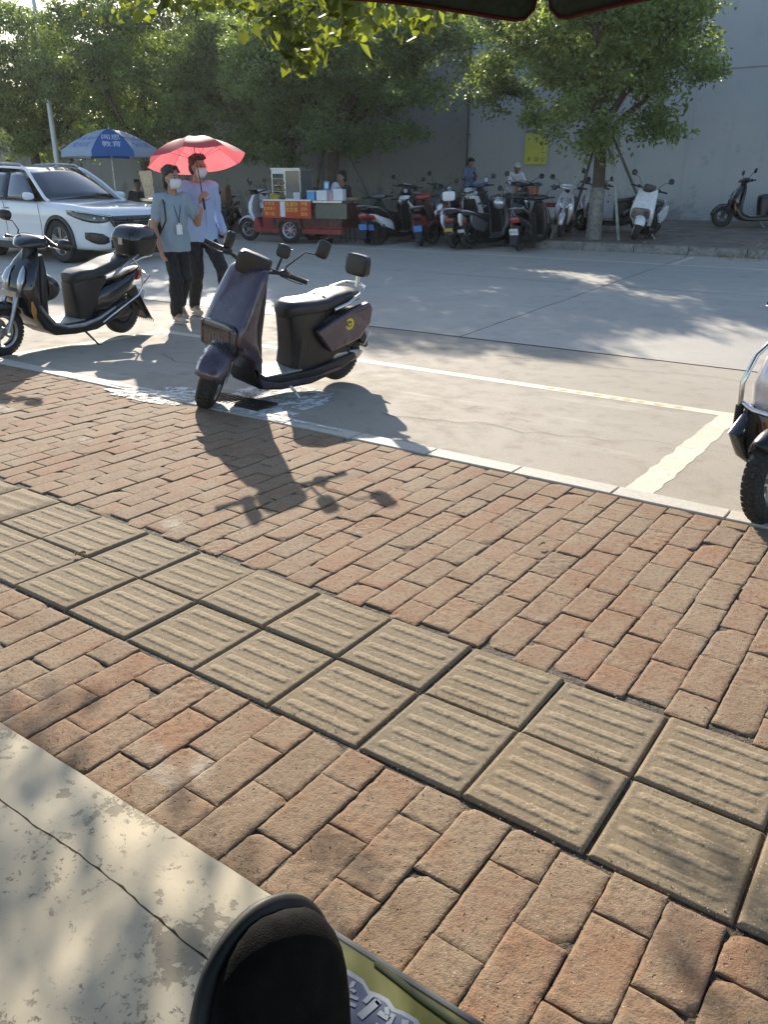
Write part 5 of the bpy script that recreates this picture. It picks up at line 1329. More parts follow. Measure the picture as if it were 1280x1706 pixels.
# nose: plan curve sampled from the subdivided stations
def planpt(y, off=0.0):
    # approx front surface x for a given |y|
    P_ = [(0, 2.285), (.45, 2.262), (.60, 2.23), (.72, 2.17), (.80, 2.09), (.855, 1.98), (.885, 1.86), (.90, 1.72)]
    a = abs(y); P_ = [(y_, x_ + (x_ - 1.5) * .16) for y_, x_ in P_]
    for (y0, x0), (y1, x1) in zip(P_[:-1], P_[1:]):
        if a <= y1:
            f = (a - y0) / (y1 - y0); return x0 + (x1 - x0) * f + off
    return 1.70
def nose_panel(ys, zlo, zhi, off, lean=.0, m=4):
    vs = []; n = len(ys)
    for j in range(m + 1):
        for i, y in enumerate(ys):
            z = zlo[i] + (zhi[i] - zlo[i]) * j / m
            x = planpt(y, off); nx = 0.0
            if z > .60: x -= (z - .60) ** 2 * 1.1
            vs.append((x, y * (1 + (.012 if abs(y) > .7 else 0)), z))
    vs = [on_body(v, max(.004, off - .012)) for v in vs]
    return vs, [(j * n + i, j * n + i + 1, (j + 1) * n + i + 1, (j + 1) * n + i) for j in range(m) for i in range(n - 1)]
ys = [-.52 + .065 * i for i in range(17)]
mb = MB(); mb.add(*nose_panel(ys, [.62 - .17 * (1 - (abs(y) / .52) ** 1.2) if abs(y) < .52 else .70 for y in ys], [.785 - .01 * abs(y) for y in ys], .028)); gr = obj('grille', mb, M_GRL, car, solid=.02)
mb = MB()
for j in range(6):
    for i in range(22):
        y = -.50 + .0475 * i + (.026 if j % 2 else 0); z = .53 + .042 * j
        if z < .62 - .15 * (1 - (abs(y) / .52)) + .02 or abs(y) > .48: continue
        mb.box(on_body((2.4, y, z), .024), (.012, .028, .010))
obj('mesh_dots', mb, M_GREYP, gr)
mb = MB(); mb.box((2.46, 0, .70), (.014, .16, .018)); mb.box((2.46, 0, .688), (.014, .04, .03)); obj('emblem', mb, M_CHR, gr, bev=.003)
mb = MB(); mb.tube([on_body((2.4, y, .79), .012) for y in [-.5 + .1 * i for i in range(11)]], .009, n=6); obj('grille_trim', mb, M_CHR, gr)
for s in (-1, 1):
    yy = [.48, .56, .64, .72, .79, .85, .885, .90]
    lo = [.74, .70, .685, .68, .69, .72, .765, .82]; hi = [.80, .812, .825, .84, .858, .875, .885, .89]
    mb = MB(); mb.add(*nose_panel([s * y for y in yy], lo, hi, .022)); hl = obj('headlight', mb, M_LENS, car, solid=.015)
    mb = MB(); mb.tube([on_body((planpt(s * y), s * y, h - .014), .022) for y, h in zip(yy[:-1], hi[:-1])], .0065, n=6); obj('lamp_bar', mb, M_WLINE, hl)
    for y in (.62, .74):
        mb = MB(); mb.ell(on_body((planpt(y), s * y, .76), .004), (.022, .030, .026), n=14); obj('lamp_eye', mb, M_DRL, hl)
    mb = MB(); y2 = [.58, .66, .74, .80, .85]; mb.add(*nose_panel([s * y for y in y2], [.36, .33, .33, .36, .42], [.44, .50, .52, .53, .53], .022)); fg = obj('fog_lamp', mb, M_GRL, car, solid=.02)
mb = MB(); ys = [-.55 + .11 * i for i in range(11)]; mb.add(*nose_panel(ys, [.26] * 11, [.40] * 11, .03)); obj('lower_intake', mb, M_CLAD, car, solid=.02)
mb = MB(); mb.box((2.445, 0, .45), (.01, .44, .14)); pl = obj('number_plate', mb, M_PLATEB, car, bev=.003)
# ================================================================ food cart tricycle, umbrella and wares
M_REDC = mat('faded_red_paint', (0.30, 0.035, 0.03), 0.5, var=0.2, scale=5, dirt=(0.16, 0.05, 0.04))
M_MAROON = mat('dark_red_box', (0.09, 0.03, 0.025), 0.6, var=0.2, scale=4, dirt=(0.15, 0.10, 0.08))
M_STEEL = mat('stainless_steel', (0.55, 0.55, 0.54), 0.28, 0.9, var=0.1, scale=3)
M_CGLASS = mat('cabinet_glass', (0.10, 0.11, 0.11), 0.06, var=0.1, coat=1.0)
M_KHAKI = mat('khaki_board', (0.16, 0.15, 0.11), 0.8, var=0.15, scale=3)
M_ORANGE = mat('red_orange_sign', (0.52, 0.06, 0.02), 0.6, var=0.05)
M_YEL = mat('sign_yellow', (0.80, 0.55, 0.08), 0.6)
M_PLBL = mat('sky_blue_plastic', (0.12, 0.35, 0.62), 0.4)
M_BAG = mat('white_bag', (0.70, 0.70, 0.71), 0.6, var=.08)
M_YLID = mat('mustard_tub', (0.48, 0.36, 0.05), 0.5)
# heading: nose points to -x, box behind at +x
ang = radians(11)
ct = thing('food_cart', (-12.15, 14.2, gz(14.2) - .01), ang, 'red cargo tricycle food cart with glass cabinet and red menu board by the vendor', 'food cart')
# local: -x is the front of the cart
wheel(ct, 'front_wheel', (-1.30, -.12, .25), .25, None, rimm=M_ALU, disc=False)
for s in (-1, 1): 
    Mw = None
    wheel(ct, 'rear_wheel', (-.02 + 0, s * .50 - .0, .27), .27, None, wdt=.05, rimm=M_SPOW, spokes=8, disc=False)
mb = MB(); mb.tube([(-1.30, -.12, .25), (-1.14, -.12, .62), (-1.06, -.12, .98)], [.022, .025, .022], n=10); obj('fork', mb, M_BLK, ct)
mb = MB(); rings = []
for k in range(10):
    a = radians(35 + 125 * k / 9); rings.append([(-1.30 + (.29 - .05 * abs(-1 + j / 3) ** 2) * cos(a), -.12 + .07 * (-1 + j / 3), .25 + (.29 - .05 * abs(-1 + j / 3) ** 2) * sin(a)) for j in range(7)])
mb.loft(rings, False, closed=False); obj('front_fender', mb, M_SPOW, ct, solid=.006)
mb = MB(); mb.sl([(-1.02, .42, .17, .05, 0, 3, -.12), (-1.14, .60, .20, .07, 12, 3, -.12), (-1.14, .80, .18, .07, 12, 3, -.12), (-1.08, .96, .12, .05, 20, 3, -.12)], 24); obj('front_shield', mb, M_SPOW, ct)
mb = MB(); mb.tube([(-1.02, -.50, 1.06), (-1.0, -.34, 1.04), (-1.06, -.12, 1.0), (-1.0, .10, 1.04), (-1.02, .26, 1.06)], .014, n=8); mb.ell((-1.12, -.12, 1.0), (.09, .12, .07)); hb_ = obj('handlebar', mb, M_BLK, ct)
for y in (-.42, .20):
    mb = MB(); mb.tube([(-1.0, y, 1.05), (-1.02, y - .04, 1.2)], .006); mb.sl([(-1.03, 1.25, .06, .04, 90, 2.4, y - .04), (-1.01, 1.25, .06, .04, 90, 2.4, y - .04)], 16); m_ = obj('mirror', mb, M_BLK, ct)
    mb = MB(); mb.sl([(-1.008, 1.25, .055, .035, 90, 2.4, y - .04), (-1.006, 1.25, .055, .035, 90, 2.4, y - .04)], 16); obj('glass', mb, M_MIR, m_)
mb = MB(); mb.prism([(-1.05, .30), (-1.0, .50), (-.92, .52), (-.86, .30), (-.5, .28), (-.5, .20), (-1.0, .20)], -.35, .15); obj('footboard', mb, M_REDC, ct, bev=.02)
mb = MB(); mb.box((-.62, -.10, .46), (.34, .52, .36)); obj('seat_box', mb, M_REDC, ct, bev=.02)
mb = MB(); mb.sl([(-.82, .66, .20, .03, 90, 3.4, -.1), (-.78, .67, .23, .05, 90, 3.4, -.1), (-.50, .67, .23, .05, 90, 3.4, -.1), (-.46, .66, .20, .03, 90, 3.4, -.1)], 20); obj('seat', mb, M_SEATM, ct)
mb = MB(); mb.box((.36, 0, .33), (1.66, .9, .05)); mb.box((.36, -.46, .25), (1.66, .04, .10)); obj('chassis', mb, M_REDC, ct, bev=.01)
bx = MB(); 
for y in (-.47, .47): bx.box((.36, y, .57), (1.66, .03, .44))
for x in (-.46, 1.18): bx.box((x, 0, .57), (.03, .91, .44))
for i in range(8): bx.box((-.40 + i * .215, -.49, .57), (.03, .02, .42))
obj('cargo_box', bx, M_MAROON, ct, bev=.005)
mb = MB(); mb.box((.30, -.02, .84), (1.9, 1.06, .05)); obj('counter', mb, M_STEEL, ct, bev=.006)
mb = MB(); mb.box((.98, -.50, .66), (.72, .02, .30)); obj('side_board', mb, M_KHAKI, ct)
for y in (-.46,):
    for x in (-.02,):
        pass
mb = MB(); mb.prism([(-.34, .30), (-.30, .50), (.26, .50), (.30, .30), (.24, .30), (.18, .44), (-.22, .44), (-.28, .30)], -.58, -.44); obj('wheel_guard', mb, M_MAROON, ct, bev=.01)
# menu board with glyph rows
mb = MB(); mb.box((-.03, -.585, .69), (1.16, .02, .36)); mn = obj('menu_board', mb, M_ORANGE, ct, bev=.004)
mb = MB()
for bi, (tx, tz, txt, sz) in enumerate(((-.42, .79, '手抓饼', .085), (-.42, .69, '煎饼果子', .08), (-.42, .59, '烤冷面', .085), (.07, .78, '鸡蛋灌饼', .10), (.07, .67, '豆浆奶茶', .10), (.42, .79, '早餐', .085), (.42, .69, '饮料', .085), (.42, .59, '面包', .085))):
    vs, fs = text_mesh(txt, sz); mb.add([(x + tx - .03, -.5975, z + tz) for x, z, _ in vs], fs)
obj('lettering', mb, M_YEL, mn, flat=True)
mb = MB(); mb.box((-.13, -.5965, .69), (.12, .003, .30)); mb.box((-.03, -.5965, .865), (1.16, .003, .03)); obj('white_panel', mb, M_PLATEW, mn)
# glass cabinet
cb = thing('display_cabinet', (-12.15 - .22 * cos(ang), 14.2 - .22 * sin(ang), gz(14.2) - .01 + .866), ang, 'glass and steel food cabinet with shelves standing on the cart counter', 'cabinet')
mb = MB()
for x in (-.34, -.02, .34):
    for y in (-.25, .25): mb.box((x, y, .30), (.025, .025, .60))
for z in (.012, .585):
    for y in (-.25, .25): mb.box((0, y, z), (.70, .026, .03))
    for x in (-.34, .34): mb.box((x, 0, z), (.026, .5, .028))
obj('frame', mb, M_STEEL, cb)
mb = MB(); mb.box((0, 0, .615), (.74, .56, .03)); obj('top', mb, M_STEEL, cb, bev=.005)
mb = MB(); mb.box((-.18, -.25, .545), (.29, .03, .06)); obj('header_panel', mb, M_BAG, cb)
for z in (.16, .29, .42):
    mb = MB(); mb.box((0, 0, z), (.66, .48, .008)); obj('shelf', mb, M_STEEL, cb)
mb = MB(); mb.box((0, .255, .3), (.66, .006, .55)); mb.box((.352, 0, .3), (.006, .48, .55)); obj('glass_panel', mb, M_CGLASS, cb)
mb = MB(); mb.box((.17, -.26, .30), (.33, .008, .55)); obj('door', mb, M_CGLASS, cb)
rr = random.Random(4)
for z in (.166, .296, .03):
    for i in range(3):
        tt = thing('food_tray', (0, 0, 0), 0); bpy.data.objects.remove(tt)
        px = -.25 + i * .11
        mb = MB(); mb.ell((0, 0, .03), (.045, .07, .028), n=12, m=7)
        o = obj('bun', mb, mat('bread_crust', (.42, .26, .11), .6, var=.3, scale=20)); q = Mx.Rotation(ang, 4, 'Z') @ V((-.22 + px, -.12, 0)); o.location = (-12.15 + q.x, 14.2 + q.y, gz(14.2) + .856 + z + .004)
        tag(o, 'baked bun on a shelf inside the glass food cabinet', 'bun', 'buns on the cabinet shelves')
def on_cart(x, y, z=.865):
    q = Mx.Rotation(ang, 4, 'Z') @ V((x, y, 0)); return (-12.15 + q.x, 14.2 + q.y, gz(14.2) - .01 + z)
def tub(x, y, r, h, m, lab, name='tub', cat='tub', grp=None, z=.866, lidm=None, sq=False):
    t = thing(name, on_cart(x, y, z), ang, lab, cat, grp)
    if sq:
        mb = MB(); mb.box((0, 0, h / 2), (r * 2, r * 1.5, h)); obj('shell', mb, m, t, bev=.008)
        if lidm: mb = MB(); mb.box((0, 0, h + .008), (r * 2.05, r * 1.55, .018)); obj('lid', mb, lidm, t, bev=.004)
    else:
        mb = MB(); mb.lathe([(0, 0), (r * .85, 0), (r * .88, .004), (r, h * .96), (r * 1.05, h), (r * .96, h), (r * .9, h * .9), (0, h * .85)], 18); obj('shell', mb, m, t)
        if lidm: mb = MB(); mb.lathe([(0, h + .012), (r * .9, h + .01), (r * 1.06, h), (r * 1.06, h - .012)], 18); obj('lid', mb, lidm, t)
    return t
tub(-.50, -.36, .07, .11, M_YLID, 'mustard yellow tub at the left front corner of the cart counter', lidm=M_YLID)
tub(-.38, -.40, .06, .09, M_YLID, 'second yellow tub just right of the corner one', lidm=M_YLID)
for i in range(5): tub(.06 + (i % 3) * .055, -.40 + (i // 3) * .07, .024, .15 + .0 * i, M_BAG, 'upright stack of white paper cups before the cabinet door', 'cup_stack', 'cup stack', 'paper cup stacks on the counter')
tub(.48, -.40, .09, .17, M_PLBL, 'blue plastic box left of the white cartons on the counter', 'plastic_box', 'box', sq=True, lidm=M_BAG)
tub(.66, -.18, .10, .20, M_PLBL, 'sky blue box standing behind the white cartons', 'plastic_box', 'box', sq=True)
tub(.76, -.42, .12, .19, M_BAG, 'left white carton of the two on the cart counter', 'carton', 'carton', sq=True)
tub(1.13, -.40, .11, .22, M_BAG, 'right white carton by the vendor on the cart counter', 'carton', 'carton', sq=True)
tub(.95, -.42, .055, .16, mat('pink_print', (.55, .30, .35), .5, var=.4, scale=30), 'small pink printed carton between the two white ones', 'carton', 'carton', sq=True)
mb = MB(); mb.ell((0, 0, .15), (.14, .11, .16), n=16, m=10); o = obj('plastic_bag', mb, mat('mixed_bag', (.42, .42, .5), .4, var=.6, scale=18, bmp=.5, bscale=20), remesh=.012, smooth_it=2, disp=.08); o.location = on_cart(.92, -.15, .90); tag(o, 'bulging clear plastic bag of packets behind the pink carton', 'bag')
t = thing('pay_sign', on_cart(.66, -.08, 1.06), ang, 'small pale blue payment card standing among the boxes', 'sign')
mb = MB(); mb.box((0, 0, .09), (.12, .01, .17)); obj('card', mb, M_PLBL, t, bev=.004); mb = MB(); mb.box((0, -.0065, .09), (.08, .003, .10)); obj('panel', mb, M_PLATEW, t)
tub(1.16, .05, .15, .05, mat('wood_board', (.38, .24, .12), .7), 'brown tray beside the seated vendor', 'tray', 'tray', sq=True)
# brown padded box scooter left of the cart
t = thing('delivery_scooter', (-14.9, 13.9, gz(13.9)), radians(200), 'small scooter with a brown padded backrest parked left of the food cart', 'scooter')
wheel(t, 'front_wheel', (.45, 0, .2), .2, None, disc=False); wheel(t, 'rear_wheel', (-.45, 0, .2), .2, None, hub=True, disc=False)
mb = MB(); mb.prism([(.30, .22), (.38, .5), (.28, .92), (.22, .92), (.28, .5), (.18, .3), (-.15, .3), (-.2, .58), (-.6, .66), (-.62, .5), (-.35, .25)], -.12, .12); obj('body', mb, M_BLK, t, bev=.02)
mb = MB(); mb.tube([(.26, -.3, .98), (.28, 0, .94), (.26, .3, .98)], .014); obj('handlebar', mb, M_BLK, t)
mb = rbox((-.40, 0, .70), (.46, .24, .10)); obj('seat', mb, M_SEATM, t)
mb = rbox((-.60, 0, .93), (.14, .30, .40), None, 4, 20); obj('backrest', mb, mat('brown_vinyl', (.16, .075, .05), .5, var=.2), t)

# blue and white sun umbrella behind the car
M_UB = translucent('blue_canvas', (0.03, 0.12, 0.36), (0.05, 0.20, 0.55), 0.7, 0.30, 0.08)
M_UW = translucent('white_canvas', (0.42, 0.50, 0.62), (0.45, 0.55, 0.75), 0.7, 0.30, 0.05)
M_UWT = mat('white_lettering', (0.62, 0.68, 0.78), 0.8); M_UBT = mat('blue_lettering', (0.05, 0.17, 0.42), 0.8)
def canopy_pt(R, H, dome, a, f, n=8):
    """point on the canopy: f 0 at apex to 1 at rim; slight scallop between the n ribs"""
    seg = 2 * pi / n; da = (a % seg) / seg; pinch = 1 - 0.045 * sin(pi * da) * f
    rr = R * f * (cos(seg / 2) / cos((da - .5) * seg) * .5 + .5) * (1 - .0 * f)
    z = H * (1 - f ** dome) - 0.02 * sin(pi * da) * f
    return V((rr * pinch * cos(a), rr * pinch * sin(a), z))
def panels(t, R, H, dome, mats, n=8, a0=0.0, Mq=None, val=0.0, name='panel', sub=8):
    out = []
    for i in range(n):
        mb = MB(Mq); vs = []; m = 9
        for j in range(m + 1):
            for k in range(sub + 1):
                a = a0 + 2 * pi * (i + k / sub * .9999) / n
                vs.append(canopy_pt(R, H, dome, a - a0, max(.01, j / m), n))
        vs = [Mx.Rotation(a0, 3, 'Z') @ v for v in vs]
        if val:
            for k in range(sub + 1): v = vs[m * (sub + 1) + k]; vs.append(V((v.x * 1.01, v.y * 1.01, v.z - val * (1 - .25 * sin(pi * k / sub)))))
            m += 1
        mb.add(vs, [(j * (sub + 1) + k, j * (sub + 1) + k + 1, (j + 1) * (sub + 1) + k + 1, (j + 1) * (sub + 1) + k) for j in range(m) for k in range(sub)])
        out.append(obj(name, mb, mats[i % len(mats)], t))
    return out
UR, UH = 1.22, .50; uc = (-17.63, 13.6, gz(13.6))
va = atan2(-13.6, 17.55)
um = thing('sun_umbrella', uc, 0, 'large blue and white advertising sun umbrella behind the white car', 'umbrella')
Mu = T((0, 0, 1.90))
a0 = va - pi / 8 + radians(2)
ps = panels(um, UR, UH, 1.7, [M_UB, M_UW], a0=a0, Mq=Mu, val=.13)
def on_canopy(txt, size, i, f0, R, H, dome, m, par, Mq, a0, n=8, off=.012, sx=1.0, dy=0.0):
    """wrap lettering on panel i, centred at height fraction f0"""
    vs, fs = text_mesh(txt, size); am = a0 + 2 * pi * (i + .5) / n; out = []
    slope = sqrt(R * R + H * H)
    for x, y, z in vs:
        f = f0 - (y + dy) / slope; f = min(1.0, max(.05, f)); a = am - a0 + x * sx / (R * f)
        p = canopy_pt(R, H, dome, a, f, n); p = Mx.Rotation(a0, 3, 'Z') @ p
        rad = V((p.x, p.y, 0)).normalized()
        out.append(p + (rad * .5 + V((0, 0, .9))) * off)
    mb = MB(Mq); mb.add(out, fs); return obj('lettering', mb, m, par, flat=True)
on_canopy('闻思', .27, 0, .60, UR, UH, 1.7, M_UWT, ps[0], Mu, a0, sx=.85)
on_canopy('教育', .235, 0, .825, UR, UH, 1.7, M_UWT, ps[0], Mu, a0, sx=1.0)
for i in (1, 7):
    on_canopy('专业培训', .18, i, .64, UR, UH, 1.7, M_UBT, ps[i], Mu, a0); on_canopy('全托班', .19, i, .84, UR, UH, 1.7, M_UBT, ps[i], Mu, a0)
mb = MB(); mb.tube([(0, 0, 0), (0, 0, 2.42)], .022, n=10); mb.lathe([(0, 2.42), (.02, 2.42), (.012, 2.46), (0, 2.48)], 10); obj('pole', mb, M_ALU, um)
mb = MB(); mb.lathe([(0, 0), (.26, 0), (.27, .05), (.2, .10), (.05, .13), (0, .13)], 24); obj('base', mb, M_FKERB, um)
for i in range(8):
    a = a0 + 2 * pi * i / 8
    mb = MB(Mu); pts = [Mx.Rotation(a0, 3, 'Z') @ canopy_pt(UR, UH, 1.7, 2 * pi * i / 8 + .0001, f) - V((0, 0, .012)) for f in (.05, .3, .6, .85, 1)]; mb.tube(pts, .007, n=6); mb.tube([(0, 0, .12), tuple(pts[2])], .005, n=5); obj('rib', mb, M_ALU, um)
# pancake cart under the blue umbrella: slanted glass hood
t = thing('snack_stall', (-16.75, 14.2, gz(14.2)), radians(-20), 'small stall with slanted glass hood between the car and the couple', 'stall')
mb = MB(); mb.box((0, 0, .80), (1.1, .6, .06)); obj('counter', mb, M_STEEL, t)
mb = MB(); mb.box((0, 0, .45), (1.0, .55, .64)); obj('cabinet', mb, M_MAROON, t, bev=.01)
mb = MB(); mb.prism([(-.52, 1.45), (.45, 1.45), (.45, .86), (-.15, .86)], -.29, -.28); obj('glass_hood', mb, mat('grimy_glass', (.16, .18, .17), .25, var=.5, scale=9, dirt=(.05, .06, .05)), t)
mb = MB(); mb.tube([(-.54, -.29, 1.46), (.47, -.29, 1.46), (.47, -.29, .86), (-.16, -.29, .86)], .014, closed=True, n=6); mb.tube([(-.54, .29, 1.46), (.47, .29, 1.46), (.47, .29, .86), (-.16, .29, .86)], .014, closed=True, n=6); mb.tube([(-.54, -.29, 1.46), (-.54, .29, 1.46)], .012); mb.tube([(.47, -.29, 1.46), (.47, .29, 1.46)], .012); obj('frame', mb, M_STEEL, t)
for x in (-.45, .45):
    mb = MB(); mb.tube([(x, 0, .0), (x, 0, .14)], .04); obj('leg', mb, M_BLK, t)

# seller's little cart against the wall at the right, crate and boxes
t = thing('hand_cart', (-8.95, 18.6, fz(-8.95, 18.6)), radians(5), 'small hand cart with a blue tray and orange boxes below the yellow notice', 'hand cart')
mb = MB(); mb.box((0, 0, .86), (.62, .42, .07)); obj('tray', mb, mat('royal_blue', (.05, .08, .32), .5), t, bev=.01)
mb = MB()
for x in (-.28, .28):
    for y in (-.18, .18): mb.tube([(x, y, .10), (x, y, .84)], .013, n=6)
mb.box((0, 0, .45), (.58, .4, .02)); obj('frame', mb, M_ALU, t)
mb = MB(); mb.box((.02, -.05, .72), (.5, .32, .17)); obj('drawer', mb, mat('orange_crate', (.45, .12, .03), .5), t, bev=.01)
for x in (-.27, .27): wheel(t, 'wheel', (x, 0, .12), .12, None, wdt=.025, disc=False, rimm=M_SPOW)
for (x, m, c, l) in ((-8.62, M_BAG, (.30, .3, .3), 'white box with a red lid on the far pavement right of the hand cart'),):
    t = thing('cool_box', (x, 19.3, fz(x, 19.3)), .1, l, 'box')
    mb = MB(); mb.box((0, 0, .16), (.36, .28, .32)); obj('shell', mb, m, t, bev=.015)
    mb = MB(); mb.box((0, 0, .37), (.38, .30, .10)); obj('lid', mb, M_REDC, t, bev=.012)
tag(obj('kerb_stone', rbox((-8.1, 18.7, fz(-8.1, 18.7) + .06), (1.6, .35, .16)), M_FKERB), 'long low stone slab lying on the far pavement left of the tree', 'stone')
# ================================================================ people
M_SKIN = mat('skin', (0.36, 0.20, 0.13), 0.55, var=0.06, scale=6)
M_SKIN2 = mat('skin_tan', (0.24, 0.125, 0.08), 0.55, var=0.06, scale=6)
M_HAIR = mat('black_hair', (0.012, 0.010, 0.009), 0.45, var=0.3, scale=60, bmp=0.4, bscale=200)
M_TROU = mat('black_trousers', (0.012, 0.012, 0.014), 0.8, var=0.2, scale=8, bmp=0.2, bscale=30)
M_BLUES = mat('pale_blue_shirt', (0.33, 0.42, 0.62), 0.8, var=0.06, scale=5, bmp=0.25, bscale=14)
M_LBLUE = mat('light_blue_polo', (0.25, 0.32, 0.375), 0.8, var=0.06, scale=5, bmp=0.25, bscale=14)
M_MASK = mat('white_mask', (0.62, 0.66, 0.70), 0.8, var=0.03)
M_SHOE = mat('cream_shoe', (0.42, 0.36, 0.29), 0.7, var=0.15)
M_EYE = mat('eye', (0.03, 0.02, 0.015), 0.2)
def hand(mb, w, d, up, side, curl=0.4, s=1.0, thumb=1):
    """w wrist, d direction of the fingers, up back-of-hand normal, side sign of the thumb"""
    w = V(w); d = V(d).normalized(); up = V(up); up = (up - d * up.dot(d)).normalized(); lat = d.cross(up) * side
    pc = w + d * .045 * s
    Rm = Mx((d, lat, up)).transposed().to_4x4(); Rm.translation = pc
    mb.ell((0, 0, 0), (.050 * s, .040 * s, .016 * s), Rm, 14, 9)
    mb.limb(w - d * .02, .026 * s, w + d * .03 * s, .024 * s)
    for k, (o, L) in enumerate(((.030, .066), (.010, .076), (-.010, .070), (-.029, .054))):
        p = w + d * (.084 - abs(o) * .25) * s + lat * o * s; dd = d.copy()
        for j, f in enumerate((.45, .32, .23)):
            dd = (dd * cos(curl * (1.0 + .25 * j)) - up * sin(curl * (1.0 + .25 * j))).normalized()
            q = p + dd * L * f * s; mb.limb(p, (.0088 - .0008 * j) * s, q, (.0084 - .0010 * j) * s, 8); p = q
            nd = dd
            up2 = up
        # keep curling about the same lateral axis
    p = w + d * .030 * s + lat * .034 * s; dd = (d * .75 + lat * .65 - up * .25).normalized()
    for j, L in enumerate((.034, .028, .022)):
        q = p + dd * L * s; mb.limb(p, (.0110 - .001 * j) * s, q, (.0100 - .0012 * j) * s, 8); p = q
        dd = (dd - lat * .35 * (1 if curl > .3 else .1) - up * .3).normalized()
def person(name, loc, rz, label, J, shirt, trousers, hairstyle='short', sc=1.0, vox=.0085, skin=None, sleeves='short', mask=True, shoes=None, group=None, women=False, shorts=False, lean=0):
    t = thing(name, loc, rz, label, 'person', group, sc=sc)
    skin = skin or M_SKIN; g = {k: V(v) for k, v in J.items() if k not in ('handL', 'handR', 'hd', 'curlL', 'curlR')}
    HM = T(g['head']) @ Mx.Rotation(J.get('hd', (0, 0))[0], 4, 'Z') @ Mx.Rotation(J.get('hd', (0, 0))[1], 4, 'Y')
    mb = MB()
    # head: cranium, face, jaw, brow, nose, lips, ears
    h = MB(HM)
    h.ell((-.012, 0, .035), (.092, .074, .088), n=20, m=14); h.ell((.018, 0, -.010), (.072, .064, .088), n=20, m=14); h.ell((.038, 0, -.065), (.044, .046, .042)); h.ell((.058, 0, .030), (.030, .052, .018))
    h.limb((.084, 0, .012), .008, (.100, 0, -.018), .012, 8); h.ell((.086, 0, -.048), (.010, .024, .007)); h.ell((.082, 0, -.060), (.010, .020, .007)); h.ell((.068, 0, -.085), (.018, .020, .014))
    for s in (-1, 1):
        h.ell((-.002, s * .076, -.002), (.018, .008, .030)); h.ell((.070, s * .034, -.02), (.020, .022, .018))
    mb.add(h.v, h.f)
    mb.limb(g['neck'] - V((0, 0, .06)), .054 if not women else .05, g['head'] + V((-.012, 0, -.06)), .050 if not women else .043)
    for s in 'LR':
        mb.limb(g['sh' + s], .052, g['el' + s], .040); mb.limb(g['el' + s], .039, g['wr' + s], .026)
        mb.limb(g['neck'] - V((0, 0, .07)), .045, g['sh' + s], .04)
        hd_, up_, curl = J['hand' + s]; hand(mb, g['wr' + s], hd_, up_, 1 if s == 'R' else -1, curl, 1.0 if not women else .92)
        mb.limb(g['hip' + s] - V((0, 0, .04)), .066, g['kn' + s], .050); mb.limb(g['kn' + s], .055, g['an' + s], .036)
        f = (g['toe' + s] - g['an' + s]); mb.limb(g['an' + s], .036, g['an' + s] + f * .35 - V((0, 0, .01)), .034); mb.limb(g['an' + s] + f * .2, .035, g['toe' + s], .026)
    mb.limb(g['pelvis'], .095, g['chest'], .085, 16); mb.limb(g['chest'], .085, g['neck'] - V((0, 0, .12)), .06, 16); mb.limb(g['hipL'] - V((0, 0, .02)), .068, g['hipR'] - V((0, 0, .02)), .068)
    mb.limb(g['shL'] * .8 + g['shR'] * .2 - V((0, 0, .02)), .05, g['shR'] * .8 + g['shL'] * .2 - V((0, 0, .02)), .05)
    body = obj('body', mb, skin, t, remesh=vox, smooth_it=3)
    # eyes & brows
    for s in (-1, 1):
        mb = MB(HM); mb.ell((.0815, s * .031, .008), (.008, .014, .006), n=12, m=7); obj('eye', mb, M_EYE, t)
        mb = MB(HM); mb.tube([(.083, s * .014, .028), (.086, s * .032, .034), (.076, s * .050, .028)], [.003, .0035, .002], n=6); obj('eyebrow', mb, M_HAIR, t)
    # hair
    mb = MB(HM)
    mb.ell((-.024, 0, .058), (.092, .080, .084), n=22, m=14); mb.ell((-.050, 0, .0), (.066, .077, .092), n=18, m=12)
    for k in range(40):
        a = k * 2.4; zz = .02 + .10 * ((k * 7) % 13) / 13; mb.limb((-.024 + .080 * cos(a), .070 * sin(a), zz), .012, (-.024 + .086 * cos(a + .2) - .01, .076 * sin(a + .2), zz - .02), .007, 6)
    for s in (-1, 1): mb.limb((.0, s * .070, .05), .018, (-.004, s * .074, .018), .008)
    if hairstyle == 'short':
        for k in range(9): mb.limb((.02, -.05 + .0125 * k, .120), .022, (.066, -.050 + .0125 * k, .098 + .010 * sin(k * 2)), .012)
    elif hairstyle == 'ponytail':
        mb.ell((-.105, 0, .02), (.04, .038, .045)); mb.limb((-.115, 0, .01), .030, (-.130, 0, -.13), .018); mb.limb((.03, -.05, .10), .025, (.065, -.058, .055), .010); mb.limb((.03, .05, .10), .025, (.065, .058, .055), .010)
    elif hairstyle == 'bun': mb.ell((-.105, 0, -.03), (.035, .045, .06)); mb.ell((-.07, 0, -.06), (.045, .062, .06)); mb.limb((.03, -.04, .105), .028, (.074, -.05, .060), .010); mb.limb((.03, .04, .105), .028, (.074, .05, .060), .010)
    obj('hair', mb, M_HAIR, t, remesh=max(.007, vox * .9), smooth_it=1, disp=.012)
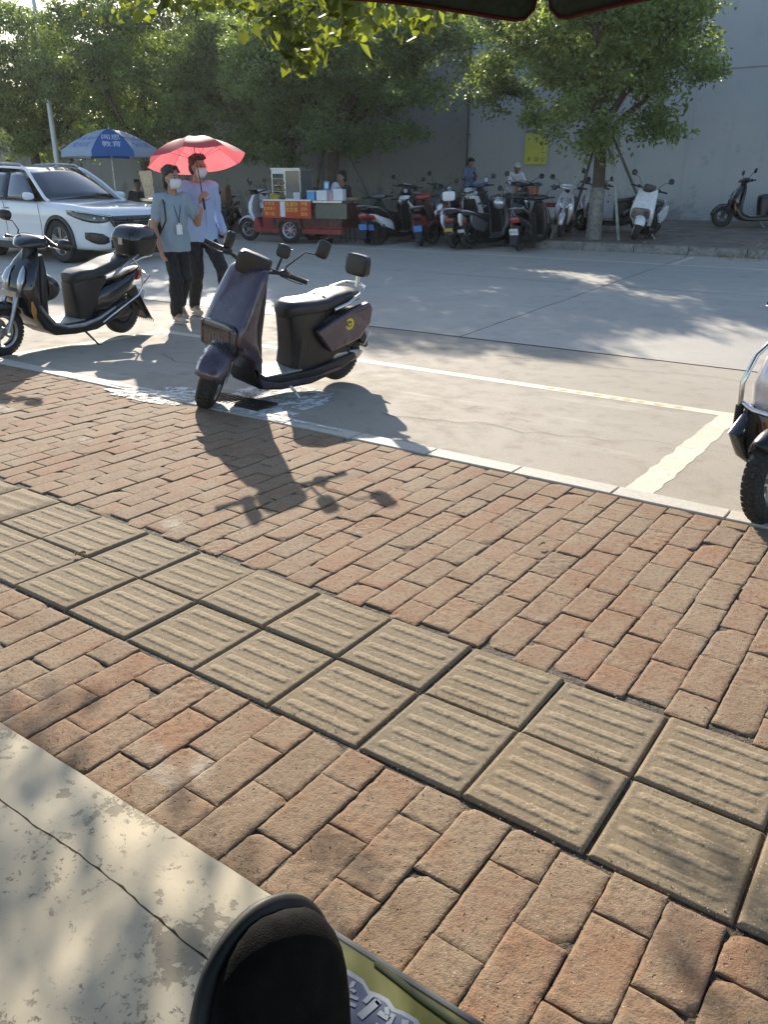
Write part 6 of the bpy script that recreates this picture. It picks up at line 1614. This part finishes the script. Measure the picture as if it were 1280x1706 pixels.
    if mask:
        mb = MB(HM); rings = []
        for j, (z, x, y) in enumerate(((-.102, .066, .032), (-.080, .096, .046), (-.055, .112, .056), (-.030, .122, .058), (-.012, .119, .052), (-.002, .108, .046))):
            rings.append([(x * .99 * cos(b * 1.25) ** .9 if abs(b) < 1 else x * cos(1.25) ** .9, (y + .012) * sin(b * 1.35), z + .003 * sin(j * 3)) for b in [-1 + .2 * k for k in range(11)]])
        mb.loft(rings, False, closed=False); m_ = obj('face_mask', mb, M_MASK, t, solid=.003)
        mb = MB(HM)
        for s in (-1, 1): mb.tube([(.042, s * .068, -.002), (-.004, s * .083, .012)], .0015, n=5); mb.tube([(.032, s * .058, -.075), (-.006, s * .082, -.015)], .0015, n=5)
        obj('ear_loop', mb, M_MASK, m_)
    # shirt
    mb = MB()
    pb = g['pelvis'] - V((0, 0, .03)); w_ = .85 if women else 1.0
    rings = []
    spine = [pb - V((0, 0, .075)), pb + V((0, 0, .06)), g['pelvis'].lerp(g['chest'], .5), g['chest'], g['chest'].lerp(g['neck'], .45), g['neck'] - V((0, 0, .07)), g['neck'] - V((0, 0, .02))]
    sd_ = (g['shL'] - g['shR']).normalized(); hd2 = (g['hipL'] - g['hipR']).normalized()
    for k, (c, a, b) in enumerate(zip(spine, (.205, .200, .172, .180, .185, .150, .075), (.152, .148, .132, .132, .122, .095, .062))):
        f = k / 6; lat = (hd2 * (1 - f) + sd_ * f).normalized(); fw = lat.cross(V((0, 0, 1))).normalized()
        rings.append([c + lat * a * w_ * cos(2 * pi * q / 24) + fw * b * w_ * sin(2 * pi * q / 24) for q in range(24)])
    mb.loft(rings, True)
    for s in 'LR':
        mb.limb(g['sh' + s] * .8 + g['neck'] * .2 - V((0, 0, .01)), .078 * w_, g['sh' + s], .066 * w_ + .004)
        if sleeves == 'long': mb.limb(g['sh' + s], .066 * w_, g['el' + s], .054 * w_); mb.limb(g['el' + s], .056 * w_, g['el' + s].lerp(g['wr' + s], .88), .037)
        else: mb.limb(g['sh' + s], .068 * w_, g['sh' + s].lerp(g['el' + s], .72), .062 * w_)
    # collar
    c0 = g['neck'] + V((0, 0, -.012))
    for k in range(12):
        a, b = 2 * pi * k / 12, 2 * pi * (k + 1) / 12
        mb.limb(c0 + V((.062 * cos(a), .066 * sin(a), -.022 * cos(a))), .013, c0 + V((.062 * cos(b), .066 * sin(b), -.022 * cos(b))), .013, 6)
    sh = obj('shirt', mb, shirt, t, remesh=vox * 1.05, smooth_it=1, disp=.030)
    if women: mb = None
    mb = MB(); ch = g['chest']; fw = sd_.cross(V((0, 0, 1))).normalized()
    p0 = g['neck'] + fw * .075 - V((0, 0, .05)); p1 = ch + fw * .146 * w_; p2 = pb + fw * .14 * w_ - V((0, 0, .03))
    mb.tube([p0, p0.lerp(p1, .5) + fw * .025, p1 + fw * .0, p2], .0045, n=6); 
    for q in (.15, .4, .65, .9): mb.ell(p1.lerp(p2, q) + fw * .004, .006, n=8, m=5)
    if not women: obj('button_strip', mb, shirt, sh)
    # trousers
    mb = MB()
    kk = .84 if women else 1.0; mb.limb(g['hipL'] * .93 + g['hipR'] * .07 - V((0, 0, .02)), .088 * kk, g['hipR'] * .93 + g['hipL'] * .07 - V((0, 0, .02)), .088 * kk); mb.limb(g['pelvis'] - V((0, 0, .01)), .106 * kk, g['pelvis'] - V((0, 0, .06)), .108 * kk, 16)
    for s in 'LR':
        mb.limb(g['hip' + s] - V((0, 0, .03)), .094 * kk, g['kn' + s], .074 * kk)
        if not shorts: mb.limb(g['kn' + s], .078, g['kn' + s].lerp(g['an' + s], .93), .066)
    obj('trousers', mb, trousers, t, remesh=vox * 1.1, smooth_it=1, disp=.032)
    # shoes
    for s in 'LR':
        f = (g['toe' + s] - g['an' + s]); fh = V((f.x, f.y, f.z * .35)).normalized(); a = g['an' + s]; mb = MB(); heel = a - fh * .045 - V((0, 0, .045))
        if f.z < -.07 * 1.6: heel = a - fh * .03 - V((0, 0, .03))
        mb.limb(heel, .036, g['toe' + s] - fh * .03, .034); mb.limb(a - V((0, 0, .02)), .042, a + fh * .05 - V((0, 0, .03)), .038); mb.limb(g['toe' + s] - fh * .05, .040, g['toe' + s], .030)
        so_ = obj('shoe', mb, shoes or M_SHOE, t, remesh=vox * 1.1, smooth_it=2)
        mb = MB(); lat = fh.cross(V((0, 0, 1))).normalized(); zz = min(v_.co.z for v_ in so_.data.vertices)
        q0, q1 = a - fh * .068, g['toe' + s] + fh * .012; poly = []
        for k in range(18):
            an = 2 * pi * k / 18; c = (q0 + q1) / 2; poly.append((c.x + fh.x * cos(an) * (q1 - q0).length / 2 + lat.x * sin(an) * .036, c.y + fh.y * cos(an) * (q1 - q0).length / 2 + lat.y * sin(an) * .036))
        mb.flat(poly, zz - .004, zz + .016); obj('sole', mb, M_SHOE if not shoes else shoes, so_)
    return t, HM, g
# man with the red umbrella
mz = gz(6.45)
JM = dict(pelvis=(0, 0, .92), chest=(.02, 0, 1.20), neck=(.02, 0, 1.44), head=(.045, .01, 1.585), shL=(.02, .185, 1.385), shR=(.03, -.185, 1.385),
          elR=(.10, -.245, 1.12), wrR=(.28, -.13, 1.25), handR=((.55, .35, .75), (.4, -.8, -.3), 1.0),
          elL=(-.06, .26, 1.10), wrL=(.08, .27, .88), handL=((.35, 0, -.9), (0, 1, 0), .35),
          hipL=(0, .085, .90), hipR=(0, -.085, .90), knL=(.26, .09, .52), anL=(.40, .09, .12), toeL=(.56, .08, .055), knR=(.02, -.09, .48), anR=(-.13, -.09, .10), toeR=(.04, -.10, .032), hd=(.22, .05))
man, HM, gm = person('person', (-7.10, 6.55, mz), radians(-14), 'man in pale blue shirt, white mask and black trousers holding up the red umbrella', JM, M_BLUES, M_TROU, 'short', sleeves='long', sc=.985)
# thin glasses
mb = MB(HM)
for s in (-1, 1): mb.tube([(.094, s * .033 + .020 * cos(2 * pi * k / 14), .008 + .014 * sin(2 * pi * k / 14)) for k in range(14)], .0014, n=5, closed=True); mb.tube([(.092, s * .053, .010), (.0, s * .083, .012)], .0014, n=5)
obj('glasses', mb, M_GBLK, man)
# woman arm in arm
JW = dict(pelvis=(0, 0, .86), chest=(.02, 0, 1.12), neck=(.02, 0, 1.35), head=(.045, 0, 1.49), shL=(.03, .152, 1.295), shR=(.0, -.152, 1.295),
          elR=(-.02, -.225, 1.02), wrR=(.10, -.23, .79), handR=((.35, .05, -.9), (0, -1, 0), .35),
          elL=(.09, .24, 1.04), wrL=(.25, .19, 1.13), handL=((.7, -.1, .55), (.3, .5, -.5), .8),
          hipL=(0, .08, .84), hipR=(0, -.08, .84), knL=(.0, .08, .46), anL=(-.20, .08, .15), toeL=(-.07, .09, .035), knR=(.08, -.08, .46), anR=(.04, -.085, .09), toeR=(.20, -.09, .03), hd=(.30, .02))
wom, HW, gw = person('person', (-6.92, 6.02, gz(6.02)), radians(-14), 'woman in light blue polo and white mask walking arm in arm beside the man', JW, M_LBLUE, M_TROU, 'bun', women=True, sc=.965)
mb = MB(); mb.tube([(.045, -.06, 1.34), (.125, -.035, 1.20), (.150, -.01, 1.05)], .004, n=6); mb.tube([(.045, .06, 1.34), (.125, .03, 1.20), (.150, -.01, 1.05)], .004, n=6)
ly = obj('lanyard', mb, mat('navy_ribbon', (.02, .035, .10), .7), wom)
mb = MB(); mb.box((.158, -.02, .985), (.006, .065, .10)); mb.box((.155, -.015, 1.04), (.004, .02, .02)); obj('card', mb, M_PLATEW, ly)
t = thing('shoulder_bag', (-6.92, 6.02, gz(6.02)), radians(-14), 'black shoulder bag hanging at the back of the woman in light blue', 'bag', sc=.965)
mb = MB(); mb.sl([(-.20, .74, .13, .06, 0, 4, -.05), (-.20, .80, .16, .085, 0, 4, -.05), (-.20, 1.0, .15, .08, 0, 4, -.05), (-.19, 1.08, .13, .05, 0, 4, -.05)], 24); obj('bag_body', mb, M_BLK, t)
mb = MB(); mb.tube([(-.17, -.13, 1.05), (-.085, -.145, 1.25), (.0, -.135, 1.352), (.085, -.13, 1.26), (.125, -.15, 1.08), (.04, -.185, .95), (-.14, -.15, .88)], .011, n=8, flat=.5); obj('strap', mb, M_BLK, t)
# the red umbrella, tilted towards the sun
M_RU = translucent('red_umbrella_cloth', (0.30, 0.035, 0.06), (0.80, 0.17, 0.19), 0.6, 0.50, 0.06)
hw = Mx.Rotation(radians(-14), 4, 'Z') @ (V((.30, -.105, 1.31)) * .985) + V((-7.10, 6.55, mz))
ap = V((-7.06, 6.51, mz + 1.845))
up = V((-.24, .10, 1.0)).normalized()
q = up.to_track_quat('Z', 'Y').to_matrix().to_4x4(); 
ru = thing('umbrella', tuple(hw), 0, 'red umbrella glowing in the backlight over the walking couple', 'umbrella')
Mc = T(ap - hw - up * .22) @ q
panels(ru, .535, .22, 2.0, [M_RU], n=8, a0=.22, Mq=Mc, name='panel')
mb = MB(); L0 = ap - hw; mb.tube([tuple(V((0, 0, 0)) - L0.normalized() * .12), tuple(L0 * 1.0), tuple(L0 + up * .05)], [.006, .005, .003], n=8); obj('shaft', mb, M_GBLK, ru)
mb = MB(); mb.tube([tuple(-L0.normalized() * .16), tuple(-L0.normalized() * .02)], .012, n=10); obj('handle', mb, M_BLK, ru)
for i in range(8):
    pts = [Mx.Rotation(.22, 3, 'Z') @ canopy_pt(.535, .22, 2.0, 2 * pi * i / 8 + .0001, f) - V((0, 0, .006)) for f in (.04, .3, .6, .85, 1.0)]
    mb = MB(Mc); mb.tube(pts, .0022, n=5); mb.tube([(0, 0, .0), tuple(pts[2])], .002, n=5); obj('rib', mb, M_GBLK, ru)
# seated vendor behind the cart
M_DK = mat('dark_tshirt', (0.02, 0.018, 0.02), 0.85, var=.2)
JV = dict(pelvis=(0, 0, .52), chest=(.06, 0, .78), neck=(.08, 0, 1.00), head=(.12, 0, 1.14), shL=(.08, .19, .95), shR=(.08, -.19, .95), elR=(.12, -.26, .68), wrR=(.36, -.15, .66), handR=((1, .2, -.2), (0, 0, 1), .4), elL=(.12, .26, .68), wrL=(.36, .18, .64), handL=((1, -.2, -.2), (0, 0, 1), .4),
          hipL=(.02, .09, .50), hipR=(.02, -.09, .50), knL=(.44, .15, .52), anL=(.46, .16, .10), toeL=(.62, .18, .035), knR=(.44, -.15, .52), anR=(.42, -.16, .10), toeR=(.58, -.18, .035), hd=(.15, .12))
vd, _, _ = person('person', (-11.30, 14.72, gz(14.7) - .01), radians(-118), 'vendor in a dark T-shirt and shorts sitting behind the food cart', JV, M_DK, mat('dark_shorts', (.03, .03, .035), .8), 'short', vox=.012, skin=M_SKIN2, mask=False, shoes=M_BLK, shorts=True, sc=1.13)
t = thing('stool', (-11.30, 14.72, gz(14.7) - .01), 0, 'low plastic stool under the seated vendor', 'stool')
mb = MB(); mb.lathe([(0, .40), (.15, .40), (.16, .42), (.15, .435), (0, .435)], 20); obj('seat', mb, M_BLK, t)
for a in range(4):
    mb = MB(); mb.tube([(.13 * cos(a * pi / 2 + .4), .13 * sin(a * pi / 2 + .4), .41), (.17 * cos(a * pi / 2 + .4), .17 * sin(a * pi / 2 + .4), 0)], .014, n=6); obj('leg', mb, M_BLK, t)
# woman standing by the wall with a phone
JS = dict(pelvis=(0, 0, .88), chest=(.0, 0, 1.14), neck=(.02, 0, 1.38), head=(.07, 0, 1.50), shL=(.02, .165, 1.32), shR=(.02, -.165, 1.32), elR=(.02, -.20, 1.05), wrR=(.22, -.08, 1.12), handR=((1, .2, .3), (0, 0, -1), .6), elL=(.02, .20, 1.05), wrL=(.22, .06, 1.12), handL=((1, -.2, .3), (0, 0, -1), .6),
          hipL=(0, .08, .86), hipR=(0, -.08, .86), knL=(.02, .08, .48), anL=(0, .08, .09), toeL=(.15, .09, .03), knR=(.02, -.08, .48), anR=(0, -.08, .09), toeR=(.15, -.09, .03), hd=(0, .45))
ws_, _, _ = person('person', (-10.97, 19.4, fz(-10.97, 19.4) - .03), radians(-20), 'woman in a blue jacket with a ponytail looking at her phone by the wall', JS, mat('denim_blue', (.13, .20, .34), .8), M_TROU, 'ponytail', vox=.013, mask=False, women=True, sleeves='long', sc=.90)
t = thing('phone', (0, 0, 0), 0, 'phone held by the woman in the blue jacket by the wall', 'phone'); t.location = ws_.matrix_basis @ V((.28, -.01, 1.19)); t.rotation_euler = (0, -.6, radians(-20))
mb = MB(); mb.box((0, 0, 0), (.008, .075, .15)); obj('phone_body', mb, M_GBLK, t, bev=.003); mb = MB(); mb.box((-.0045, 0, 0), (.002, .068, .14)); obj('screen', mb, M_LENS, t)
# seller in a white shirt and cap leaning over the hand cart
JK = dict(pelvis=(-.12, 0, .86), chest=(.02, 0, 1.08), neck=(.10, 0, 1.27), head=(.17, 0, 1.37), shL=(.10, .18, 1.22), shR=(.10, -.18, 1.22), elR=(.22, -.24, 1.02), wrR=(.42, -.15, .96), handR=((1, 0, -.2), (0, 0, 1), .3), elL=(.22, .24, 1.02), wrL=(.42, .15, .96), handL=((1, 0, -.2), (0, 0, 1), .3),
          hipL=(-.12, .08, .84), hipR=(-.12, -.08, .84), knL=(-.05, .08, .48), anL=(-.10, .08, .09), toeL=(.05, .09, .03), knR=(-.05, -.08, .48), anR=(-.10, -.08, .09), toeR=(.05, -.09, .03), hd=(-.3, .15))
sk, HK, _ = person('person', (-9.42, 18.85, fz(-9.4, 18.85) - .02), radians(-35), 'seller in a white shirt and pale cap leaning over the blue tray', JK, mat('white_shirt', (.62, .62, .64), .8, var=.05), M_TROU, 'short', vox=.013, mask=False, sleeves='long', skin=M_SKIN2, sc=.88)
mb = MB(HK); mb.lathe([(0, .155), (.05, .150), (.088, .118), (.100, .070), (.102, .058)], 24); mb.sl([(.06, .062, .07, .006, 90, 2.4), (.13, .060, .075, .006, 90, 2.4), (.165, .054, .045, .004, 90, 2.2)], 18); obj('cap', mb, mat('pale_cap', (.45, .45, .40), .8), sk)
# person sitting in the shade under the blue umbrella (dark seated figure)
JB = dict(JV); 
bp, _, _ = person('person', (-17.6, 14.3, gz(14.3) - .01), radians(-60), 'person in dark clothes sitting in the shade under the blue umbrella', JB, M_DK, M_TROU, 'short', vox=.013, skin=M_SKIN2, mask=False, shoes=M_BLK, sc=1.0)
tag(obj('plastic_stool', MB().box((-17.6, 14.3, gz(14.3) + .2), (.30, .30, .42)), mat('red_stool', (.25, .04, .03), .6), bev=.03), 'stool under the person sitting beneath the blue umbrella', 'stool')
# ================================================================ foreground
M_CANVAS = mat('black_canvas', (0.006, 0.006, 0.0065), 0.95, var=0.25, scale=20, bmp=0.3, bscale=700, spec=.15)
M_RUBB = mat('grey_black_rubber', (0.016, 0.016, 0.017), 0.6, var=0.15, scale=12)
# viewer's crossed leg: shoe with toe up, shin running back under the camera
F = V((-.306, .302, .800))     # toe tip
pv = thing('person', (-.05, -.25, 0), 0, 'sitting viewer of whom only one raised black shoe shows at the bottom edge', 'person')
O = V((-.05, -.25, 0))
# shoe axes: toe direction (up and away), sole normal, lateral
dt = V((-.18, .36, .62)).normalized(); sn = V((-.95, -.10, -.50)); sn = (sn - dt * sn.dot(dt)).normalized(); la = dt.cross(sn).normalized()
def Q(a, b, c): return F + dt * a + la * b + sn * c - O
mb = MB(); rings = []
prof = [(-.275, .036, .045, .030), (-.25, .040, .052, .030), (-.20, .041, .052, .024), (-.15, .046, .042, .014), (-.10, .052, .034, .006), (-.06, .055, .028, .002), (-.03, .050, .024, 0), (-.01, .036, .018, 0), (0.002, .018, .010, 0)]
for a, w_, h_, up_ in prof: w_ *= 1.17; rings.append([Q(a, w_ * cos(2 * pi * k / 28), -h_ * .5 - up_ - h_ * .9 * max(sin(2 * pi * k / 28), -.5)) for k in range(28)])
mb.loft(rings, True); shoe = obj('shoe', mb, M_CANVAS, pv, sub=1)
def sole(off, c0, c1):
    pts = []
    for a, w_ in [(-.285, .0), (-.283, .022), (-.27, .034), (-.24, .040), (-.19, .041), (-.15, .046), (-.10, .054), (-.06, .058), (-.03, .054), (-.008, .040), (.006, .022), (.010, 0)]: pts.append((a, w_))
    poly = pts + [(a, -w_) for a, w_ in reversed(pts[1:-1])]
    return [[Q(a * 1.0 + (off if a > -.1 else -off), b * 1.17 * (1 + off * 1.5), c) for a, b in poly] for c in (c0, (c0 + c1) / 2, c1)]
mb = MB(); mb.loft(sole(.001, -.010, .012), True); obj('sole', mb, M_RUBB, shoe, sub=2)
mb = MB()
an = Q(-.225, 0, -.075); kn = V((.16, -.28, .62)) ; 
mb.limb(an, .036, kn, .055); mb.limb(Q(-.22, 0, -.05), .034, an, .036); mb.limb(kn, .06, V((.12, -.62, .58)), .085)
mb.limb(V((.12, -.62, .58)), .12, V((.10, -.66, 1.0)), .13); mb.limb(V((-.12, -.62, .58)), .085, V((-.22, -.24, .50)), .06); mb.limb(V((-.22, -.24, .50)), .055, V((-.20, -.22, .10)), .04); mb.limb(V((-.20, -.22, .08)), .036, V((-.26, -.10, .04)), .03); mb.limb(V((.0, -.66, 1.0)), .13, V((.0, -.68, 1.12)), .07)
mb.limb(V((-.12, -.62, .58)), .1, V((.12, -.62, .58)), .1); mb.limb(V((0, -.62, .6)), .13, V((.0, -.66, .98)), .13)
obj('body', mb, M_SKIN, pv, remesh=.012, smooth_it=2)
mb = MB(); mb.limb(an + (kn - an) * .10, .050, kn, .075); mb.limb(kn, .078, V((.12, -.62, .58)), .105); mb.limb(V((-.12, -.62, .58)), .105, V((-.22, -.24, .50)), .078); mb.limb(V((-.22, -.24, .50)), .075, V((-.20, -.22, .14)), .055); mb.limb(V((-.12, -.62, .60)), .125, V((.12, -.62, .60)), .125)
obj('trousers', mb, M_TROU, pv, remesh=.012, smooth_it=2, disp=.02)
mb = MB(); mb.limb(V((.1, -.66, .72)), .15, V((.1, -.68, 1.02)), .15); mb.limb(V((-.1, -.66, .72)), .15, V((-.1, -.68, 1.02)), .15); obj('shirt', mb, M_DK, pv, remesh=.012, smooth_it=3)
st_ = thing('plastic_chair', (-.05, -.88, gz(0)), 0, 'dark plastic chair under the viewer, behind the camera', 'chair')
mb = MB(); mb.box((0, 0, .44), (.44, .42, .03)); obj('seat', mb, M_BLK, st_, bev=.01)
for x in (-.19, .19):
    for y in (-.18, .18): mb = MB(); mb.tube([(x, y, .43), (x * 1.1, y * 1.1, .016)], .017, n=8); obj('leg', mb, M_BLK, st_)

# low stool table with a printed yellow-green cover and blue-white lettering
M_PRINT = None
def m_print():
    m, nt, p, co = base('printed_cover')
    c = ramp(nt, noise_(nt, co, 9, 3, .5, .6), [(0.36, (0.045, 0.055, 0.014)), (0.46, (0.085, 0.10, 0.022)), (0.56, (0.15, 0.155, 0.035)), (0.7, (0.075, 0.09, 0.02))])
    nt.links.new(c, p.inputs['Base Color']); p.inputs['Roughness'].default_value = .35; p.inputs['Coat Weight'].default_value = .3
    return m
tt = thing('printed_table', (-.30, .36, gz(.3) + .012), 0, 'low table with yellow green printed cover and blue white lettering beside the black shoe', 'table')
mb = MB(); mb.box((.10, 0, .40), (.54, .40, .022)); tp = obj('cover', mb, m_print(), tt, bev=.008)
mb = MB(); mb.box((.10, .196, .395), (.542, .012, .034)); obj('edge_trim', mb, mat('slate_edge', (.06, .07, .08), .5), tp, bev=.004)
M_PB = mat('print_blue', (.12, .20, .42), .4); M_PW = mat('print_white', (.24, .28, .34), .4)
mb = MB()
OX = .03; OUT = [(-.13, .164), (-.114, .165), (-.098, .165), (-.084, .158), (-.073, .161), (-.06, .162), (-.048, .157), (-.037, .160), (-.02, .161), (.0, .15), (.03, .14), (.05, .05), (.03, -.05), (-.02, -.13), (-.09, -.14), (-.13, -.10), (-.14, .0), (-.14, .09)]
mb.add([(x, y, .4135) for x, y in OUT], [tuple(range(len(OUT)))]); pr = obj('print_outline', mb, M_PW, tp, flat=True)
cx = sum(x for x, y in OUT) / len(OUT); cy = sum(y for x, y in OUT) / len(OUT)
mb = MB(); mb.add([(cx + (x - cx) * .93, cy + (y - cy) * .93, .4142) for x, y in OUT], [tuple(range(len(OUT)))]); obj('print_field', mb, mat('print_navy', (.05, .075, .17), .4, var=.4, scale=14), tp, flat=True)
mb = MB()
def stroke(a, b, w_): 
    a, b = V((*a, 0)), V((*b, 0)); d_ = (b - a).normalized(); q_ = V((-d_.y, d_.x, 0)) * w_ / 2
    mb.add([(p.x, p.y, .4150) for p in (a - q_, b - q_, b + q_, a + q_)], [(0, 1, 2, 3)])
for a, b, w_ in (((-.105, .156), (-.103, .147), .005), ((-.103, .147), (-.096, .146), .004), ((-.098, .139), (-.088, .141), .004), ((-.100, .130), (-.085, .133), .004), ((-.078, .155), (-.080, .142), .006), ((-.070, .152), (-.064, .15), .005), ((-.068, .152), (-.074, .125), .009), ((-.056, .152), (-.050, .145), .005), ((-.060, .142), (-.045, .142), .006), ((-.045, .150), (-.040, .12), .006), ((-.03, .152), (-.02, .13), .008), ((-.055, .128), (-.02, .125), .006), ((-.1, .115), (-.08, .11), .006), ((-.06, .11), (-.03, .10), .008)): stroke(a, b, w_)
obj('lettering', mb, M_PW, tp, flat=True)
mb = MB(); mb.tube([(-.10, .192, .4125), (-.066, .189, .4125), (-.03, .185, .4125), (.005, .183, .4125), (.2, .172, .4125)], .004, n=5, flat=.3); obj('crease', mb, mat('crease_dark', (.03, .045, .01), .6), tp)
for x in (-.14, .34):
    for y in (-.16, .16): mb = MB(); mb.box((x, y, .195), (.025, .025, .39)); obj('leg', mb, M_ALU, tt)

# fallen leaves
M_DLEAF = mat('dry_leaf', (.36, .25, .12), .8, var=.4, scale=30)
mb = MB(); r = random.Random(12)
for i in range(230):
    x = r.uniform(-3.6, 1.5) if i < 170 else r.uniform(-12, -3); y = 15.19 - abs(r.gauss(0, .16)) if r.random() < .6 else 15.45 + abs(r.gauss(0, .9))
    z = (gz(y) - .005 if y < 15.2 else fz(x, y) + .005) + r.uniform(0, .02); leaf(mb, V((x, y, z)), r.uniform(.04, .09), r, .5)
tag(obj('leaf_litter', mb, M_DLEAF, flat=True), 'dry fallen leaves gathered along the far kerb and pavement', 'leaves', kind='stuff')
for (x, y, s, l) in ((-1.145, 2.72, .030, 'small curled dry leaf lying on the bricks right of the scooter shadow'), (-2.52, 1.585, .035, 'dry twig and leaf scrap lying on the tactile tiles at the left')):
    mb = MB(); n = 9; vs = []
    for i in range(n):
        f = i / (n - 1); w_ = s * .32 * sin(pi * min(1, f * .95 + .03)) ** .8
        for q in (-1, 0, 1): vs.append((x + (f - .5) * s * .5, y + (f - .5) * s + q * w_, gz(y) + .008 + abs(q) * .007 + .006 * sin(f * 3)))
    mb.add(vs, [(i * 3 + k, i * 3 + k + 1, i * 3 + k + 4, i * 3 + k + 3) for i in range(n - 1) for k in (0, 1)])
    tag(obj('dry_leaf', mb, M_DLEAF), l, 'leaf')
# ================================================================ thin scattering volume added to imitate veiling glare in the lens
mb = MB(); mb.box((-12, 22, 5.7), (90, 78, 15))
veil_ = obj('glare_veil', mb, None if False else M_PLATEW, flat=True)
hm = bpy.data.materials.new('glare_veil'); hm.use_nodes = True; nt = hm.node_tree; nt.nodes.clear()
pv_ = N(nt, 'ShaderNodeVolumePrincipled'); pv_.inputs['Density'].default_value = 0.0004; pv_.inputs['Color'].default_value = (0.95, 0.96, 1.0, 1); pv_.inputs['Anisotropy'].default_value = 0.55
out_ = N(nt, 'ShaderNodeOutputMaterial'); nt.links.new(pv_.outputs[0], out_.inputs['Volume'])
veil_.data.materials.clear(); veil_.data.materials.append(hm); tag(veil_, 'faint pale veil over the street, added to imitate lens glare', 'glare_veil', kind='stuff')
